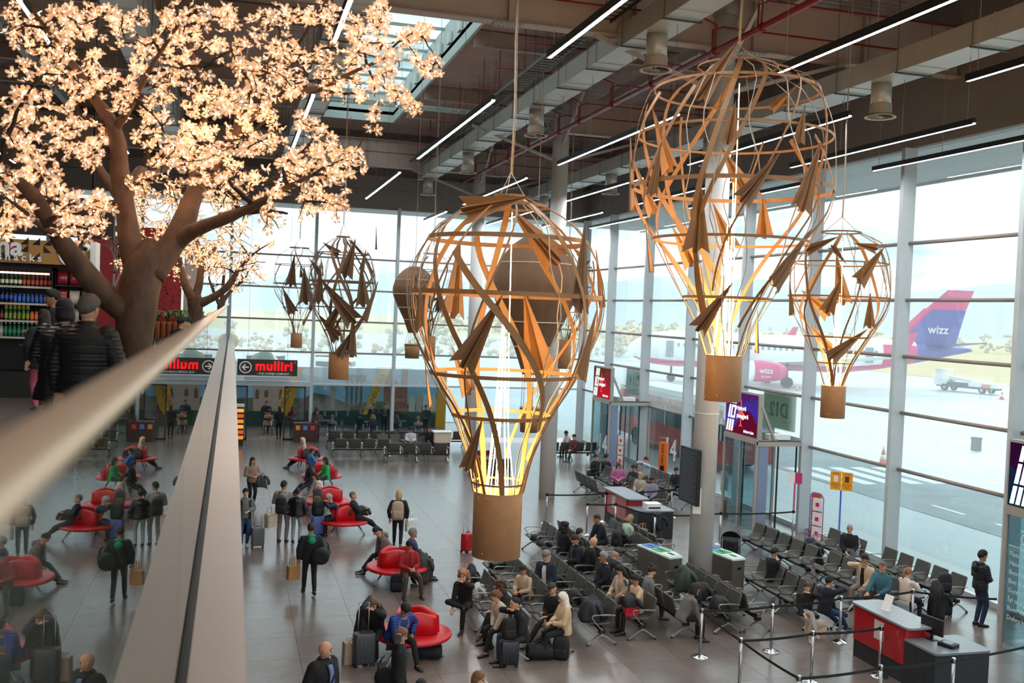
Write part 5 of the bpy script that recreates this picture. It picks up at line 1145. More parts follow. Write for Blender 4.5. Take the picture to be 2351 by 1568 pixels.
# ================================================================== PEOPLE
SKIN = [mat('#c9977a', .55), mat('#b07d5e', .55), mat('#d9ab90', .55)]
EYE = mat('#1a1412', .4); LIP = mat('#9c5a4c', .5)
def head_mb(skin_i=0):
    mb = MB(); rings = []; n = 18; rx, ry, rz = .076, .099, .122
    for j in range(13):
        a = -1.45 + 2.9 * j / 12; z = rz * sin(a); c = cos(a) ** .8; ring = []
        d = max(0, -z / rz)
        for k in range(n):
            t = 2 * pi * k / n + pi / 2; x = rx * c * cos(t) * (1 - .26 * d ** 1.5); y = ry * c * sin(t)
            if y < 0: y *= (1 - .42 * d)
            else: y = y * (1 - .05 * d) + .012 * d * (abs(x) < .045)
            if y > .06 and -.005 < z < .04: y -= .008
            ring.append((x, y, z))
        rings.append(ring)
    mb.loft(rings, 0, True)
    mb.loft([[(-.008, .088, .03), (.008, .088, .03), (0, .097, .03)], [(-.013, .090, .0), (.013, .090, .0), (0, .118, -.004)], [(-.016, .088, -.018), (.016, .088, -.018), (0, .122, -.02)], [(-.012, .086, -.03), (.012, .086, -.03), (0, .1, -.03)]], 0, True)
    for s in (-1, 1):
        mb.ell((s * .030, .083, .012), (.013, .010, .007), 8, 5, 1)
        mb.bar([V((s * .014, .094, .032)), V((s * .032, .091, .036)), V((s * .048, .080, .031))], .008, .006, (0, 1, 0), 1)
        mb.ell((s * .077, -.005, .0), (.010, .020, .032), 8, 6, 0)
    mb.ell((0, .090, -.056), (.024, .010, .008), 8, 5, 2); mb.ell((0, .085, -.1), (.03, .02, .02), 8, 5, 0)
    return mb
HEAD = head_mb()
def hand_mb():
    mb = MB(); mb.loft([[(.024 * cos(t) * a, y, .016 * sin(t) * b) for t in [2 * pi * k / 8 for k in range(8)]] for y, a, b in ((-.03, 1, 1), (.0, 1, 1), (.03, 1.5, 1.0), (.075, 1.75, .9), (.09, 1.6, .7))], 0, True)
    for x, L, a in ((-.030, .068, .10), (-.010, .080, .03), (.011, .075, -.03), (.031, .058, -.12)):
        mb.tube([(x, .078, 0), (x - a * .2 * L, .085 + L * .4, -.004), (x - a * .3 * L, .085 + L * .75, -.02), (x - a * .3 * L, .085 + L * .92, -.042)], [.0095, .009, .008, .006], 6)
    mb.tube([(.022, .012, -.004), (.046, .036, -.01), (.056, .062, -.018), (.054, .082, -.026)], [.012, .0115, .010, .007], 6)
    return mb
HAND = hand_mb()
def hair_mb(style, rnd):
    mb = MB(); n = 20; rx, ry, rz = .076, .099, .122
    def shell(zf, zs, zb, th, steps=8, front_thin=1.0):
        rings = []
        for j in range(steps + 1):
            u = j / steps; ring = []
            for k in range(n):
                t = 2 * pi * k / n + pi / 2; f = sin(t)                    # f=1 front, -1 back
                lo = (zf + (zs - zf) * (1 - max(0, f)) if f > 0 else zs + (zb - zs) * (-f)) + .009 * noise.noise((cos(t) * 5, sin(t) * 5, th * 99))
                a0 = math.asin(max(-.95, min(.98, lo / rz))); a = a0 + (pi / 2 - a0) * u * .985
                tk = th * min(1, .25 + u * 4) * (1 + .25 * noise.noise((cos(t) * 3, sin(t) * 3, a * 3 + th * 50))); c = cos(a) ** .8; z = rz * sin(a); d = max(0, -z / rz)
                x = (rx + tk) * c * cos(t) * (1 - .2 * d ** 1.5); y = (ry + tk) * c * sin(t)
                if y < 0: y *= (1 - .36 * d)
                ring.append((x, y, z + tk * sin(a)))
            rings.append(ring)
        mb.loft(rings, 0, True)
    if style in ('short', 'crop', 'grey'): shell(.058, .005, -.055, .012 if style == 'crop' else .019)
    elif style == 'balding': shell(.108, .02, -.055, .010)
    elif style == 'shaved': shell(.062, .01, -.05, .004)
    elif style in ('bob', 'long', 'pony', 'bun', 'tied'):
        shell(.068, -.01, -.075, .017)
        if style in ('bob', 'long'):
            L = .15 if style == 'bob' else .33; rings = []
            for i, u in enumerate((0, .15, .4, .7, 1)):
                z = .03 - L * u; w = (.092 + .014 * u) * (1 - .25 * (u > .9)); ring = []
                for k in range(13):
                    t = radians(-205 + 230 * k / 12); ring.append((w * cos(t), -.012 + (.10 - .02 * u) * sin(t) - .012 * u, z))
                inner = [(x * .72, y * .6 - .02, z) for x, y, z in reversed(ring)]
                rings.append(ring + inner)
            mb.loft(rings, 0, True)
        if style == 'pony': mb.tube([(0, -.09, .05), (0, -.135, .045), (0, -.155, -.03), (0, -.14, -.14), (0, -.13, -.22)], [.02, .03, .034, .028, .008], 8)
        if style == 'bun': mb.ell((0, -.085, .10), (.045, .045, .04), 10, 7)
        if style == 'tied': mb.ell((0, -.11, -.01), (.035, .04, .045), 10, 7)
    elif style == 'curly':
        shell(.075, -.02, -.09, .028)
        for k in range(46):
            t = rnd.uniform(radians(-215), radians(35)); z = rnd.uniform(-.13, .1); w = .095 + .02 * (z < 0); mb.ell((w * cos(t), -.01 + w * 1.05 * sin(t) - .01, z), (.036, .036, .04), 6, 4)
        for k in range(12):
            t = rnd.uniform(0, 2 * pi); mb.ell((.06 * cos(t), .07 * sin(t) - .01, .11), (.036, .036, .03), 6, 4)
    elif style == 'cap':
        shell(.052, .045, .02, .018); mb.loft([[(-.065, .07, .062), (.065, .07, .062), (.065, .07, .07), (-.065, .07, .07)], [(-.06, .13, .055), (.06, .13, .055), (.06, .13, .062), (-.06, .13, .062)], [(-.03, .165, .044), (.03, .165, .044), (.03, .165, .05), (-.03, .165, .05)]], 0, True)
    elif style == 'beanie': shell(.045, .0, -.04, .022)
    elif style == 'scarf':
        shell(.07, -.08, -.11, .022)
        rings = []
        for z, w, d_, yo in ((-.02, .1, .1, -.02), (-.09, .095, .1, -.01), (-.15, .11, .11, 0), (-.21, .15, .12, -.01)):
            rings.append([(w * cos(t), yo + d_ * sin(t) * (1 if sin(t) < 0 else .72), z) for t in [2 * pi * k / 16 for k in range(16)]])
        mb.loft(rings, 0, True)
    return mb
def ik(a, b, l1, l2, pole):
    d = b - a; L = max(.02, d.length); mx = (l1 + l2) * .999
    if L > mx: b = a + d * (mx / L); d = b - a; L = mx
    x = (l1 * l1 - l2 * l2 + L * L) / (2 * L); hh = sqrt(max(0, l1 * l1 - x * x)); dn = d / L; p = pole - dn * pole.dot(dn)
    p = p.normalized() if p.length > 1e-5 else dn.orthogonal().normalized()
    return a + dn * x + p * hh, b
ARM = {'side': (.25, .02, -.08), 'lap': (.07, .27, .04), 'phone': (.05, .30, .17), 'face': (.03, .19, .52), 'knee': (.14, .40, .04), 'ear': (.13, .10, .66), 'hip': (.23, -.03, .06), 'rest': (.28, .14, .08), 'point': (.5, .30, .40), 'carry': (.27, .05, -.09), 'fold': (-.06, .2, .22), 'seat': (.3, -.05, .0), 'high': (.08, .34, .34), 'belly': (.08, .2, .14)}
PQ = []                    # remesh queue
def remesh_obj(mb, vox, sm=3):
    me = mb.mesh('raw', []) if False else None
    me = bpy.data.meshes.new('raw'); me.from_pydata(mb.v, [], mb.f); me.update()
    o = bpy.data.objects.new('raw', me); COL.objects.link(o)
    r = o.modifiers.new('r', 'REMESH'); r.mode = 'VOXEL'; r.voxel_size = vox; r.use_smooth_shade = True
    s = o.modifiers.new('s', 'SMOOTH'); s.factor = .5; s.iterations = sm
    return o
def quiltmat(col, freq, rough=.45, strength=.9, col2=None, rows=False):
    key = ('Q', col, freq, col2, rough)
    if key in MATS: return MATS[key]
    m = bpy.data.materials.new('quilted_%d' % len(MATS)); m.use_nodes = True; t = m.node_tree; b = t.nodes['Principled BSDF']; b.inputs['Base Color'].default_value = lin(col); b.inputs['Roughness'].default_value = rough
    c = N(t, 'ShaderNodeTexCoord'); w = N(t, 'ShaderNodeTexWave', Scale=freq, Distortion=1.0); w.bands_direction = 'Z'; w.inputs['Detail'].default_value = 1.5; t.links.new(c.outputs['Object'], w.inputs['Vector'])
    if col2:
        mx = N(t, 'ShaderNodeValToRGB'); mx.color_ramp.interpolation = 'CONSTANT'; mx.color_ramp.elements[0].color = lin(col); mx.color_ramp.elements[1].color = lin(col2); mx.color_ramp.elements[1].position = .6; t.links.new(w.outputs['Fac'], mx.inputs[0]); t.links.new(mx.outputs[0], b.inputs['Base Color'])
    else:
        bp = N(t, 'ShaderNodeBump', Strength=strength * .45, Distance=.02); t.links.new(w.outputs['Fac'], bp.inputs['Height']); t.links.new(bp.outputs[0], b.inputs['Normal'])
    MATS[key] = m; return m
def cloth(c):
    if isinstance(c, str): return mat(c, .85, var=.12, scale=9, bump=.35, bscale=13)
    return quiltmat(*c)
SEAT = .46
def person(label, at, face, pose='sit', h=1.72, top='#1a1b20', legs='#1c1e24', shoe='#18181a', hair=('short', '#1c1512'), skin=0, arms=('lap', 'lap'), lean=0, feet='flat', nod=8, turn=0, side=0, z0=0.0, coat=0, hood=None, collar=None, bulk=1.0, far=False, topname='jacket', zs=SEAT, rnd_seed=None, quilt=0, scarf=None, xy=None, shirt=None, strap=None, zipc=None, wcollar=None, opencoat=None):
    s = h / 1.75; rnd = random.Random(label)
    ln = radians(lean); dr = V((sin(radians(side)) * .5, sin(ln), cos(ln))).normalized(); R = V((1, 0, 0)); Fw = R.cross(dr) * -1; Fw = V((0, cos(ln), -sin(ln)))
    sit = pose == 'sit'
    Hc = V((0, -.02, zs + .085)) if sit else V((0, 0, .93 * s))
    T = .475 * s
    def tp(x, y, z): return Hc + R * x * s + Fw * y * s + dr * z * s
    neck = tp(0, -.005, .50); hd_dir = (dr * .75 + V((0, 0, .45))).normalized() if lean > 0 else (dr * .5 + V((0, 0, .5))).normalized()
    hc = neck + hd_dir * .155 * s + V((0, .025 * s, 0))
    # legs
    FT = {'flat': ((-.11, .42, .075), (.11, .42, .075)), 'ext': ((-.13, .74, .085), (.11, .68, .085)), 'tuck': ((-.1, .22, .09), (.1, .25, .075)), 'wide': ((-.22, .42, .075), (.22, .44, .075)), 'cross': ((-.07, .44, .075), (-.17, .58, .27)), 'fig4': ((-.12, .43, .075), (-.15, .42, .56)), 'split': ((-.16, .55, .075), (.14, .2, .075)),
          'stand': ((-.1, .0, .075), (.1, .03, .075)), 'walk': ((-.09, .24, .08), (.09, -.22, .11)), 'close': ((-.08, 0, .075), (.08, .02, .075))}[feet if sit else ('stand' if feet == 'flat' else feet)]
    LG = []
    for i, sx in enumerate((-1, 1)):
        hip = Hc + V((sx * .09 * s, 0, 0)); f = FT[i]; ft = V((f[0] * (s if not sit else 1), f[1] * s, f[2]))
        pole = V((sx * .12, 1, .5 if sit else 0))
        if feet == 'cross' and i == 1: pole = V((-.25, .4, 1.3))
        if feet == 'fig4' and i == 1: pole = V((1, .3, .2))
        k, a = ik(hip, ft, .445 * s, .435 * s, pole); LG.append((hip, k, a))
    AR = []
    for i, sx in enumerate((-1, 1)):
        sh = tp(sx * .178, -.01, .435); a = ARM[arms[i]]; tg = tp(sx * a[0], a[1], a[2])
        if arms[i] in ('face', 'ear'): tg = hc + V((sx * (.045 if arms[i] == 'face' else .12) * s, .125 * s if arms[i] == 'face' else .0, (-.11 if arms[i] == 'face' else .03) * s))
        pole = V((sx * .9, -.6, -.5)) if arms[i] not in ('hip', 'ear') else V((sx * 1.4, .2, -.3))
        e, w = ik(sh, tg, .285 * s, .265 * s, pole); AR.append((sh, e, w))
    vox = .034 if far else .021
    # --- body (skin)
    b = MB(); ring = lambda t, rx, ry, off=0, n=14: [tp(rx * cos(q), off + ry * sin(q), t) for q in [2 * pi * k / n for k in range(n)]]
    b.loft([ring(-.08, .10, .08), ring(.1, .11, .075), ring(.3, .13, .085), ring(.43, .12, .07), ring(.5, .05, .05)])
    b.tube([tp(0, -.01, .46), neck, hc - hd_dir * .05 * s], [.06 * s, .054 * s, .056 * s], 10)
    b.ell(hc, (.068 * s, .08 * s, .10 * s), 10, 8)
    for sh, e, w in AR: b.tube([sh, e, w, w + (w - e).normalized() * .02], [.045 * s, .042 * s, .03 * s, .028 * s], 8)
    for hp, k, a in LG: b.tube([hp, k, a, a + V((0, .0, -.04))], [.075 * s, .055 * s, .042 * s, .042 * s], 8)
    ob = remesh_obj(b, max(vox, .024), 2)
    # --- top
    t = MB(); B = bulk * 1.12; o_ = lambda q: q * B
    rg = [(-.10, .165, .115, 0), (.0, .165, .12, 0), (.12, .150, .112, 0), (.26, .168, .12, 0), (.38, .178, .112, -.005), (.445, .15, .09, -.01), (.495, .075, .066, -.01), (.515, .066, .06, -.01)]
    if coat and not sit: rg = [(-coat, .20, .15, 0), (-.2, .19, .14, 0)] + rg
    if quilt:
        rr = []
        for q in range(int((rg[-3][0] - rg[0][0]) / .012)):
            zt = rg[0][0] + .012 * q
            for (a, b_) in zip(rg, rg[1:]):
                if a[0] <= zt <= b_[0]:
                    u = (zt - a[0]) / (b_[0] - a[0]); k_ = 1 + .07 * abs(sin(pi * zt / quilt)); rr.append((zt, (a[1] + (b_[1] - a[1]) * u) * k_, (a[2] + (b_[2] - a[2]) * u) * k_, 0)); break
        rg = rr + rg[-2:]
    t.loft([ring(z, o_(rx), o_(ry), of, 20) for z, rx, ry, of in rg])
    for sh, e, w in AR:
        t.ell(sh + V((0, 0, -.015)), (.066 * s * B, .066 * s * B, .068 * s * B), 8, 6); ps = [sh, sh + (e - sh) * .5, e, e + (w - e) * .5, w - (w - e).normalized() * .015]; rd = [.066, .062, .057, .050, .042]
        if quilt: ps = [sh + (e - sh) * i / 14 for i in range(14)] + [e + (w - e) * i / 14 for i in range(15)]; rd = [(.064 - .02 * i / 28) * (1 + .13 * abs(sin(pi * i / 3.0))) for i in range(29)]
        t.tube(ps, [q * s * B for q in rd], 10)
    def fr_(z):
        for (a, b_) in zip(rg, rg[1:]):
            if a[0] <= z <= b_[0]: return (a[2] + (b_[2] - a[2]) * (z - a[0]) / (b_[0] - a[0])) * B + a[3] + .006
        return .1
    ext = []
    if shirt:
        zz = [.02, .12, .22, .32, .40, .455]; q = MB(); q.bar([tp(0, fr_(z), z) for z in zz], .10 * s, .016, (0, 1, 0)); ext.append(('shirt', q, shirt))
        for s_ in (-1, 1): q = MB(); q.bar([tp(s_ * (.055 + .0 * z), fr_(z) - .004, z) for z in zz] + [tp(s_ * .06, .04, .50)], .03 * s, .024, (0, 1, 0)); ext.append(('lapel', q, top))
    if zipc: q = MB(); q.bar([tp(0, fr_(z), z) for z in (-.06, .04, .14, .24, .34, .42, .47)], .014 * s, .012, (0, 1, 0)); ext.append(('zip', q, zipc))
    if strap:
        q = MB(); P_ = []
        for u in [i / 12 for i in range(13)]:
            a_ = pi * 1.5 - 2 * pi * 0 + u * 0; z = .45 - .47 * u; x = -.13 + .29 * u; w_ = 1.0; P_.append(tp(x, fr_(max(-.05, z)) * sqrt(max(.05, 1 - (x / .19) ** 2)) + .01, z))
        q.bar(P_, .035 * s, .01, (0, 1, 0)); ext.append(('strap', q, strap))
    if wcollar: q = MB(); q.tube([tp(.062 * cos(a_), -.01 + .06 * sin(a_), .49 + .012 * -sin(a_)) for a_ in [2 * pi * k_ / 12 for k_ in range(13)]], .016, 6); ext.append(('shirt_collar', q, wcollar))
    if hood:
        hc_ = hood if isinstance(hood, str) else top; q = MB(); q.tube([tp(.085 * cos(a_), -.015 + .085 * sin(a_), .475 - .02 * sin(a_)) for a_ in [radians(70 - 320 * k_ / 14) for k_ in range(15)]], [.02] + [.03 + .012 * sin(pi * k_ / 12) for k_ in range(13)] + [.02], 8); q.ell(tp(0, -.125 * B, .40), (.095 * s, .05 * s, .085 * s), 12, 8); ext.append(('hood', q, hc_))
    if opencoat:
        q = MB(); rr_ = []
        for z in (.44, .3, .1, -.1, -.35, -.6):
            w_ = .19 + .03 * max(0, -z); d_ = .135 + .03 * max(0, -z); o1 = [tp(w_ * cos(a_), d_ * sin(a_), z) for a_ in [radians(-240 + 300 * k_ / 16) for k_ in range(17)]]; o2 = [tp(.93 * w_ * cos(a_), .9 * d_ * sin(a_), z) for a_ in [radians(60 - 300 * k_ / 16) for k_ in range(17)]]; rr_.append(o1 + o2)
        q.loft(rr_, 0, True); ext.append(('open_coat', q, opencoat))
    if collar: t.lathe([(.075 * s, 0), (.082 * s, .05 * s), (.08 * s, .07 * s), (.06 * s, .06 * s), (.06 * s, 0)], 14, mtx=Matrix.Translation(tp(0, -.012, .49)))
    tq = vox if not quilt else .013
    ot = remesh_obj(t, tq, 2 if not quilt else 1)
    # --- trousers
    g = MB(); g.loft([ring(-.10, .12, .10), ring(-.04, .158, .118), ring(.06, .155, .112), ring(.13, .148, .108)])
    for hp, k, a in LG: 
        g.ell(hp, (.09 * s, .10 * s, .10 * s), 8, 6); g.tube([hp, hp + (k - hp) * .5, k, k + (a - k) * .45, a + (a - k).normalized() * .0], [.092 * s, .083 * s, .066 * s, .062 * s, .05 * s], 10)
    og = remesh_obj(g, vox, 2)
    # --- shoes
    sh_ = []
    for i, (hp, k, a) in enumerate(LG):
        dn = (a - k).normalized(); fwd = V((0, 1, 0)) - dn * dn.y * (0 if abs(a.z - .075) < .05 else 1)
        if feet == 'cross' and i == 1 and sit: fwd = V((-.25, .75, -.35))
        if feet == 'fig4' and i == 1 and sit: fwd = V((-.5, .7, .2))
        fwd.normalize(); up = V((0, 0, 1)) if abs(a.z - .075) < .06 else -dn
        up = (up - fwd * up.dot(fwd)).normalized(); sd = fwd.cross(up); m = MB(); rs = []
        for y, w, zt in ((-.07, .028, .06), (-.05, .040, .085), (.0, .042, .09), (.06, .043, .06), (.12, .047, .045), (.17, .040, .035), (.195, .022, .022)):
            rs.append([a + (fwd * y + sd * (w * cos(q)) + up * ((zt * .5 if sin(q) >= 0 else .5 * zt) * sin(q) - .072 + zt * .5)) * s for q in [2 * pi * k_ / 10 for k_ in range(10)]])
        m.loft(rs, 0, True); sh_.append(m)
    # --- head frame
    hn = radians(nod + lean * .35); ht = radians(turn); fr = V((sin(ht) * cos(hn), cos(ht) * cos(hn), -sin(hn))); rt = V((cos(ht), -sin(ht), 0)); upv = rt.cross(fr)
    HM = Matrix((rt, fr, upv)).transposed().to_4x4(); HM.translation = hc; HM = HM @ Matrix.Diagonal((s * 1.03, s * 1.03, s * 1.03, 1))
    PQ.append(dict(label=label, ob=ob, ot=ot, og=og, sh=sh_, HM=HM, AR=AR, s=s, skin=skin, hair=hair, top=top, legs=legs, shoe=shoe, hc=hc, at=at, xy=xy, face=face, z0=z0, rnd=rnd, topname=topname, scarf=scarf, ext=ext, tp=tp, far=far, Hc=Hc))
def flush():
    dg = bpy.context.evaluated_depsgraph_get()
    for P in PQ:
        a = -radians(P['face']); Rz = Matrix.Rotation(a, 3, 'Z')
        off = Rz @ P['hc']
        if P['xy']: base = V((P['xy'][0], P['xy'][1], P['z0']))
        else:
            q = onZ(P['at'][0], P['at'][1], P['z0'] + P['hc'].z); base = V((q.x - off.x, q.y - off.y, P['z0']))
        o = thing('person', P['label'], 'person', base, a)
        mb = MB()
        me = bpy.data.meshes.new_from_object(P['ob'].evaluated_get(dg)); mb.add([tuple(v.co) for v in me.vertices], [tuple(f.vertices) for f in me.polygons], 0, True)
        for ls, Mx in ((HEAD, P['HM']),):
            k0 = len(mb.v); mb.v += [tuple(Mx @ V(p)) for p in ls.v]
            for f, m, sm in zip(ls.f, ls.m, ls.s): mb.f.append(tuple(i + k0 for i in f)); mb.m.append(m); mb.s.append(True)
        for i, (sh, e, w) in enumerate(P['AR']):
            d = (w - e).normalized(); n = V((0, 0, 1)) - d * d.z; n = n.normalized() if n.length > .15 else (V((0, 1, 0)) - d * d.y).normalized() * -1; x = d.cross(n); sx = 1 if i == 0 else -1
            Hm = Matrix((x, d, n)).transposed().to_4x4(); Hm.translation = w; Hm = Hm @ Matrix.Diagonal((sx * P['s'], P['s'], P['s'], 1))
            k0 = len(mb.v); mb.v += [tuple(Hm @ V(p)) for p in HAND.v]
            for f in HAND.f: mb.f.append(tuple(q + k0 for q in (reversed(f) if sx < 0 else f))); mb.m.append(0); mb.s.append(True)
        mb.obj('body', [SKIN[P['skin']], EYE, LIP], o)
        for key, nm, c in (('ot', P['topname'], P['top']), ('og', 'trousers', P['legs'])):
            me = bpy.data.meshes.new_from_object(P[key].evaluated_get(dg)); me.materials.clear(); me.materials.append(cloth(c)); link(nm, me, o)
        for m in P['sh']: m.obj('shoe', mat(P['shoe'], .5), o)
        st, hcol = P['hair']
        if st != 'bald':
            hm = hair_mb(st, P['rnd']); q = MB(); q.add(hm.v, hm.f, 0, True, P['HM']); q.obj({'cap': 'cap', 'beanie': 'beanie', 'scarf': 'headscarf'}.get(st, 'hair'), mat(hcol, .7, var=.2, scale=20, bump=.5, bscale=60, stretch=(1, 1, .25)), o)
        if P['scarf']:
            tp = P['tp']; q = MB()
            q.tube([tp(.07 * cos(t), .0 + .075 * sin(t), .475 + .015 * sin(t)) for t in [2 * pi * k / 14 for k in range(15)]], .028, 6)
            for s_ in (-1, 1): q.bar([tp(s_ * .07, .08, .46), tp(s_ * .085, .14, .36), tp(s_ * .09, .135, .2), tp(s_ * .09, .13, .05)], .06, .02, (0, 1, 0))
            q.obj('scarf', mat(P['scarf'], .9), o)
        for nm, q, c in P['ext']: q.obj(nm, cloth(c), o)
        P['obj'] = o
    for P in PQ:
        for k in ('ob', 'ot', 'og'):
            me = P[k].data; bpy.data.objects.remove(P[k]); bpy.data.meshes.remove(me)
def held(name, label, cat, pl, off, size, col, rough=.3):
    return None
K, BK = '#16171b', '#0d0e11'
BR = '#2a1b13'; BLK = '#120f0e'; BL = '#c3a06c'; GR = '#8c8984'
W_ = 'stand'
# ---- standing people on the lower floor
person('woman in a brown sweater standing with a dark coat over her arm', (580, 1058), 155, W_, 1.7, '#8d7260', K, BLK, ('long', BR), 0, ('belly', 'belly'), feet='close', topname='sweater')
person('woman in a grey sweater and long dark coat beside a trolley suitcase', (564, 1131), 172, W_, 1.68, '#6d6d6d', '#2d456e', '#d8d8d8', ('tied', BLK), 2, ('belly', 'carry'), feet='close', topname='sweater', opencoat='#101116')
person('man in a grey hooded sweatshirt with a black backpack seen from behind', (652, 1114), 18, W_, 1.82, '#8b8580', '#7b756f', BLK, ('crop', BLK), 1, ('belly', 'belly'), hood=1, turn=25, bulk=1.12, topname='sweatshirt')
person('boy in a black quilted puffer jacket and pale jeans seen from behind', (683, 1130), 15, W_, 1.62, ('#0d0f12', 5.5, .3), '#8f9a9b', BLK, ('crop', BLK), 1, ('side', 'side'), bulk=1.2, hood=1)
person('man in a black jacket with a green and blue hood carrying a paper bag', (714, 1213), 355, W_, 1.74, '#14161a', '#1d1c1f', BLK, ('crop', BR), 1, ('carry', 'side'), hood='#168a62', feet='walk', bulk=1.15, wcollar='#2f3f9a')
person('blonde woman with a beige backpack walking away across the hall', (916, 1135), 8, W_, 1.68, '#17181c', '#101216', '#1a2326', ('bob', '#b0936c'), 2, ('side', 'carry'), feet='walk', bulk=1.05)
person('boy in a blue long sleeved shirt and grey trousers standing by the bench', (716, 1036), 70, W_, 1.55, '#3f6fb5', '#7f7c84', '#5a5a62', ('crop', BR), 1, ('hip', 'hip'), topname='shirt')
person('woman in a pink fleece standing by the seats and looking down', (1420, 1068), 195, W_, 1.62, '#b0608f', K, BLK, ('long', '#5a4030'), 2, ('belly', 'belly'), feet='close', nod=35, lean=8, topname='fleece')
person('man in a dark quilted jacket and blue jeans standing by the right windows', (2256, 1276), 95, W_, 1.82, ('#12151d', 5.5, .5), '#232f4d', BLK, ('short', BLK), 0, ('belly', 'belly'), hood=1, bulk=1.12, feet='close', zipc='#5b5f68')
person('bald man in a navy jacket and blue patterned shirt walking at the bottom edge', (746, 1492), 140, W_, 1.78, '#10131b', '#1c1e25', BLK, ('bald', BR), 0, ('side', 'side'), turn=-40, bulk=1.42, collar=1, shirt=('#2f4d88', 14, .6, .5, '#8096bd'), strap='#0a0a0c')
person('woman in black with short brown hair raising her hand to her neck', (921, 1458), 115, W_, 1.68, '#131417', K, BLK, ('bob', '#7a573d'), 2, ('side', 'ear'), nod=22, topname='sweater')
person('brown haired woman whose head alone shows at the bottom edge', (1098, 1560), 120, W_, 1.64, '#1a1c22', K, BLK, ('bob', '#7c5638'), 2, ('side', 'side'))
person('dark haired man whose hair just shows at the very bottom edge', (966, 1580), 20, W_, 1.66, '#20222a', K, BLK, ('short', BLK), 1, ('side', 'side'))
# ---- benches
person('blonde woman in a beige sweater sitting on the furthest red bench', (695, 1011), 262, 'sit', 1.68, '#c0aaa0', '#17191d', BLK, ('long', '#d8c39a'), 2, ('lap', 'lap'), 8, 'ext', topname='sweater')
person('woman in a bright green sweater sitting with a bottle on the red bench', (747, 1057), 255, 'sit', 1.66, '#2fa862', '#30343c', BLK, ('long', BLK), 1, ('lap', 'phone'), 6, 'flat', topname='sweater')
person('small girl with long brown hair sitting behind the boy in blue', (727, 1053), 190, 'sit', 1.25, '#8a7a70', K, BLK, ('long', '#6a4a38'), 2, ('lap', 'lap'), 0, 'tuck', topname='sweater')
person('person in dark clothes hidden behind the boy in blue on the bench', (708, 1066), 250, 'sit', 1.6, '#26262b', '#1d2430', BLK, ('long', BLK), 1, ('lap', 'lap'), 12, 'ext')
person('dark haired woman in a white sweater bending over her bag on the bench', (723, 1092), 255, 'sit', 1.66, '#cfc4b8', '#b8a493', BLK, ('long', BR), 2, ('knee', 'knee'), 24, 'ext', nod=20, topname='sweater')
person('grey haired man in navy covering his face with his hands', (756, 1143), 250, 'sit', 1.74, '#1b2034', '#1a1c24', BLK, ('grey', '#9a9794'), 0, ('face', 'face'), 28, 'flat', nod=25, topname='sweater')
person('bald man in sunglasses and tan shoes stretched out on the red bench', (810, 1138), 100, 'sit', 1.76, '#16181d', '#1f2228', '#b0743c', ('shaved', '#6a5d52'), 0, ('lap', 'phone'), -18, 'ext', nod=-4, wcollar='#c9cccf')
person('young man in a grey hooded vest bending over his phone on the red bench', (866, 1219), 262, 'sit', 1.76, '#6d625a', '#111318', '#1b1b1d', ('crop', BLK), 0, ('knee', 'knee'), 36, 'ext', nod=30, hood=1, topname='sweatshirt')
person('man in a red sweater and brown trousers looking at his phone', (940, 1252), 172, 'sit', 1.74, '#8f1220', '#4a3b31', '#221c1a', ('short', BLK), 1, ('phone', 'phone'), 4, 'wide', nod=26, topname='sweater', zipc='#3a0a10', wcollar='#1a1a20')
person('grey haired man in a blue jacket leaning back behind the man in red', (948, 1224), 88, 'sit', 1.76, '#20405f', '#15161a', BLK, ('grey', '#77736d'), 1, ('lap', 'lap'), -6, 'flat', nod=0)
person('long haired woman in a dark coat bowing her head on the near bench', (857, 1384), 205, 'sit', 1.68, '#101116', '#15161b', BLK, ('long', '#6b4a33'), 2, ('face', 'lap'), 22, 'tuck', nod=40, bulk=1.1)
person('man in a blue striped jacket and black beanie with a grey scarf, head down', (930, 1398), 158, 'sit', 1.76, ('#1c3f9c', 6.5, .6, .9, '#101c4e'), '#121317', BLK, ('beanie', '#0d0e10'), 1, ('rest', 'knee'), 30, 'split', nod=35, scarf='#8b7a6c', bulk=1.25)
# ---- rows facing left
person('fair curly haired woman in black with crossed legs and ankle boots', (1064, 1322), 215, 'sit', 1.7, '#0e0e11', '#0f1013', BLK, ('curly', '#9a6f48'), 2, ('face', 'knee'), 14, 'fig4', nod=10, topname='sweater')
person('curly brown haired woman in black holding a phone beside the beige sweater', (1146, 1346), 255, 'sit', 1.68, '#101115', '#101116', BLK, ('curly', '#4a2f20'), 2, ('phone', 'lap'), 8, 'cross', turn=40, topname='sweater')
person('woman in a beige sweater leaning forward with her hand on her knee', (1139, 1369), 250, 'sit', 1.68, '#c2b2a0', '#121316', BLK, ('tied', '#6a452d'), 2, ('knee', 'lap'), 22, 'split', turn=30, topname='sweater')
person('bearded man in a black jacket and blue jeans holding a cup to his mouth', (1183, 1386), 265, 'sit', 1.78, '#121318', '#2b3546', BLK, ('balding', BLK), 0, ('lap', 'face'), 16, 'flat', turn=-5, collar=1, shirt='#b9b4ae')
person('boy in a beige and white sweater looking down at a phone', (1201, 1308), 235, 'sit', 1.55, '#b79c83', '#1d2230', '#d8d4cd', ('crop', BLK), 1, ('phone', 'phone'), 8, 'flat', nod=22, topname='sweater')
person('man in a dark flat cap and black coat looking at his hands', (1268, 1352), 245, 'sit', 1.74, '#141518', '#111216', BLK, ('cap', '#2d2d2f'), 0, ('phone', 'lap'), 14, 'ext', nod=24, bulk=1.1)
person('woman in a white patterned headscarf, cream vest and blue sleeves', (1293, 1374), 268, 'sit', 1.66, '#c6ad8c', '#101114', BLK, ('scarf', '#d9d2c8'), 2, ('phone', 'phone'), 4, 'split', nod=14, bulk=1.12, topname='vest')
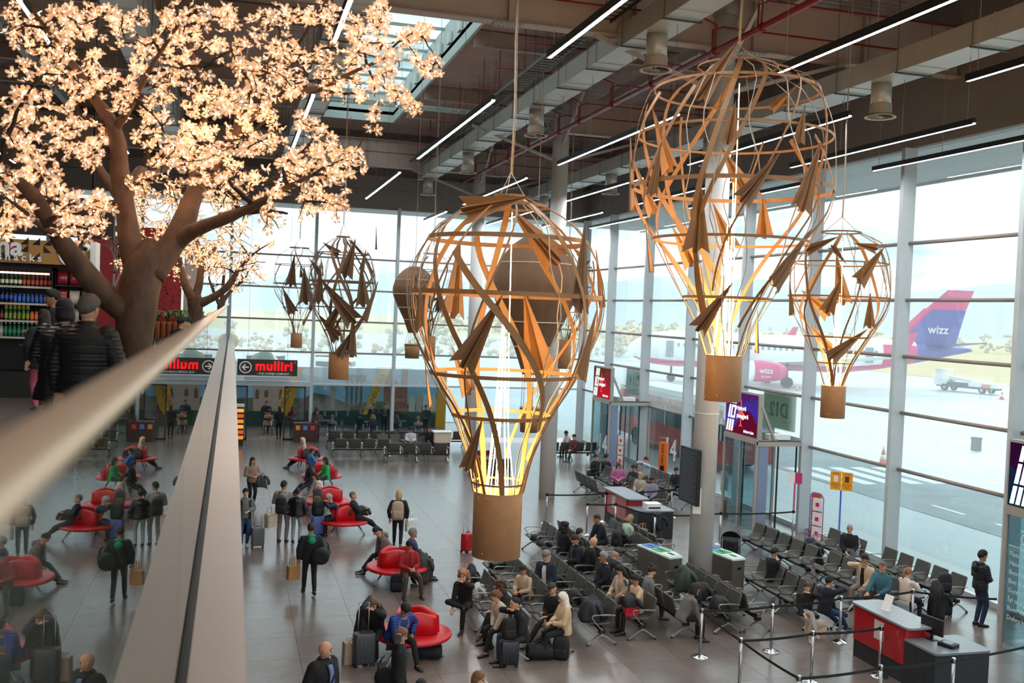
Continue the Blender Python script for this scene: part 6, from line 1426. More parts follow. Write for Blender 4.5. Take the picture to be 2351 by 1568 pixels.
person('grey haired man in a dark suit and white shirt looking down', (1254, 1276), 222, 'sit', 1.8, '#1c2432', '#141722', BLK, ('grey', '#77726c'), 2, ('lap', 'lap'), 8, 'flat', nod=22, bulk=1.1, shirt='#cfd0d4')
person('dark haired man in glasses and a navy coat reading', (1321, 1239), 262, 'sit', 1.76, '#12151f', '#14161c', BLK, ('short', '#2b2019'), 0, ('phone', 'lap'), 6, 'flat', nod=22, bulk=1.1, zipc='#6a6d74', collar=1)
person('grey haired man in a navy sweater with a white collar', (1386, 1279), 268, 'sit', 1.76, '#141a28', '#17181e', BLK, ('grey', '#8b8781'), 1, ('lap', 'lap'), 4, 'flat', nod=4, topname='sweater', wcollar='#e4e4e6')
person('dark haired woman in a beige cardigan looking at a phone in her lap', (1425, 1309), 258, 'sit', 1.68, '#b29a86', '#6b5b50', BLK, ('long', BLK), 2, ('lap', 'phone'), 4, 'cross', nod=30, topname='cardigan', shirt='#d4c9bd')
person('woman in a cream sweater holding a phone up to her face', (1459, 1331), 262, 'sit', 1.66, '#c4a583', '#16171b', BLK, ('tied', BLK), 1, ('high', 'rest'), 6, 'flat', nod=20, topname='sweater')
person('man in a navy sweater leaning forward with his elbows on his knees', (1371, 1191), 262, 'sit', 1.78, '#10141f', '#1b1d22', BLK, ('crop', '#2e241d'), 1, ('knee', 'knee'), 20, 'split', nod=4, topname='sweater')
# ---- rows facing right
person('woman with big dark curly hair seen from behind', (1297, 1209), 75, 'sit', 1.7, '#17171b', '#15161a', BLK, ('curly', '#191413'), 1, ('phone', 'lap'), 4, 'flat', bulk=1.08)
person('dark haired woman in glasses sitting behind the bald man', (1330, 1223), 80, 'sit', 1.64, '#1d1e22', '#17181c', BLK, ('short', BLK), 2, ('lap', 'lap'), 6, 'flat')
person('bald man in a black sweater bowing his head', (1362, 1244), 88, 'sit', 1.74, '#101116', '#16171c', BLK, ('bald', BR), 0, ('lap', 'lap'), 14, 'flat', nod=30, topname='sweater')
person('man in a dark green coat and grey cap looking down', (1414, 1270), 95, 'sit', 1.74, '#1c241f', '#1a1b1f', BLK, ('cap', '#34352f'), 0, ('phone', 'phone'), 16, 'flat', nod=34, bulk=1.12)
person('woman in a grey sweater with her hair in a bun writing in her lap', (1497, 1310), 95, 'sit', 1.68, '#6f7172', '#2b2d33', '#3a3a3e', ('bun', BR), 2, ('lap', 'lap'), 12, 'cross', nod=30, topname='sweater')
person('woman with a dark bob in a grey sweater hunched forward at the row end', (1596, 1352), 92, 'sit', 1.7, '#6a6664', '#111216', BLK, ('bob', '#241712'), 1, ('knee', 'knee'), 26, 'flat', nod=5, topname='sweater')
person('woman with short fair hair in a mint green sweater', (1446, 1191), 80, 'sit', 1.66, '#a9c2ae', '#23252a', BLK, ('bob', '#9a7a4e'), 2, ('lap', 'phone'), 12, 'flat', nod=30, topname='sweater')
person('man with black hair in a black jacket whose head shows above the seats', (1778, 1268), 80, 'sit', 1.7, '#0f1013', K, BLK, ('short', BLK), 1, ('lap', 'lap'), 4, 'flat', nod=20)
person('girl in a black sweater and grey leggings sitting at the row end', (1853, 1348), 205, 'sit', 1.52, '#111215', '#a39a93', '#8f8a86', ('tied', '#4a3426'), 2, ('face', 'lap'), 6, 'cross', nod=10, topname='sweater')
person('boy with black hair in a dark sweater and blue jeans facing the windows', (1904, 1334), 70, 'sit', 1.7, '#101521', '#223a68', '#1a1b20', ('crop', BLK), 0, ('lap', 'face'), 10, 'ext', topname='sweater')
person('grey haired man in glasses and a black sweater by the blue pole', (1951, 1214), 215, 'sit', 1.74, '#0f1014', '#4f5258', BLK, ('shaved', '#8f8b86'), 0, ('lap', 'lap'), 2, 'cross', topname='sweater')
person('dark haired man in a cream jacket resting his chin on his hand', (1985, 1284), 238, 'sit', 1.76, '#cbb598', '#7a726b', BLK, ('short', BLK), 1, ('lap', 'face'), 4, 'flat', turn=20, shirt='#121317')
person('bald man in a teal sweater leaning back with his hand on his thigh', (2027, 1301), 243, 'sit', 1.78, '#33606c', '#14161b', BLK, ('shaved', '#6b5d54'), 0, ('lap', 'knee'), -4, 'flat', turn=10, bulk=1.1, topname='sweater')
person('pony tailed girl in a white sweater holding a phone', (2085, 1314), 78, 'sit', 1.55, '#d2c3b4', '#15161a', BLK, ('pony', '#9a6a44'), 2, ('high', 'high'), 6, 'flat', nod=18, topname='sweater')
# ---- middle distance by gate fourteen
person('man in black with white sneakers and crossed legs looking at a phone', (1368, 1049), 258, 'sit', 1.76, '#15171c', '#14161b', '#d8cfc8', ('crop', BR), 0, ('phone', 'phone'), 2, 'cross', nod=25)
person('black haired person in a shiny dark puffer seen from behind', (1392, 1048), 60, 'sit', 1.72, ('#15171c', 5.5, .35), '#14161a', BLK, ('short', BLK), 1, ('lap', 'lap'), 4, 'flat', bulk=1.15)
person('man in a white shirt and grey vest covering his face', (1483, 1056), 262, 'sit', 1.76, '#b9c2cc', '#5a4030', '#3a2c24', ('crop', BR), 0, ('face', 'face'), 4, 'ext', topname='shirt')
person('woman with short grey hair in a striped cream shirt', (1470, 1092), 235, 'sit', 1.64, ('#cfc2b0', 11, .7, .5, '#4b443f'), '#1c1d22', BLK, ('bob', '#a8947c'), 2, ('lap', 'lap'), 0, 'flat', topname='shirt')
person('dark haired man in a grey blue shirt looking down beside the striped woman', (1497, 1101), 228, 'sit', 1.74, '#848596', '#2b2e38', BLK, ('short', BR), 1, ('lap', 'lap'), 2, 'flat', nod=26, topname='shirt', wcollar='#9a9aa8')
person('young man in a dark jacket near the hanging screen', (1553, 1080), 240, 'sit', 1.74, '#1b1e25', '#1a1c22', BLK, ('crop', BR), 0, ('lap', 'lap'), 2, 'ext', nod=22)
person('person in dark clothes lying back behind the pink fleece', (1455, 1074), 250, 'sit', 1.7, '#16181c', '#15161a', BLK, ('short', BLK), 1, ('lap', 'lap'), -10, 'ext', nod=20)
person('woman in a maroon coat sitting far away by gate fourteen', (1318, 1003), 245, 'sit', 1.66, '#5a2c34', '#3a2a2e', BLK, ('short', BR), 2, ('lap', 'lap'), 4, 'flat', far=True)
person('person in a white jacket bending over far seats beside the column', (1300, 995), 255, 'sit', 1.7, '#b8b6b2', '#2a2b30', BLK, ('short', BLK), 1, ('knee', 'knee'), 20, 'flat', far=True)
# ---- far end
person('bearded man in a white sweatshirt sitting on the far seats', (943, 986), 182, 'sit', 1.76, '#b7b9c0', '#1b1c20', BLK, ('beanie', '#17171a'), 1, ('phone', 'phone'), 4, 'wide', nod=20, far=True, topname='sweatshirt')
person('man in a black jacket stretching out his arm on the far seats', (985, 984), 205, 'sit', 1.78, '#1b1b20', '#15161a', BLK, ('short', BLK), 1, ('lap', 'point'), 6, 'flat', far=True)
for lb, at, fc, ps, hh, tc2, lc, hr, ln_ in (
    ('person in a tan jacket sitting in the open doorway with their back turned', (618, 945), 15, 'sit', 1.74, '#a1825f', '#2d3f4a', ('short', BLK), 6),
    ('woman in long dark clothes standing in the open doorway', (642, 938), 350, W_, 1.7, '#17181c', '#141519', ('long', BR), 0),
    ('man in a navy jacket standing on the terrace inside the doorway', (612, 925), 185, W_, 1.74, '#151b29', '#1a1d25', ('crop', BR), 0),
    ('man in black standing on the terrace, left of the pair by the yellow banner', (858, 931), 185, W_, 1.76, '#141a20', '#1a2228', ('short', BLK), 0),
    ('man in black standing on the terrace, right of the pair by the yellow banner', (884, 931), 195, W_, 1.76, '#15191e', '#1a2228', ('crop', BLK), 0),
    ('person in a grey coat sitting outside the left end window', (763, 958), 10, 'sit', 1.7, '#4b555b', '#20262b', ('short', '#5a5048'), 10),
    ('person in a black coat sitting outside the end window, back turned', (826, 953), 5, 'sit', 1.72, '#14171b', '#17191d', ('short', BLK), 6),
    ('person in a navy parka with a furry hood sitting outside the end window', (856, 958), 0, 'sit', 1.7, '#18233a', '#17191d', ('curly', '#8a6a48'), 6),
    ('person in a grey hooded coat sitting outside the middle end window', (960, 962), 355, 'sit', 1.72, '#5a5f64', '#23272b', ('beanie', '#55595e'), 8),
    ('person in a brown jacket sitting outside beside the window post', (911, 950), 270, 'sit', 1.7, '#5b4a40', '#23272b', ('short', BLK), 4),
    ('person in dark green leaning over a table on the terrace', (978, 935), 200, W_, 1.72, '#1d2b2c', '#17191d', ('short', BLK), 14),
    ('person in a dark red coat standing behind the right door leaf', (672, 938), 160, W_, 1.7, '#4a2630', '#2a2c30', ('long', BR), 0),
    ('woman with dark hair standing on the terrace by the left end window', (729, 945), 200, W_, 1.66, '#4a4038', '#20282e', ('long', BR), 0)):
    person(lb, at, fc, ps, hh, tc2, lc, BLK, hr, 1, ('lap', 'lap') if ps == 'sit' else ('belly', 'belly'), ln_, 'flat' if ps == 'sit' else 'close', far=True)
# ---- upper gallery
def gx(px, py, y): q = onY(px, py, y); return (q.x, q.y)
person('older woman in a black quilted jacket seen from behind on the gallery', None, 12, W_, 1.74, ('#101114', 8.5, .55), '#0d0e11', BLK, ('short', '#57514b'), 0, ('carry', 'side'), z0=MZ, xy=gx(200, 800, 9.6), bulk=1.28, collar=1, turn=15, quilt=.062)
person('woman with dark hair in a long black quilted coat on the gallery', None, 350, W_, 1.69, ('#0f1217', 8.5, .45), '#0d0e11', BLK, ('bob', '#0f0c0b'), 0, ('belly', 'side'), z0=MZ, xy=gx(146, 800, 11.2), coat=.3, bulk=1.28, turn=-20, quilt=.05)
person('girl in a dark jacket with a pink hood and pink leggings on the gallery', None, 330, W_, 1.5, '#141319', '#b0506a', '#1a1718', ('long', BR), 2, ('side', 'side'), z0=MZ, xy=gx(98, 880, 15.6), coat=.2, bulk=1.1)
person('dark haired man in black holding a baby on the gallery', None, 265, W_, 1.8, '#101116', '#0e0f13', BLK, ('short', BLK), 1, ('phone', 'phone'), z0=MZ, xy=gx(122, 800, 16.7), bulk=1.1)
person('baby in a red coat and pale knitted hat held by the dark haired man', None, 250, 'sit', .78, '#7c1a2c', '#5a1826', '#7c1a2c', ('beanie', '#b98f80'), 2, ('lap', 'lap'), z0=MZ + .85, xy=gx(93, 730, 16.6), zs=.1, bulk=1.3)
person('man in black sitting with his back turned at the gallery table', None, 40, 'sit', 1.76, '#0e1016', '#121317', BLK, ('short', BLK), 0, ('lap', 'lap'), 8, z0=MZ, xy=gx(410, 780, 22.6))
person('woman in a white sweater sitting across the gallery table', None, 250, 'sit', 1.68, '#c9c0b6', '#1a1b1f', BLK, ('short', BLK), 2, ('face', 'lap'), 6, z0=MZ, xy=gx(436, 780, 23.6), topname='sweater')
flush()
# things people wear or hold
def onback(px, py, z, face, col, label, h=.46, w=.32, d=.18, pocket=None):
    p = onZ(px, py, z); a = radians(face); backpack(p.x, p.y, z - h / 2, pi - a, col, label, h, w, d, 0, pocket)
onback(646, 1160, 1.22, 18, '#101216', 'black backpack worn by the man in the grey sweatshirt')
onback(913, 1172, 1.18, 8, '#a58f78', 'beige backpack worn by the blonde walking woman', .52, .34, .2)
p = onZ(738, 1265, 1.05); duffel(p.x, p.y, .78, radians(80), '#0e1015', 'black holdall slung over the shoulder of the man with the green hood', .6, .2)
p = onZ(673, 1318, .45); tote(p.x, p.y, .33, radians(20), '#b98a5c', 'brown paper bag carried by the man with the green hood', .3, .32, .16, True, 'paper_bag', .01, hh=.2)
p = onZ(944, 1205, .6); tote(p.x, p.y, .42, radians(15), '#dbe3e4', 'white plastic bag carried by the blonde walking woman', .32, .36, .16, True, 'plastic_bag', .03)
p = onZ(622, 1195, .8); tote(p.x, p.y, .62, radians(40), '#b9aa98', 'pale canvas bag with black base on the arm of the backpack man', .34, .38, .18, True, 'canvas_bag', .03)
p = onZ(600, 1095, .95); heap('dark_coat', p.x, p.y, .62, radians(20), (.36, .3, .5), ['#3c3b38', '#8d8478'], 'dark coat with pale lining folded over the arm of the woman in brown', 'coat', 51, .3)
p = onZ(893, 1540, .85); duffel(p.x, p.y, .6, radians(70), '#0d0e11', 'large black shoulder bag of the woman raising her hand', .46, .2)
def phone(px, py, z, rz, label, col='#0f1013'):
    q = onZ(px, py, z); o = thing('phone', label, 'phone', q, rz); o.rotation_euler = (radians(50), 0, rz); MB().prism(rounded(-.038, -.078, .038, .078, .012), -.004, .004).obj('case', mat(col, .3), o); MB().prism(rounded(-.034, -.073, .034, .073, .01), .0041, .005).obj('screen', mat('#33424c', .1), o)
phone(952, 1284, .85, 0, 'teal phone held by the man in the red sweater', '#1d5561'); phone(1136, 1368, .9, .5, 'phone held by the curly brown haired woman'); phone(1436, 1338, 1.1, .3, 'black phone held up by the woman in cream'); phone(2104, 1330, 1.0, .2, 'black phone held by the pony tailed girl')
# black handbag of the older woman
o = thing('handbag', 'black leather handbag hanging from the shoulder of the older woman on the gallery', 'bag', onY(172, 812, 9.75), radians(10))
MB().loft([[(-w, -.06, z), (w, -.06, z), (w, .06, z), (-w, .06, z)] for w, z in ((.15, -.14), (.17, -.1), (.14, .06), (.09, .12))], 0, True).obj('body', mat('#0e0d0e', .3), o); MB().bar([V((.02, 0, .12)), V((.05, .05, .25)), V((.2, .1, .62)), V((.22, .2, .68))], .03, .006, (0, -1, 0)).obj('strap', BLACK, o); MB().lathe([(.012, -.02), (.012, .02)], 8, mtx=Matrix.Translation((.03, -.04, .14))).obj('clasp', mat('#c9a25a', .2, 1.0), o)
# ================================================================== GATES
frM = mat('#a59c94', .45, var=.05, scale=2); scr = mat('#101218', .3)
def poly_flat(mb, pts, x, mi): mb.loft([[(x, a, b) for a, b in pts], [(x - .004, a, b) for a, b in pts]], mi, False)
def gate(y0, y1, num, cols, nickname, small=''):
    X = 16.6; g = thing('gate_portal', 'glass gate portal with a lit sign, %s' % nickname, 'gate', (X, y0, 0)); w = y1 - y0
    fb = MB()
    for yy in (.04, w * .5, w - .04): fb.bb((-.04, yy - .04, 0), (.04, yy + .04, 3.0))
    fb.bb((-.05, 0, 2.9), (.05, w, 3.05)); fb.obj('front_frame', frM, g)
    for k in range(2): MB().bb((-.01, .08 + k * w / 2, .05), (.01, w / 2 - .04 + k * w / 2, 2.9)).obj('pane', GLASSR, g)
    dd = WX - X; sd = MB()
    for yy in (0, w):
        sd.bb((0, yy - .04, 2.85), (dd, yy + .04, 3.0)).bb((dd - .1, yy - .04, 0), (dd - .02, yy + .04, 2.9)); 
        for k in (.38, .72): sd.bb((dd * k - .02, yy - .025, 0), (dd * k + .02, yy + .025, 2.85), 1)
    sd.obj('side_frame', [frM, BLACK], g)
    MB().bb((.05, w - .01, .05), (dd, w + .01, 2.85)).obj('pane', GLASSR, g); MB().bb((.05, -.012, .05), (dd * .2, .012, 2.85)).obj('side_panel', mat('#7f89a3', .3), g)
    MB().bb((0, 0, 2.99), (dd, w, 3.03)).obj('roof', mat('#2b3236', .6), g)
    MB().bar([V((.08, .06, 3.0)), V((.75, .06, 3.05))], .06, .06).bar([V((.1, .02, 4.15)), V((.62, .02, 3.05))], .08, .08).obj('stay', frM, g)
    MB().prism(rounded(.5, .1, 1.3, .5, .1), 3.05, 3.22).obj('camera_unit', WHITE, g)
    # lit sign facing the hall
    s = MB(); s.bb((-.02, 0, 3.05), (.14, w, 4.55)); so = s.obj('sign_box', frM, g)
    E_ = [emit(c, k) for c, k in cols]; sg = MB(); z0, z1 = 3.11, 4.49
    sg.bb((-.03, .06, z0), (-.02, w - .06, z1), 0)
    n = 17
    for k in range(n):
        a = .06 + (w - .12) * k / n; b = a + (w - .12) / n * .9; u = k / n; r_1 = z0 + (z1 - z0) * (.35 + .25 * sin(u * 6)); r_2 = z0 + (z1 - z0) * (.72 + .2 * sin(u * 5 + 1))
        for za, zb, mi in ((z0, r_1, 1), (r_1, r_2, 2), (r_2, z1, 3)): sg.bb((-.036, a, za), (-.03, b, zb), mi)
    sg.obj('lit_screen', E_, so)
    wm = emit('#f4f4f6', 1.1); bars = MB(); L = w - .2
    for row, (za, zb) in enumerate(((3.15, 3.55), (3.6, 4.05), (4.1, 4.45))):
        for k in range(3):
            if row == 1 and k > 0: continue
            yy = w - .13 - k * .17 - (za - 3.15) * .22
            poly_flat(bars, [(yy, za), (yy - .12, za), (yy - .12 - (zb - za) * .22, zb), (yy - (zb - za) * .22, zb)], -.04, 0)
    yy = w - .13 - .17 - .1
    for (ya, za, yb, zb) in ((yy, 3.6, yy - .3, 3.68), (yy - .1, 3.97, yy - .4, 4.05)): poly_flat(bars, [(ya, za), (yb, za), (yb, zb), (ya, zb)], -.04, 0)
    for o_ in (0, -.22): poly_flat(bars, [(yy + o_, 3.6), (yy + o_ - .09, 3.6), (yy + o_ - .19, 4.05), (yy + o_ - .1, 4.05)], -.04, 0)
    bars.obj('white_bars', wm, so)
    rt_ = (pi / 2, 0, -pi / 2)
    text('lettering', num, .26, BLACK, so, (-.041, w * .2, 4.27), rt_, .002, .004)
    text('lettering', 'rrjetor\u00eb', .21, wm, so, (-.045, w * .5, 3.98), rt_, .002, .006); text('lettering', 'pasagjer\u00eb', .21, wm, so, (-.045, w * .45, 3.72), rt_, .002, .006); text('lettering', '#airport jeta', .13, wm, so, (-.045, w * .25, 3.24), rt_, .002, .004)
    ap_ = MB(); cy_, cz = w * .5, 3.8
    for pts in ([(cy_ + .03, cz - .42), (cy_ - .03, cz - .42), (cy_ - .03, cz + .35), (cy_, cz + .48), (cy_ + .03, cz + .35)], [(cy_ + .32, cz - .08), (cy_, cz + .14), (cy_ - .32, cz - .08), (cy_, cz - .0)], [(cy_ + .13, cz - .45), (cy_, cz - .32), (cy_ - .13, cz - .45), (cy_, cz - .4)]): poly_flat(ap_, pts, -.038, 0)
    ap_.obj('aeroplane_symbol', emit('#ff5a3a', 1.0), so)
    # board facing outside, seen from behind
    bx_ = WX + .14; bd = thing('gate_board', 'green grey outdoor board seen from behind, %s' % nickname, 'sign', (bx_, y0 + 1.35, 0)); bw = 2.1; MB().bb((0, 0, 3.15), (.05, bw, 4.5)).obj('board', mat('#9aa78c', .6), bd)
    for yy in (.15, bw - .2): MB().bb((-.15, yy, 3.5), (.0, yy + .05, 3.55)).obj('bracket', frM, bd)
    text('lettering', num.replace('G', 'D'), .72, mat('#4c5850', .6), bd, (-.012, bw / 2, 3.8), (pi / 2, 0, pi / 2), .003, .012)
    return g
g12 = gate(29.0, 31.25, 'G12', [('#2a1030', .6), ('#6a1030', .8), ('#4a2fa0', .8), ('#5a1f70', .8)], 'sign in purple stripes')
g14 = gate(42.2, 44.45, 'G14', [('#5a1018', .7), ('#c01f30', .8), ('#8a2a3a', .8), ('#6a3a2a', .7)], 'sign in red')
g11 = gate(15.9, 18.15, 'G11', [('#101820', .5), ('#0f3a4a', .6), ('#1a3050', .6), ('#3a1040', .6)], 'sign in dark teal stripes at the picture edge')
wt = mat('#dfe4e6', .5)
for k, s in enumerate(('Fluturim t\u00eb mbar\u00eb', 'Have a good flight', 'Buon viaggio', 'Bon Vol', 'Guten Flug', '\u0130yi u\u00e7u\u015flar', 'Buen viaje', 'Dobry lot')):
    text('lettering', s, .15, wt, g11, (-.02, 2.05, 2.05 - k * .2), (pi / 2, 0, -pi / 2), .001, 0, 'LEFT')
text('lettering', 'Gate 11', .34, wt, g11, (-.02, 1.78, 2.42), (pi / 2, 0, -pi / 2), .001, .0, 'LEFT'); MB().bb((-.018, .2, 2.22), (-.012, 2.1, 2.235)).obj('underline', wt, g11)
text('lettering', '14', 1.25, wt, g14, (-.02, .75, .95), (pi / 2, 0, -pi / 2), .002, .02)
o = thing('window_number', 'large white number transfer on the window beside gate fourteen', 'sign', (WX - .03, 39.9, 1.15)); text('lettering', '14', 1.3, wt, o, (0, 0, 0), (pi / 2, 0, -pi / 2), .001, .02); text('lettering', 'GATE', .4, wt, o, (0, -1.6, .1), (pi / 2, 0, -pi / 2), .001)
# ================================================================== SIGNS AND STANDS ON THE FLOOR
def gauge(x, y, c1, c2, label, hh=1.75):
    o = thing('bag_gauge', label, 'stand', (x, y, 0), radians(-65)); fm = mat(c1, .4)
    MB().tube([(-.2, 0, 0), (-.2, 0, hh - .1), (-.13, 0, hh), (.13, 0, hh), (.2, 0, hh - .1), (.2, 0, 0)], .015, 6).tube([(-.25, -.25, .02), (.25, -.25, .02), (.25, .2, .02), (-.25, .2, .02), (-.25, -.25, .02)], .012, 5).obj('frame', fm, o)
    for k in range(3): MB().bb((-.16, -.01, .35 + k * .44), (.16, .01, .74 + k * .44)).obj('panel', mat(c2, .6), o); MB().bb((-.06, -.016, .48 + k * .44), (.06, -.01, .6 + k * .44)).obj('printed_mark', fm, o)
    MB().tube([(-.18, -.25, .02), (-.18, -.25, .5), (.18, -.25, .5), (.18, -.25, .02)], .012, 5).tube([(-.18, -.25, .5), (-.18, 0, .5)], .012, 5).tube([(.18, -.25, .5), (.18, 0, .5)], .012, 5).obj('basket', fm, o)
gauge(17.3, 26.5, '#c52a6a', '#e9e6ea', 'pink framed bag gauge standing beside the blue pole'); gauge(16.7, 41.0, '#c0304a', '#e6dcd2', 'red framed bag gauge by gate fourteen')
gauge(17.7, 27.2, '#24409a', '#b0582c', 'blue and orange bag gauge behind the pink one', 1.65)
o = thing('info_pole', 'orange notice board on a tall blue pole in front of the right windows', 'sign', (17.75, 26.0, 0), radians(-40)); bm = mat('#1d3f9a', .4); og = mat('#f0a012', .5)
MB().lathe([(.2, 0), (.2, .02), (.03, .04), (.025, 1.95)], 14).obj('pole', bm, o); MB().bb((-.32, -.02, 1.95), (-.01, .02, 2.5)).bb((.01, -.02, 1.95), (.32, .02, 2.5)).obj('board', og, o)
for s in (-1, 1): MB().bb((s * .16 - .06, -.026, 2.2), (s * .16 + .06, -.02, 2.38)).obj('pictogram', [WHITE, mat('#4a3a2a', .6)][s > 0], o); text('lettering', 'STOP', .07, BLACK, o, (s * .16, -.024, 2.44), (pi / 2, 0, 0), .001); text('lettering', 'ONE BAG', .06, BLACK, o, (s * .16, -.024, 2.12), (pi / 2, 0, 0), .001); text('lettering', 'ONLY', .06, BLACK, o, (s * .16, -.024, 2.04), (pi / 2, 0, 0), .001)
o = thing('bag_tower', 'orange easyboard shaped bag stand by the window beside gate fourteen'.replace('easyboard shaped', 'upright'), 'stand', (17.4, 38.0, 0), radians(-60)); MB().bb((-.2, -.06, 0), (.2, .06, 1.75)).obj('body', mat('#e0702a', .5), o); MB().tube([(-.2, 0, 1.7), (-.2, 0, 1.95), (.2, 0, 1.95), (.2, 0, 1.7)], .015, 6).obj('frame', ALU, o); text('lettering', 'CABIN BAG', .18, BLACK, o, (0, -.065, 1.2), (pi / 2, radians(-90), 0), .001)
for k in range(2): MB().bb((-.1, -.068, .3 + k * .28), (.1, -.06, .5 + k * .28)).obj('pictogram', BLACK, o)
XS = 11.1; s0, s1 = onX(1604, 1035, XS), onX(1563, 1018, XS); zb_ = onX(1606, 1167, XS).z; wS = (s1.y - s0.y); hS = s0.z - zb_
o = thing('hanging_screen', 'dark flight information screen fixed to the round column', 'screen', (XS, s0.y, zb_), 0)
MB().bb((0, 0, 0), (.09, wS, hS)).obj('casing', BLACK, o); MB().bb((-.004, .03, .03), (0, wS - .03, hS - .03)).obj('display', scr, o)
for k in range(22): MB().bb((-.007, wS * .1 + .1 * ((k * 7) % 3), .08 + k * hS / 24), (-.004, wS * .92, .095 + k * hS / 24)).obj('text_line', mat('#5a5f68', .5), o)
MB().bb((.09, wS * .3, hS * .25), (.22, wS * .4, hS * .32)).bb((.09, wS * .3, hS * .7), (.22, wS * .4, hS * .77)).obj('bracket', ALU, o)
o = thing('cable_box', 'white cable box strapped to the round column beside the screen', 'box', (11.22, 22.4, 2.1), radians(-25)); MB().bb((-.1, -.07, 0), (.1, .03, .62)).obj('housing', WHITE, o); MB().tube([(0, -.03, .62), (.01, -.05, .72), (.02, -.04, .8)], .006, 5).obj('cable', DARK, o)
o = thing('stop_sign_pole', 'white and pink notice on a pole at gate twelve', 'sign', (17.6, 28.3, 0), radians(-30)); MB().lathe([(.15, 0), (.15, .02), (.02, .03), (.02, 1.75)], 12).obj('pole', mat('#c02a50', .5), o); MB().bb((-.22, -.01, 1.75), (0, .01, 2.1)).obj('left_panel', WHITE, o); MB().bb((0, -.01, 1.75), (.22, .01, 2.1)).obj('right_panel', mat('#c42a6a', .5), o)
o = thing('fire_extinguisher', 'red fire extinguisher on a stand behind the gate twelve glass', 'extinguisher', (16.9, 31.6, 0)); MB().lathe([(.02, .1), (.08, .14), (.085, .5), (.03, .6)], 14).obj('cylinder', RED, o); MB().tube([(0, 0, .6), (.06, 0, .7), (.1, 0, .5)], .012, 6).bb((-.1, -.1, 0), (.1, .1, .1)).obj('hose', BLACK, o); MB().bb((-.14, .1, .9), (.14, .12, 1.6)).obj('notice', mat('#d8d6d2', .6), o)
# coffee sign hanging before the far doors
o = thing('coffee_sign', 'long black hanging sign with red glowing letters and a round arrow', 'sign', (1.65, 48.0, 3.85)); MB().bb((-1.37, -.05, -.38), (1.37, .05, .38)).obj('panel', mat('#190f0f', .4), o)
redE = emit('#ff2020', 1.3); text('lettering', 'mulliri', .6, redE, o, (.3, -.075, .06), (pi / 2, 0, 0), .02, .02, space=1.1); text('small_lettering', '- THE COFFEE COMPANY -', .13, WHITE, o, (.3, -.056, -.29), (pi / 2, 0, 0), .002, .003)
MB().lathe([(.03, -.01), (.03, .01)], 10, mtx=Matrix.Translation((1.26, -.06, .26)) @ Matrix.Rotation(pi / 2, 4, 'X')).obj('dot', redE, o)
am = mat('#c9c6c0', .4, emis='#d9d6d0', es=.25); MB().lathe([(.28, -.012), (.28, .012), (.235, .012), (.235, -.012)], 32, caps=False, mtx=Matrix.Translation((-1.0, -.06, 0)) @ Matrix.Rotation(pi / 2, 4, 'X')).obj('ring', am, o)
a = MB(); a.bar([V((-1.12, -.062, 0)), V((-.85, -.062, 0))], .06, .012, (0, -1, 0)); a.bar([V((-1.0, -.062, .13)), V((-1.14, -.062, 0)), V((-1.0, -.062, -.13))], .06, .012, (0, -1, 0)); a.obj('arrow', am, o)
for x in (-.9, .9): MB().tube([(x, 0, .38), (x, 0, 9.6)], .008, 4).obj('wire', wireM, o)
# floor grille, wall of gallery
# ================================================================== UPPER GALLERY: SHOP, CAFE
YS = 17.6                                   # front of the drinks cooler
kr = mat('#a77a42', .7, var=.08, scale=6); dkw = mat('#14100e', .6)
def gp(px, py, y): return onY(px, py, y)
k_ = YS / 21.0
sh = thing('drinks_cooler', 'tall open drinks cooler with lit shelves on the gallery', 'cooler', (gp(60, 700, YS).x, YS, MZ))
zt = gp(60, 612, YS).z - MZ; xr = gp(125, 700, YS).x - sh.location.x; xl = -1.7
MB().bb((xl, .55, 0), (xr, .6, zt)).bb((xl, 0, 0), (xl + .05, .6, zt)).bb((xr - .05, 0, 0), (xr, .6, zt)).bb((xl, 0, zt - .05), (xr, .6, zt)).bb((xl, 0, 0), (xr, .6, .42)).obj('cabinet', dkw, sh)
SHZ = [gp(60, y, YS).z - MZ for y in (657, 696, 736, 774)]
for z in SHZ: MB().bb((xl + .05, .02, z - .03), (xr - .05, .55, z)).obj('shelf', mat('#b5aca2', .4), sh)
MB().bb((xl + .1, .05, zt - .12), (xr - .1, .09, zt - .09)).obj('light_strip', emit('#ffe9c8', 1.6), sh); light('cooler_light', (0, -.0, zt - .3), .5, (1, .85, .65), .2, sh)
def bottle_me(kind, c, cap, lab):
    mb = MB()
    if kind == 'bottle': mb.lathe([(.026, 0), (.029, .01), (.029, .13), (.012, .18), (.0115, .225)], 10, 0); mb.lathe([(.0295, .04), (.0295, .10)], 10, 1, True, None, False); mb.lathe([(.0135, .222), (.0135, .236), (.012, .24)], 8, 2)
    elif kind == 'can': mb.lathe([(.02, 0), (.027, .008), (.027, .135), (.021, .148)], 10, 0); mb.lathe([(.0275, .03), (.0275, .11)], 10, 1, True, None, False); mb.lathe([(.021, .148), (.019, .15)], 10, 2)
    else: mb.lathe([(.028, 0), (.031, .01), (.031, .15), (.013, .19), (.013, .21)], 10, 0); mb.lathe([(.0315, .06), (.0315, .12)], 10, 1, True, None, False); mb.lathe([(.015, .205), (.015, .23)], 8, 2)
    return mb.mesh('bottle', [mat(c, .15, coat=.3), mat(lab, .5), mat(cap, .3)])
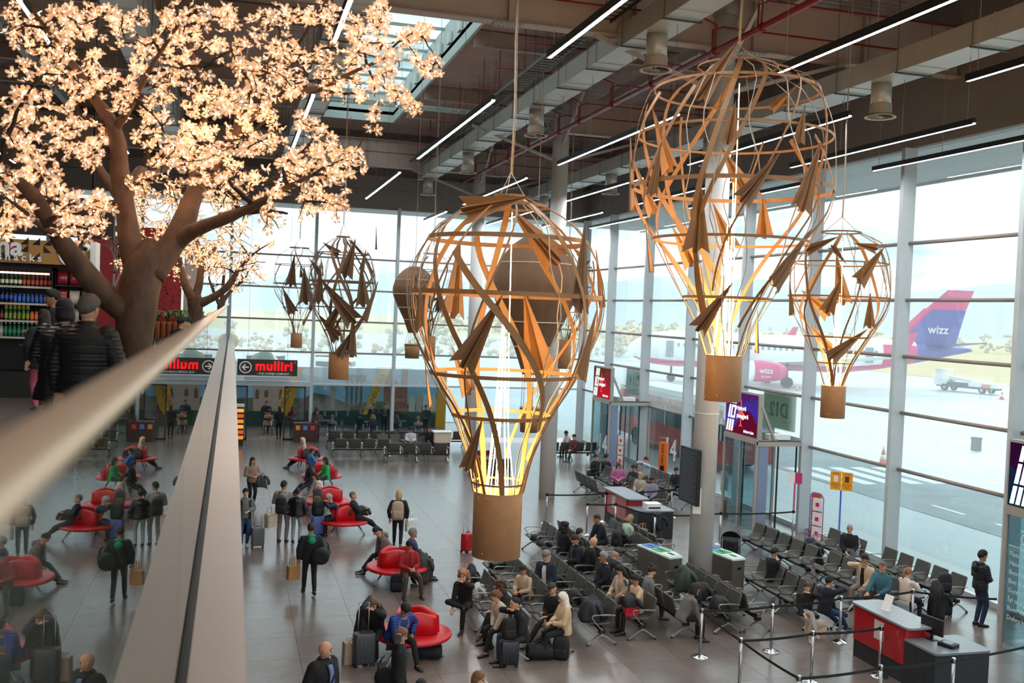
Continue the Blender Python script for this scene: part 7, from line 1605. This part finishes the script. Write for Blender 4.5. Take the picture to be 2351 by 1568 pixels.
KB = {'brown': bottle_me('bottle', '#2b1408', '#a08040', '#d9c8a0'), 'green': bottle_me('bottle', '#0f2a16', '#b03030', '#c9c9b0'), 'red': bottle_me('bottle', '#4a1812', '#8f2a22', '#a8382c'), 'cola': bottle_me('pet', '#140a10', '#1d3fa0', '#1d49b8'), 'blue': bottle_me('can', '#16357a', '#8f97a8', '#2f5cb0'), 'dark': bottle_me('bottle', '#120b0c', '#a02020', '#8a2030'), 'lime': bottle_me('can', '#1a6a30', '#9aa08a', '#8f8a2a'), 'orange': bottle_me('can', '#c8401a', '#b8bcc4', '#e07a30'), 'clear': bottle_me('pet', '#8f9590', '#d0d4d6', '#b9c4c4'), 'gpet': bottle_me('pet', '#0f5a34', '#e0e4e0', '#2a8a58')}
ORD = 'first second third fourth fifth sixth seventh eighth ninth tenth eleventh twelfth thirteenth fourteenth fifteenth sixteenth seventeenth eighteenth nineteenth twentieth'.split()
ROWS = [['green'] * 9 + ['brown'] * 5 + ['green'] * 7 + ['red'] * 7, ['cola'] * 18 + ['blue'] * 9, ['dark'] * 16 + ['lime'] * 6 + ['orange'] * 5, ['clear'] * 15 + ['gpet'] * 11]
nm = {'green': 'green glass bottle', 'brown': 'brown glass bottle', 'red': 'red capped bottle', 'cola': 'dark cola bottle with a blue label', 'blue': 'bright blue can', 'dark': 'dark soda bottle', 'lime': 'green and yellow can', 'orange': 'orange can', 'clear': 'clear water bottle', 'gpet': 'green water bottle'}
sn = ['top shelf', 'second shelf', 'third shelf', 'bottom shelf']
for r_i, row in enumerate(ROWS):
    for i, kind in enumerate(row):
        x = sh.location.x + xr - .09 - (len(row) - 1 - i) * .064
        if x < sh.location.x + xl + .08: continue
        b = link('can' if kind in ('blue', 'lime', 'orange') else 'bottle', KB[kind], None, (x, YS + .1, MZ + SHZ[r_i] + .0005)); n_ = row[i:].count(kind); tag(b, '%s %s from the right, cooler %s' % (ORD[n_ - 1 + (9 if kind == 'green' and i < 9 else 0) * 0], nm[kind], sn[r_i]), 'bottle', 'drinks in the cooler')
        if kind == 'lime':
            b = link('can', KB[kind], None, (x, YS + .1, MZ + SHZ[r_i] + .152)); tag(b, '%s green and yellow can from the right, upper layer of third cooler shelf' % ORD[row[i:].count(kind) - 1], 'can', 'stacked green cans')
# header with letters
hx0, hx1 = sh.location.x - 1.7, gp(207, 580, YS - .1).x; hz0, hz1 = gp(100, 606, YS - .1).z, gp(100, 552, YS - .1).z
hd = thing('shop_header', 'kraft coloured shop header with black triangles and white letters', 'sign', ((hx0 + hx1) / 2, YS - .1, hz0)); hw, hh = (hx1 - hx0) / 2, hz1 - hz0
MB().bb((-hw, 0, 0), (hw, .5, hh)).obj('fascia', kr, hd); MB().bb((hw, -.02, -.1), (hw + .09, .5, hh + .02)).obj('end_panel', WHITE, hd)
MB().bb((-hw, .3, -.25), (hw + .05, .48, .0)).obj('back_board', dkw, hd); rr = random.Random(4)
for k in range(14):
    for j in range(3):
        x = -hw + .08 + k * .17; z = .06 + j * hh / 3.2
        if rr.random() < .62 and x < hw - .2:
            q = .12; MB().prism([(x, z), (x + q, z), (x + (q if rr.random() < .5 else 0), z + q)], -.004, .001, 0, Matrix.Rotation(pi / 2, 4, 'X')).obj('triangle', BLACK, hd)
text('lettering', 'na', .42, WHITE, hd, (gp(22, 570, YS - .1).x - hd.location.x, -.02, hh * .66), (pi / 2, 0, 0), .015, .012); text('small_lettering', 's n a c k s', .16, WHITE, hd, (gp(46, 593, YS - .1).x - hd.location.x, -.02, hh * .22), (pi / 2, 0, 0), .01, .003)
MB().lathe([(.1, -.012), (.1, .0)], 20, mtx=Matrix.Translation((gp(33, 572, YS - .1).x - hd.location.x, -.01, hh * .62)) @ Matrix.Rotation(pi / 2, 4, 'X')).obj('red_disc', mat('#c01828', .4), hd)
MB().lathe([(.2, -.02), (.2, .0), (.17, .0), (.17, -.02)], 24, caps=False, mtx=Matrix.Translation((gp(165, 580, YS - .1).x - hd.location.x, -.02, hh * .45)) @ Matrix.Rotation(pi / 2, 4, 'X')).obj('round_badge', WHITE, hd)
o = thing('security_camera', 'white dome security camera on the shop header', 'camera', (gp(197, 567, YS - .2).x, YS - .2, gp(197, 575, YS - .2).z)); MB().ell((0, 0, .05), (.07, .07, .07), 14, 10).bb((-.03, 0, .05), (.03, .12, .1)).obj('housing', WHITE, o); MB().ell((0, -.035, .03), (.04, .045, .04), 12, 8).obj('lens_dome', BLACK, o)
# chips shelf
cs = thing('snack_shelf', 'black snack shelf with crisp bags right of the drinks cooler', 'shelf', (gp(160, 700, YS).x, YS, MZ)); cw = gp(205, 700, YS).x - gp(126, 700, YS).x
MB().bb((-cw / 2, .45, 0), (cw / 2, .5, zt)).bb((-cw / 2, 0, 0), (-cw / 2 + .03, .5, zt)).bb((cw / 2 - .03, 0, 0), (cw / 2, .5, zt)).obj('cabinet', dkw, cs)
CZ = [gp(160, y, YS).z - MZ for y in (655, 700, 742)]
for z in CZ: MB().bb((-cw / 2 + .03, .02, z - .02), (cw / 2 - .03, .45, z)).obj('shelf', dkw, cs)
for j, z in enumerate(CZ):
    for i, c in enumerate((['#8f1a2a', '#a02030', '#0f6a54'] if j == 0 else ['#b02a2a', '#c8b8a8', '#c8a030'])):
        x = cs.location.x - cw / 2 + .12 + i * .19; mb = MB(); mb.loft([[(a * w, b * d, zz) for a, b in rounded(-.08, -.035, .08, .035, .02, 2)] for w, d, zz in ((1, .1, 0), (1, .9, .05), (.95, 1, .12), (1, .7, .2), (1, .08, .235))], 0, True)
        b = mb.obj('crisp_bag', [mat(c, .25, coat=.4)], None, (x, YS + .14, MZ + z + .001)); tag(b, '%s crisp bag on the %s snack shelf' % (['first', 'middle', 'last'][i], ['upper', 'middle', 'lower'][j]), 'crisps')
# overhead sign band
o = thing('direction_sign', 'dark overhead direction sign band with arrows and pictograms', 'sign', (0, 15.2, 0)); xa, xb = -7.5, gp(262, 500, 15.2).x; za, zb = gp(150, 542, 15.2).z, gp(150, 452, 15.2).z
MB().bb((xa, 0, za), (xb, .2, zb)).obj('band', mat('#211a18', .7), o)
for x in (-6.5, -4.2, xb - .3): MB().tube([(x, .1, zb), (x, .1, 15.8)], .015, 5).obj('hanger_rod', BLACK, o)
def arrow(px, py, c, s):
    q = gp(px, py, 15.2); a = MB(); a.bar([V((q.x - s, -.012, q.z)), V((q.x + s, -.012, q.z))], .04, .01, (0, -1, 0)); a.bar([V((q.x - s * .2, -.012, q.z + s * .8)), V((q.x - s, -.012, q.z)), V((q.x - s * .2, -.012, q.z - s * .8))], .04, .01, (0, -1, 0)); a.obj('arrow', c, o)
arrow(64, 468, emit('#f0a020', .9), .055); arrow(64, 513, emit('#d8d4cc', .7), .05)
for px in (92, 190): q = gp(px, 512, 15.2); MB().prism(rounded(q.x - .065, q.z - .06, q.x + .065, q.z + .06, .015), .0, .012, 0, Matrix.Rotation(pi / 2, 4, 'X')).obj('pictogram', emit('#d8d4cc', .6), o); MB().bb((q.x - .03, -.016, q.z - .04), (q.x - .01, -.012, q.z + .03)).bb((q.x + .01, -.016, q.z - .04), (q.x + .03, -.012, q.z + .03)).obj('figures', BLACK, o)
# red feature wall with grey printed tree
o = thing('feature_wall', 'red feature wall with a grey painted tree and small printed leaves', 'wall panel', (0, 28.0, 0)); xa, xb = gp(215, 600, 28.0).x, gp(418, 600, 28.0).x; zt2 = gp(300, 520, 28.0).z
MB().bb((xa - .4, 0, MZ), (xb, .15, zt2)).obj('panel', mat('#8e1a22', .6, var=.06, scale=3), o)
gm = mat('#8f8b8b', .8); rr = random.Random(9); br_ = MB()
def grow(p, d, L, w, n):
    q = p + d * L; br_.bar([V((p.x, -.006, p.z)), V((q.x, -.006, q.z))], w, .006, (0, -1, 0))
    if n > 0:
        for k in range(3): an = rr.uniform(-.75, .75); c, s = cos(an), sin(an); grow(q, V((d.x * c - d.z * s, 0, d.x * s + d.z * c)), L * rr.uniform(.62, .82), w * .62, n - 1)
tb = gp(262, 720, 28.0); grow(V((tb.x, 0, tb.z)), V((-.05, 0, 1)), .62, .09, 5); br_.obj('painted_tree', gm, o)
pt = MB()
for k in range(40): q = gp(rr.uniform(350, 414), rr.uniform(655, 712), 28.0); pt.prism([(q.x, q.z - .03), (q.x + .02, q.z), (q.x, q.z + .03), (q.x - .02, q.z)], 0, .006, 0, Matrix.Rotation(pi / 2, 4, 'X'))
stuff(pt.obj('printed_leaves', mat('#4a0f16', .6), o))
o = thing('pillar', 'pale grey pillar beside the red feature wall', 'pillar', (gp(438, 680, 28.4).x, 28.4, MZ)); MB().bb((-.18, -.18, 0), (.18, .18, 3.2)).obj('shaft', mat('#a8a4a0', .6), o); MB().bb((-.2, -.2, 0), (.2, .2, .12)).obj('base', mat('#8d8985', .6), o)
# banquette with plants, table
o = thing('banquette', 'brown channel tufted banquette in front of the red wall', 'sofa', (gp(385, 760, 26.9).x, 26.9, MZ))
for k in range(14): MB().loft([[(-.95 + k * .14 + .066 * cos(t), .05 + .05 * sin(t), z) for t in [2 * pi * i / 8 for i in range(8)]] for z in (.42, 1.05, 1.1)], 0, True).obj('channel', mat('#8a4a2c', .6), o)
MB().bb((-1, -.5, 0), (1, .1, .45)).obj('seat', mat('#6a3820', .6), o); MB().bb((-1, .1, 0), (1, .4, 1.05)).obj('planter_box', mat('#3a2318', .7), o)
for k in range(7):
    pl_ = thing('potted_plant', 'green plant with arching leaves behind the banquette, %s from its end' % ['first', 'second', 'third', 'fourth', 'fifth', 'sixth', 'seventh'][k], 'plant', (o.location.x - .85 + k * .28, o.location.y + .25, MZ + 1.05), group='planter plants')
    for j in range(9):
        a = j * 2.4 + k; l = rr.uniform(.2, .42); pts = [V((0, 0, 0)), V((cos(a) * l * .35, sin(a) * l * .35, l * .8)), V((cos(a) * l, sin(a) * l, l * .9)), V((cos(a) * l * 1.4, sin(a) * l * 1.4, l * .6))]
        lf = MB(); lf.loft([[p + V((-sin(a) * w, cos(a) * w, 0)), p + V((0, 0, .01)), p + V((sin(a) * w, -cos(a) * w, 0))] for p, w in zip(pts, (.008, .03, .03, .003))], 0, True, False, False); lf.obj('leaf', mat(['#2d5a2a', '#4a7a34', '#7a6a2c'][(j + k) % 3], .5), pl_)
o = thing('cafe_table', 'square dark cafe table on the gallery beside the blossom tree', 'table', (gp(388, 790, 18.6).x, 18.6, MZ)); MB().bb((-.36, -.36, .72), (.36, .36, .75)).obj('tabletop', mat('#2a2320', .35), o); MB().bb((-.33, -.33, .05), (.33, .33, .72)).obj('pedestal', BLACK, o); MB().bb((-.35, -.35, 0), (.35, .35, .05)).obj('base', BLACK, o)
def cafe_chair(x, y, rz, label, z0=MZ):
    o = thing('cafe_chair', label, 'chair', (x, y, z0), rz)
    MB().bb((-.21, -.21, .43), (.21, .21, .46)).obj('seat', BLACK, o); MB().bar([V((-.2, -.2, .82)), V((0, -.24, .82)), V((.2, -.2, .82))], .02, .12, (0, 0, 1)).obj('backrest', BLACK, o)
    for sx in (-1, 1):
        for sy in (-1, 1): MB().tube([(sx * .2, sy * .2, 0), (sx * .19, sy * .19, .43 if sy > 0 else .85)], .013, 6).obj('leg', ALU, o)
q = gp(370, 770, 22.2); cafe_chair(q.x, 22.2, .4, 'thin framed cafe chair beside the seated man in black'); q = gp(410, 780, 22.6); cafe_chair(q.x, 22.6, -radians(40), 'cafe chair under the man in black on the gallery'); q = gp(436, 780, 23.6); cafe_chair(q.x, 23.6, -radians(250), 'cafe chair under the woman in white on the gallery')
for P in PQ:
    if 'outside' in P['label'] or 'open doorway with' in P['label']:
        b = P['obj'].location; cafe_chair(b.x, b.y, -radians(P['face']), 'cafe chair under the ' + P['label'].split(' sitting')[0], 0.0)
for k, (x, y) in enumerate(((4.9, 53.6), (7.0, 53.2), (8.9, 53.8))):
    o = thing('terrace_table', 'round terrace table, %s of three along the end windows' % ['first', 'second', 'third'][k], 'table', (x, y, 0)); MB().lathe([(.38, .72), (.38, .75)], 20).obj('tabletop', mat('#3a4346', .4), o); MB().lathe([(.25, 0), (.25, .02), (.03, .05), (.03, .72)], 12).obj('pedestal', BLACK, o)
o = thing('reindeer_lamp', 'golden wire ornament behind the handrail at the foot of the tree', 'ornament', onY(215, 880, 7.2), 0)
gd = emit('#d9992e', .8); g_ = MB()
for k in range(7): g_.tube([V((.11 * cos(t) * (1 - .03 * k), .11 * sin(t) * (1 - .03 * k) , -.35 + .06 * k + .03 * sin(3 * t))) for t in [2 * pi * i / 16 for i in range(17)]], .008, 5)
g_.obj('wire_coil', mat('#c8912e', .3, .8), o); MB().lathe([(.1, -.7), (.1, -.38)], 16).obj('base', BLACK, o); o.location.z = MZ + .7

flush_text()
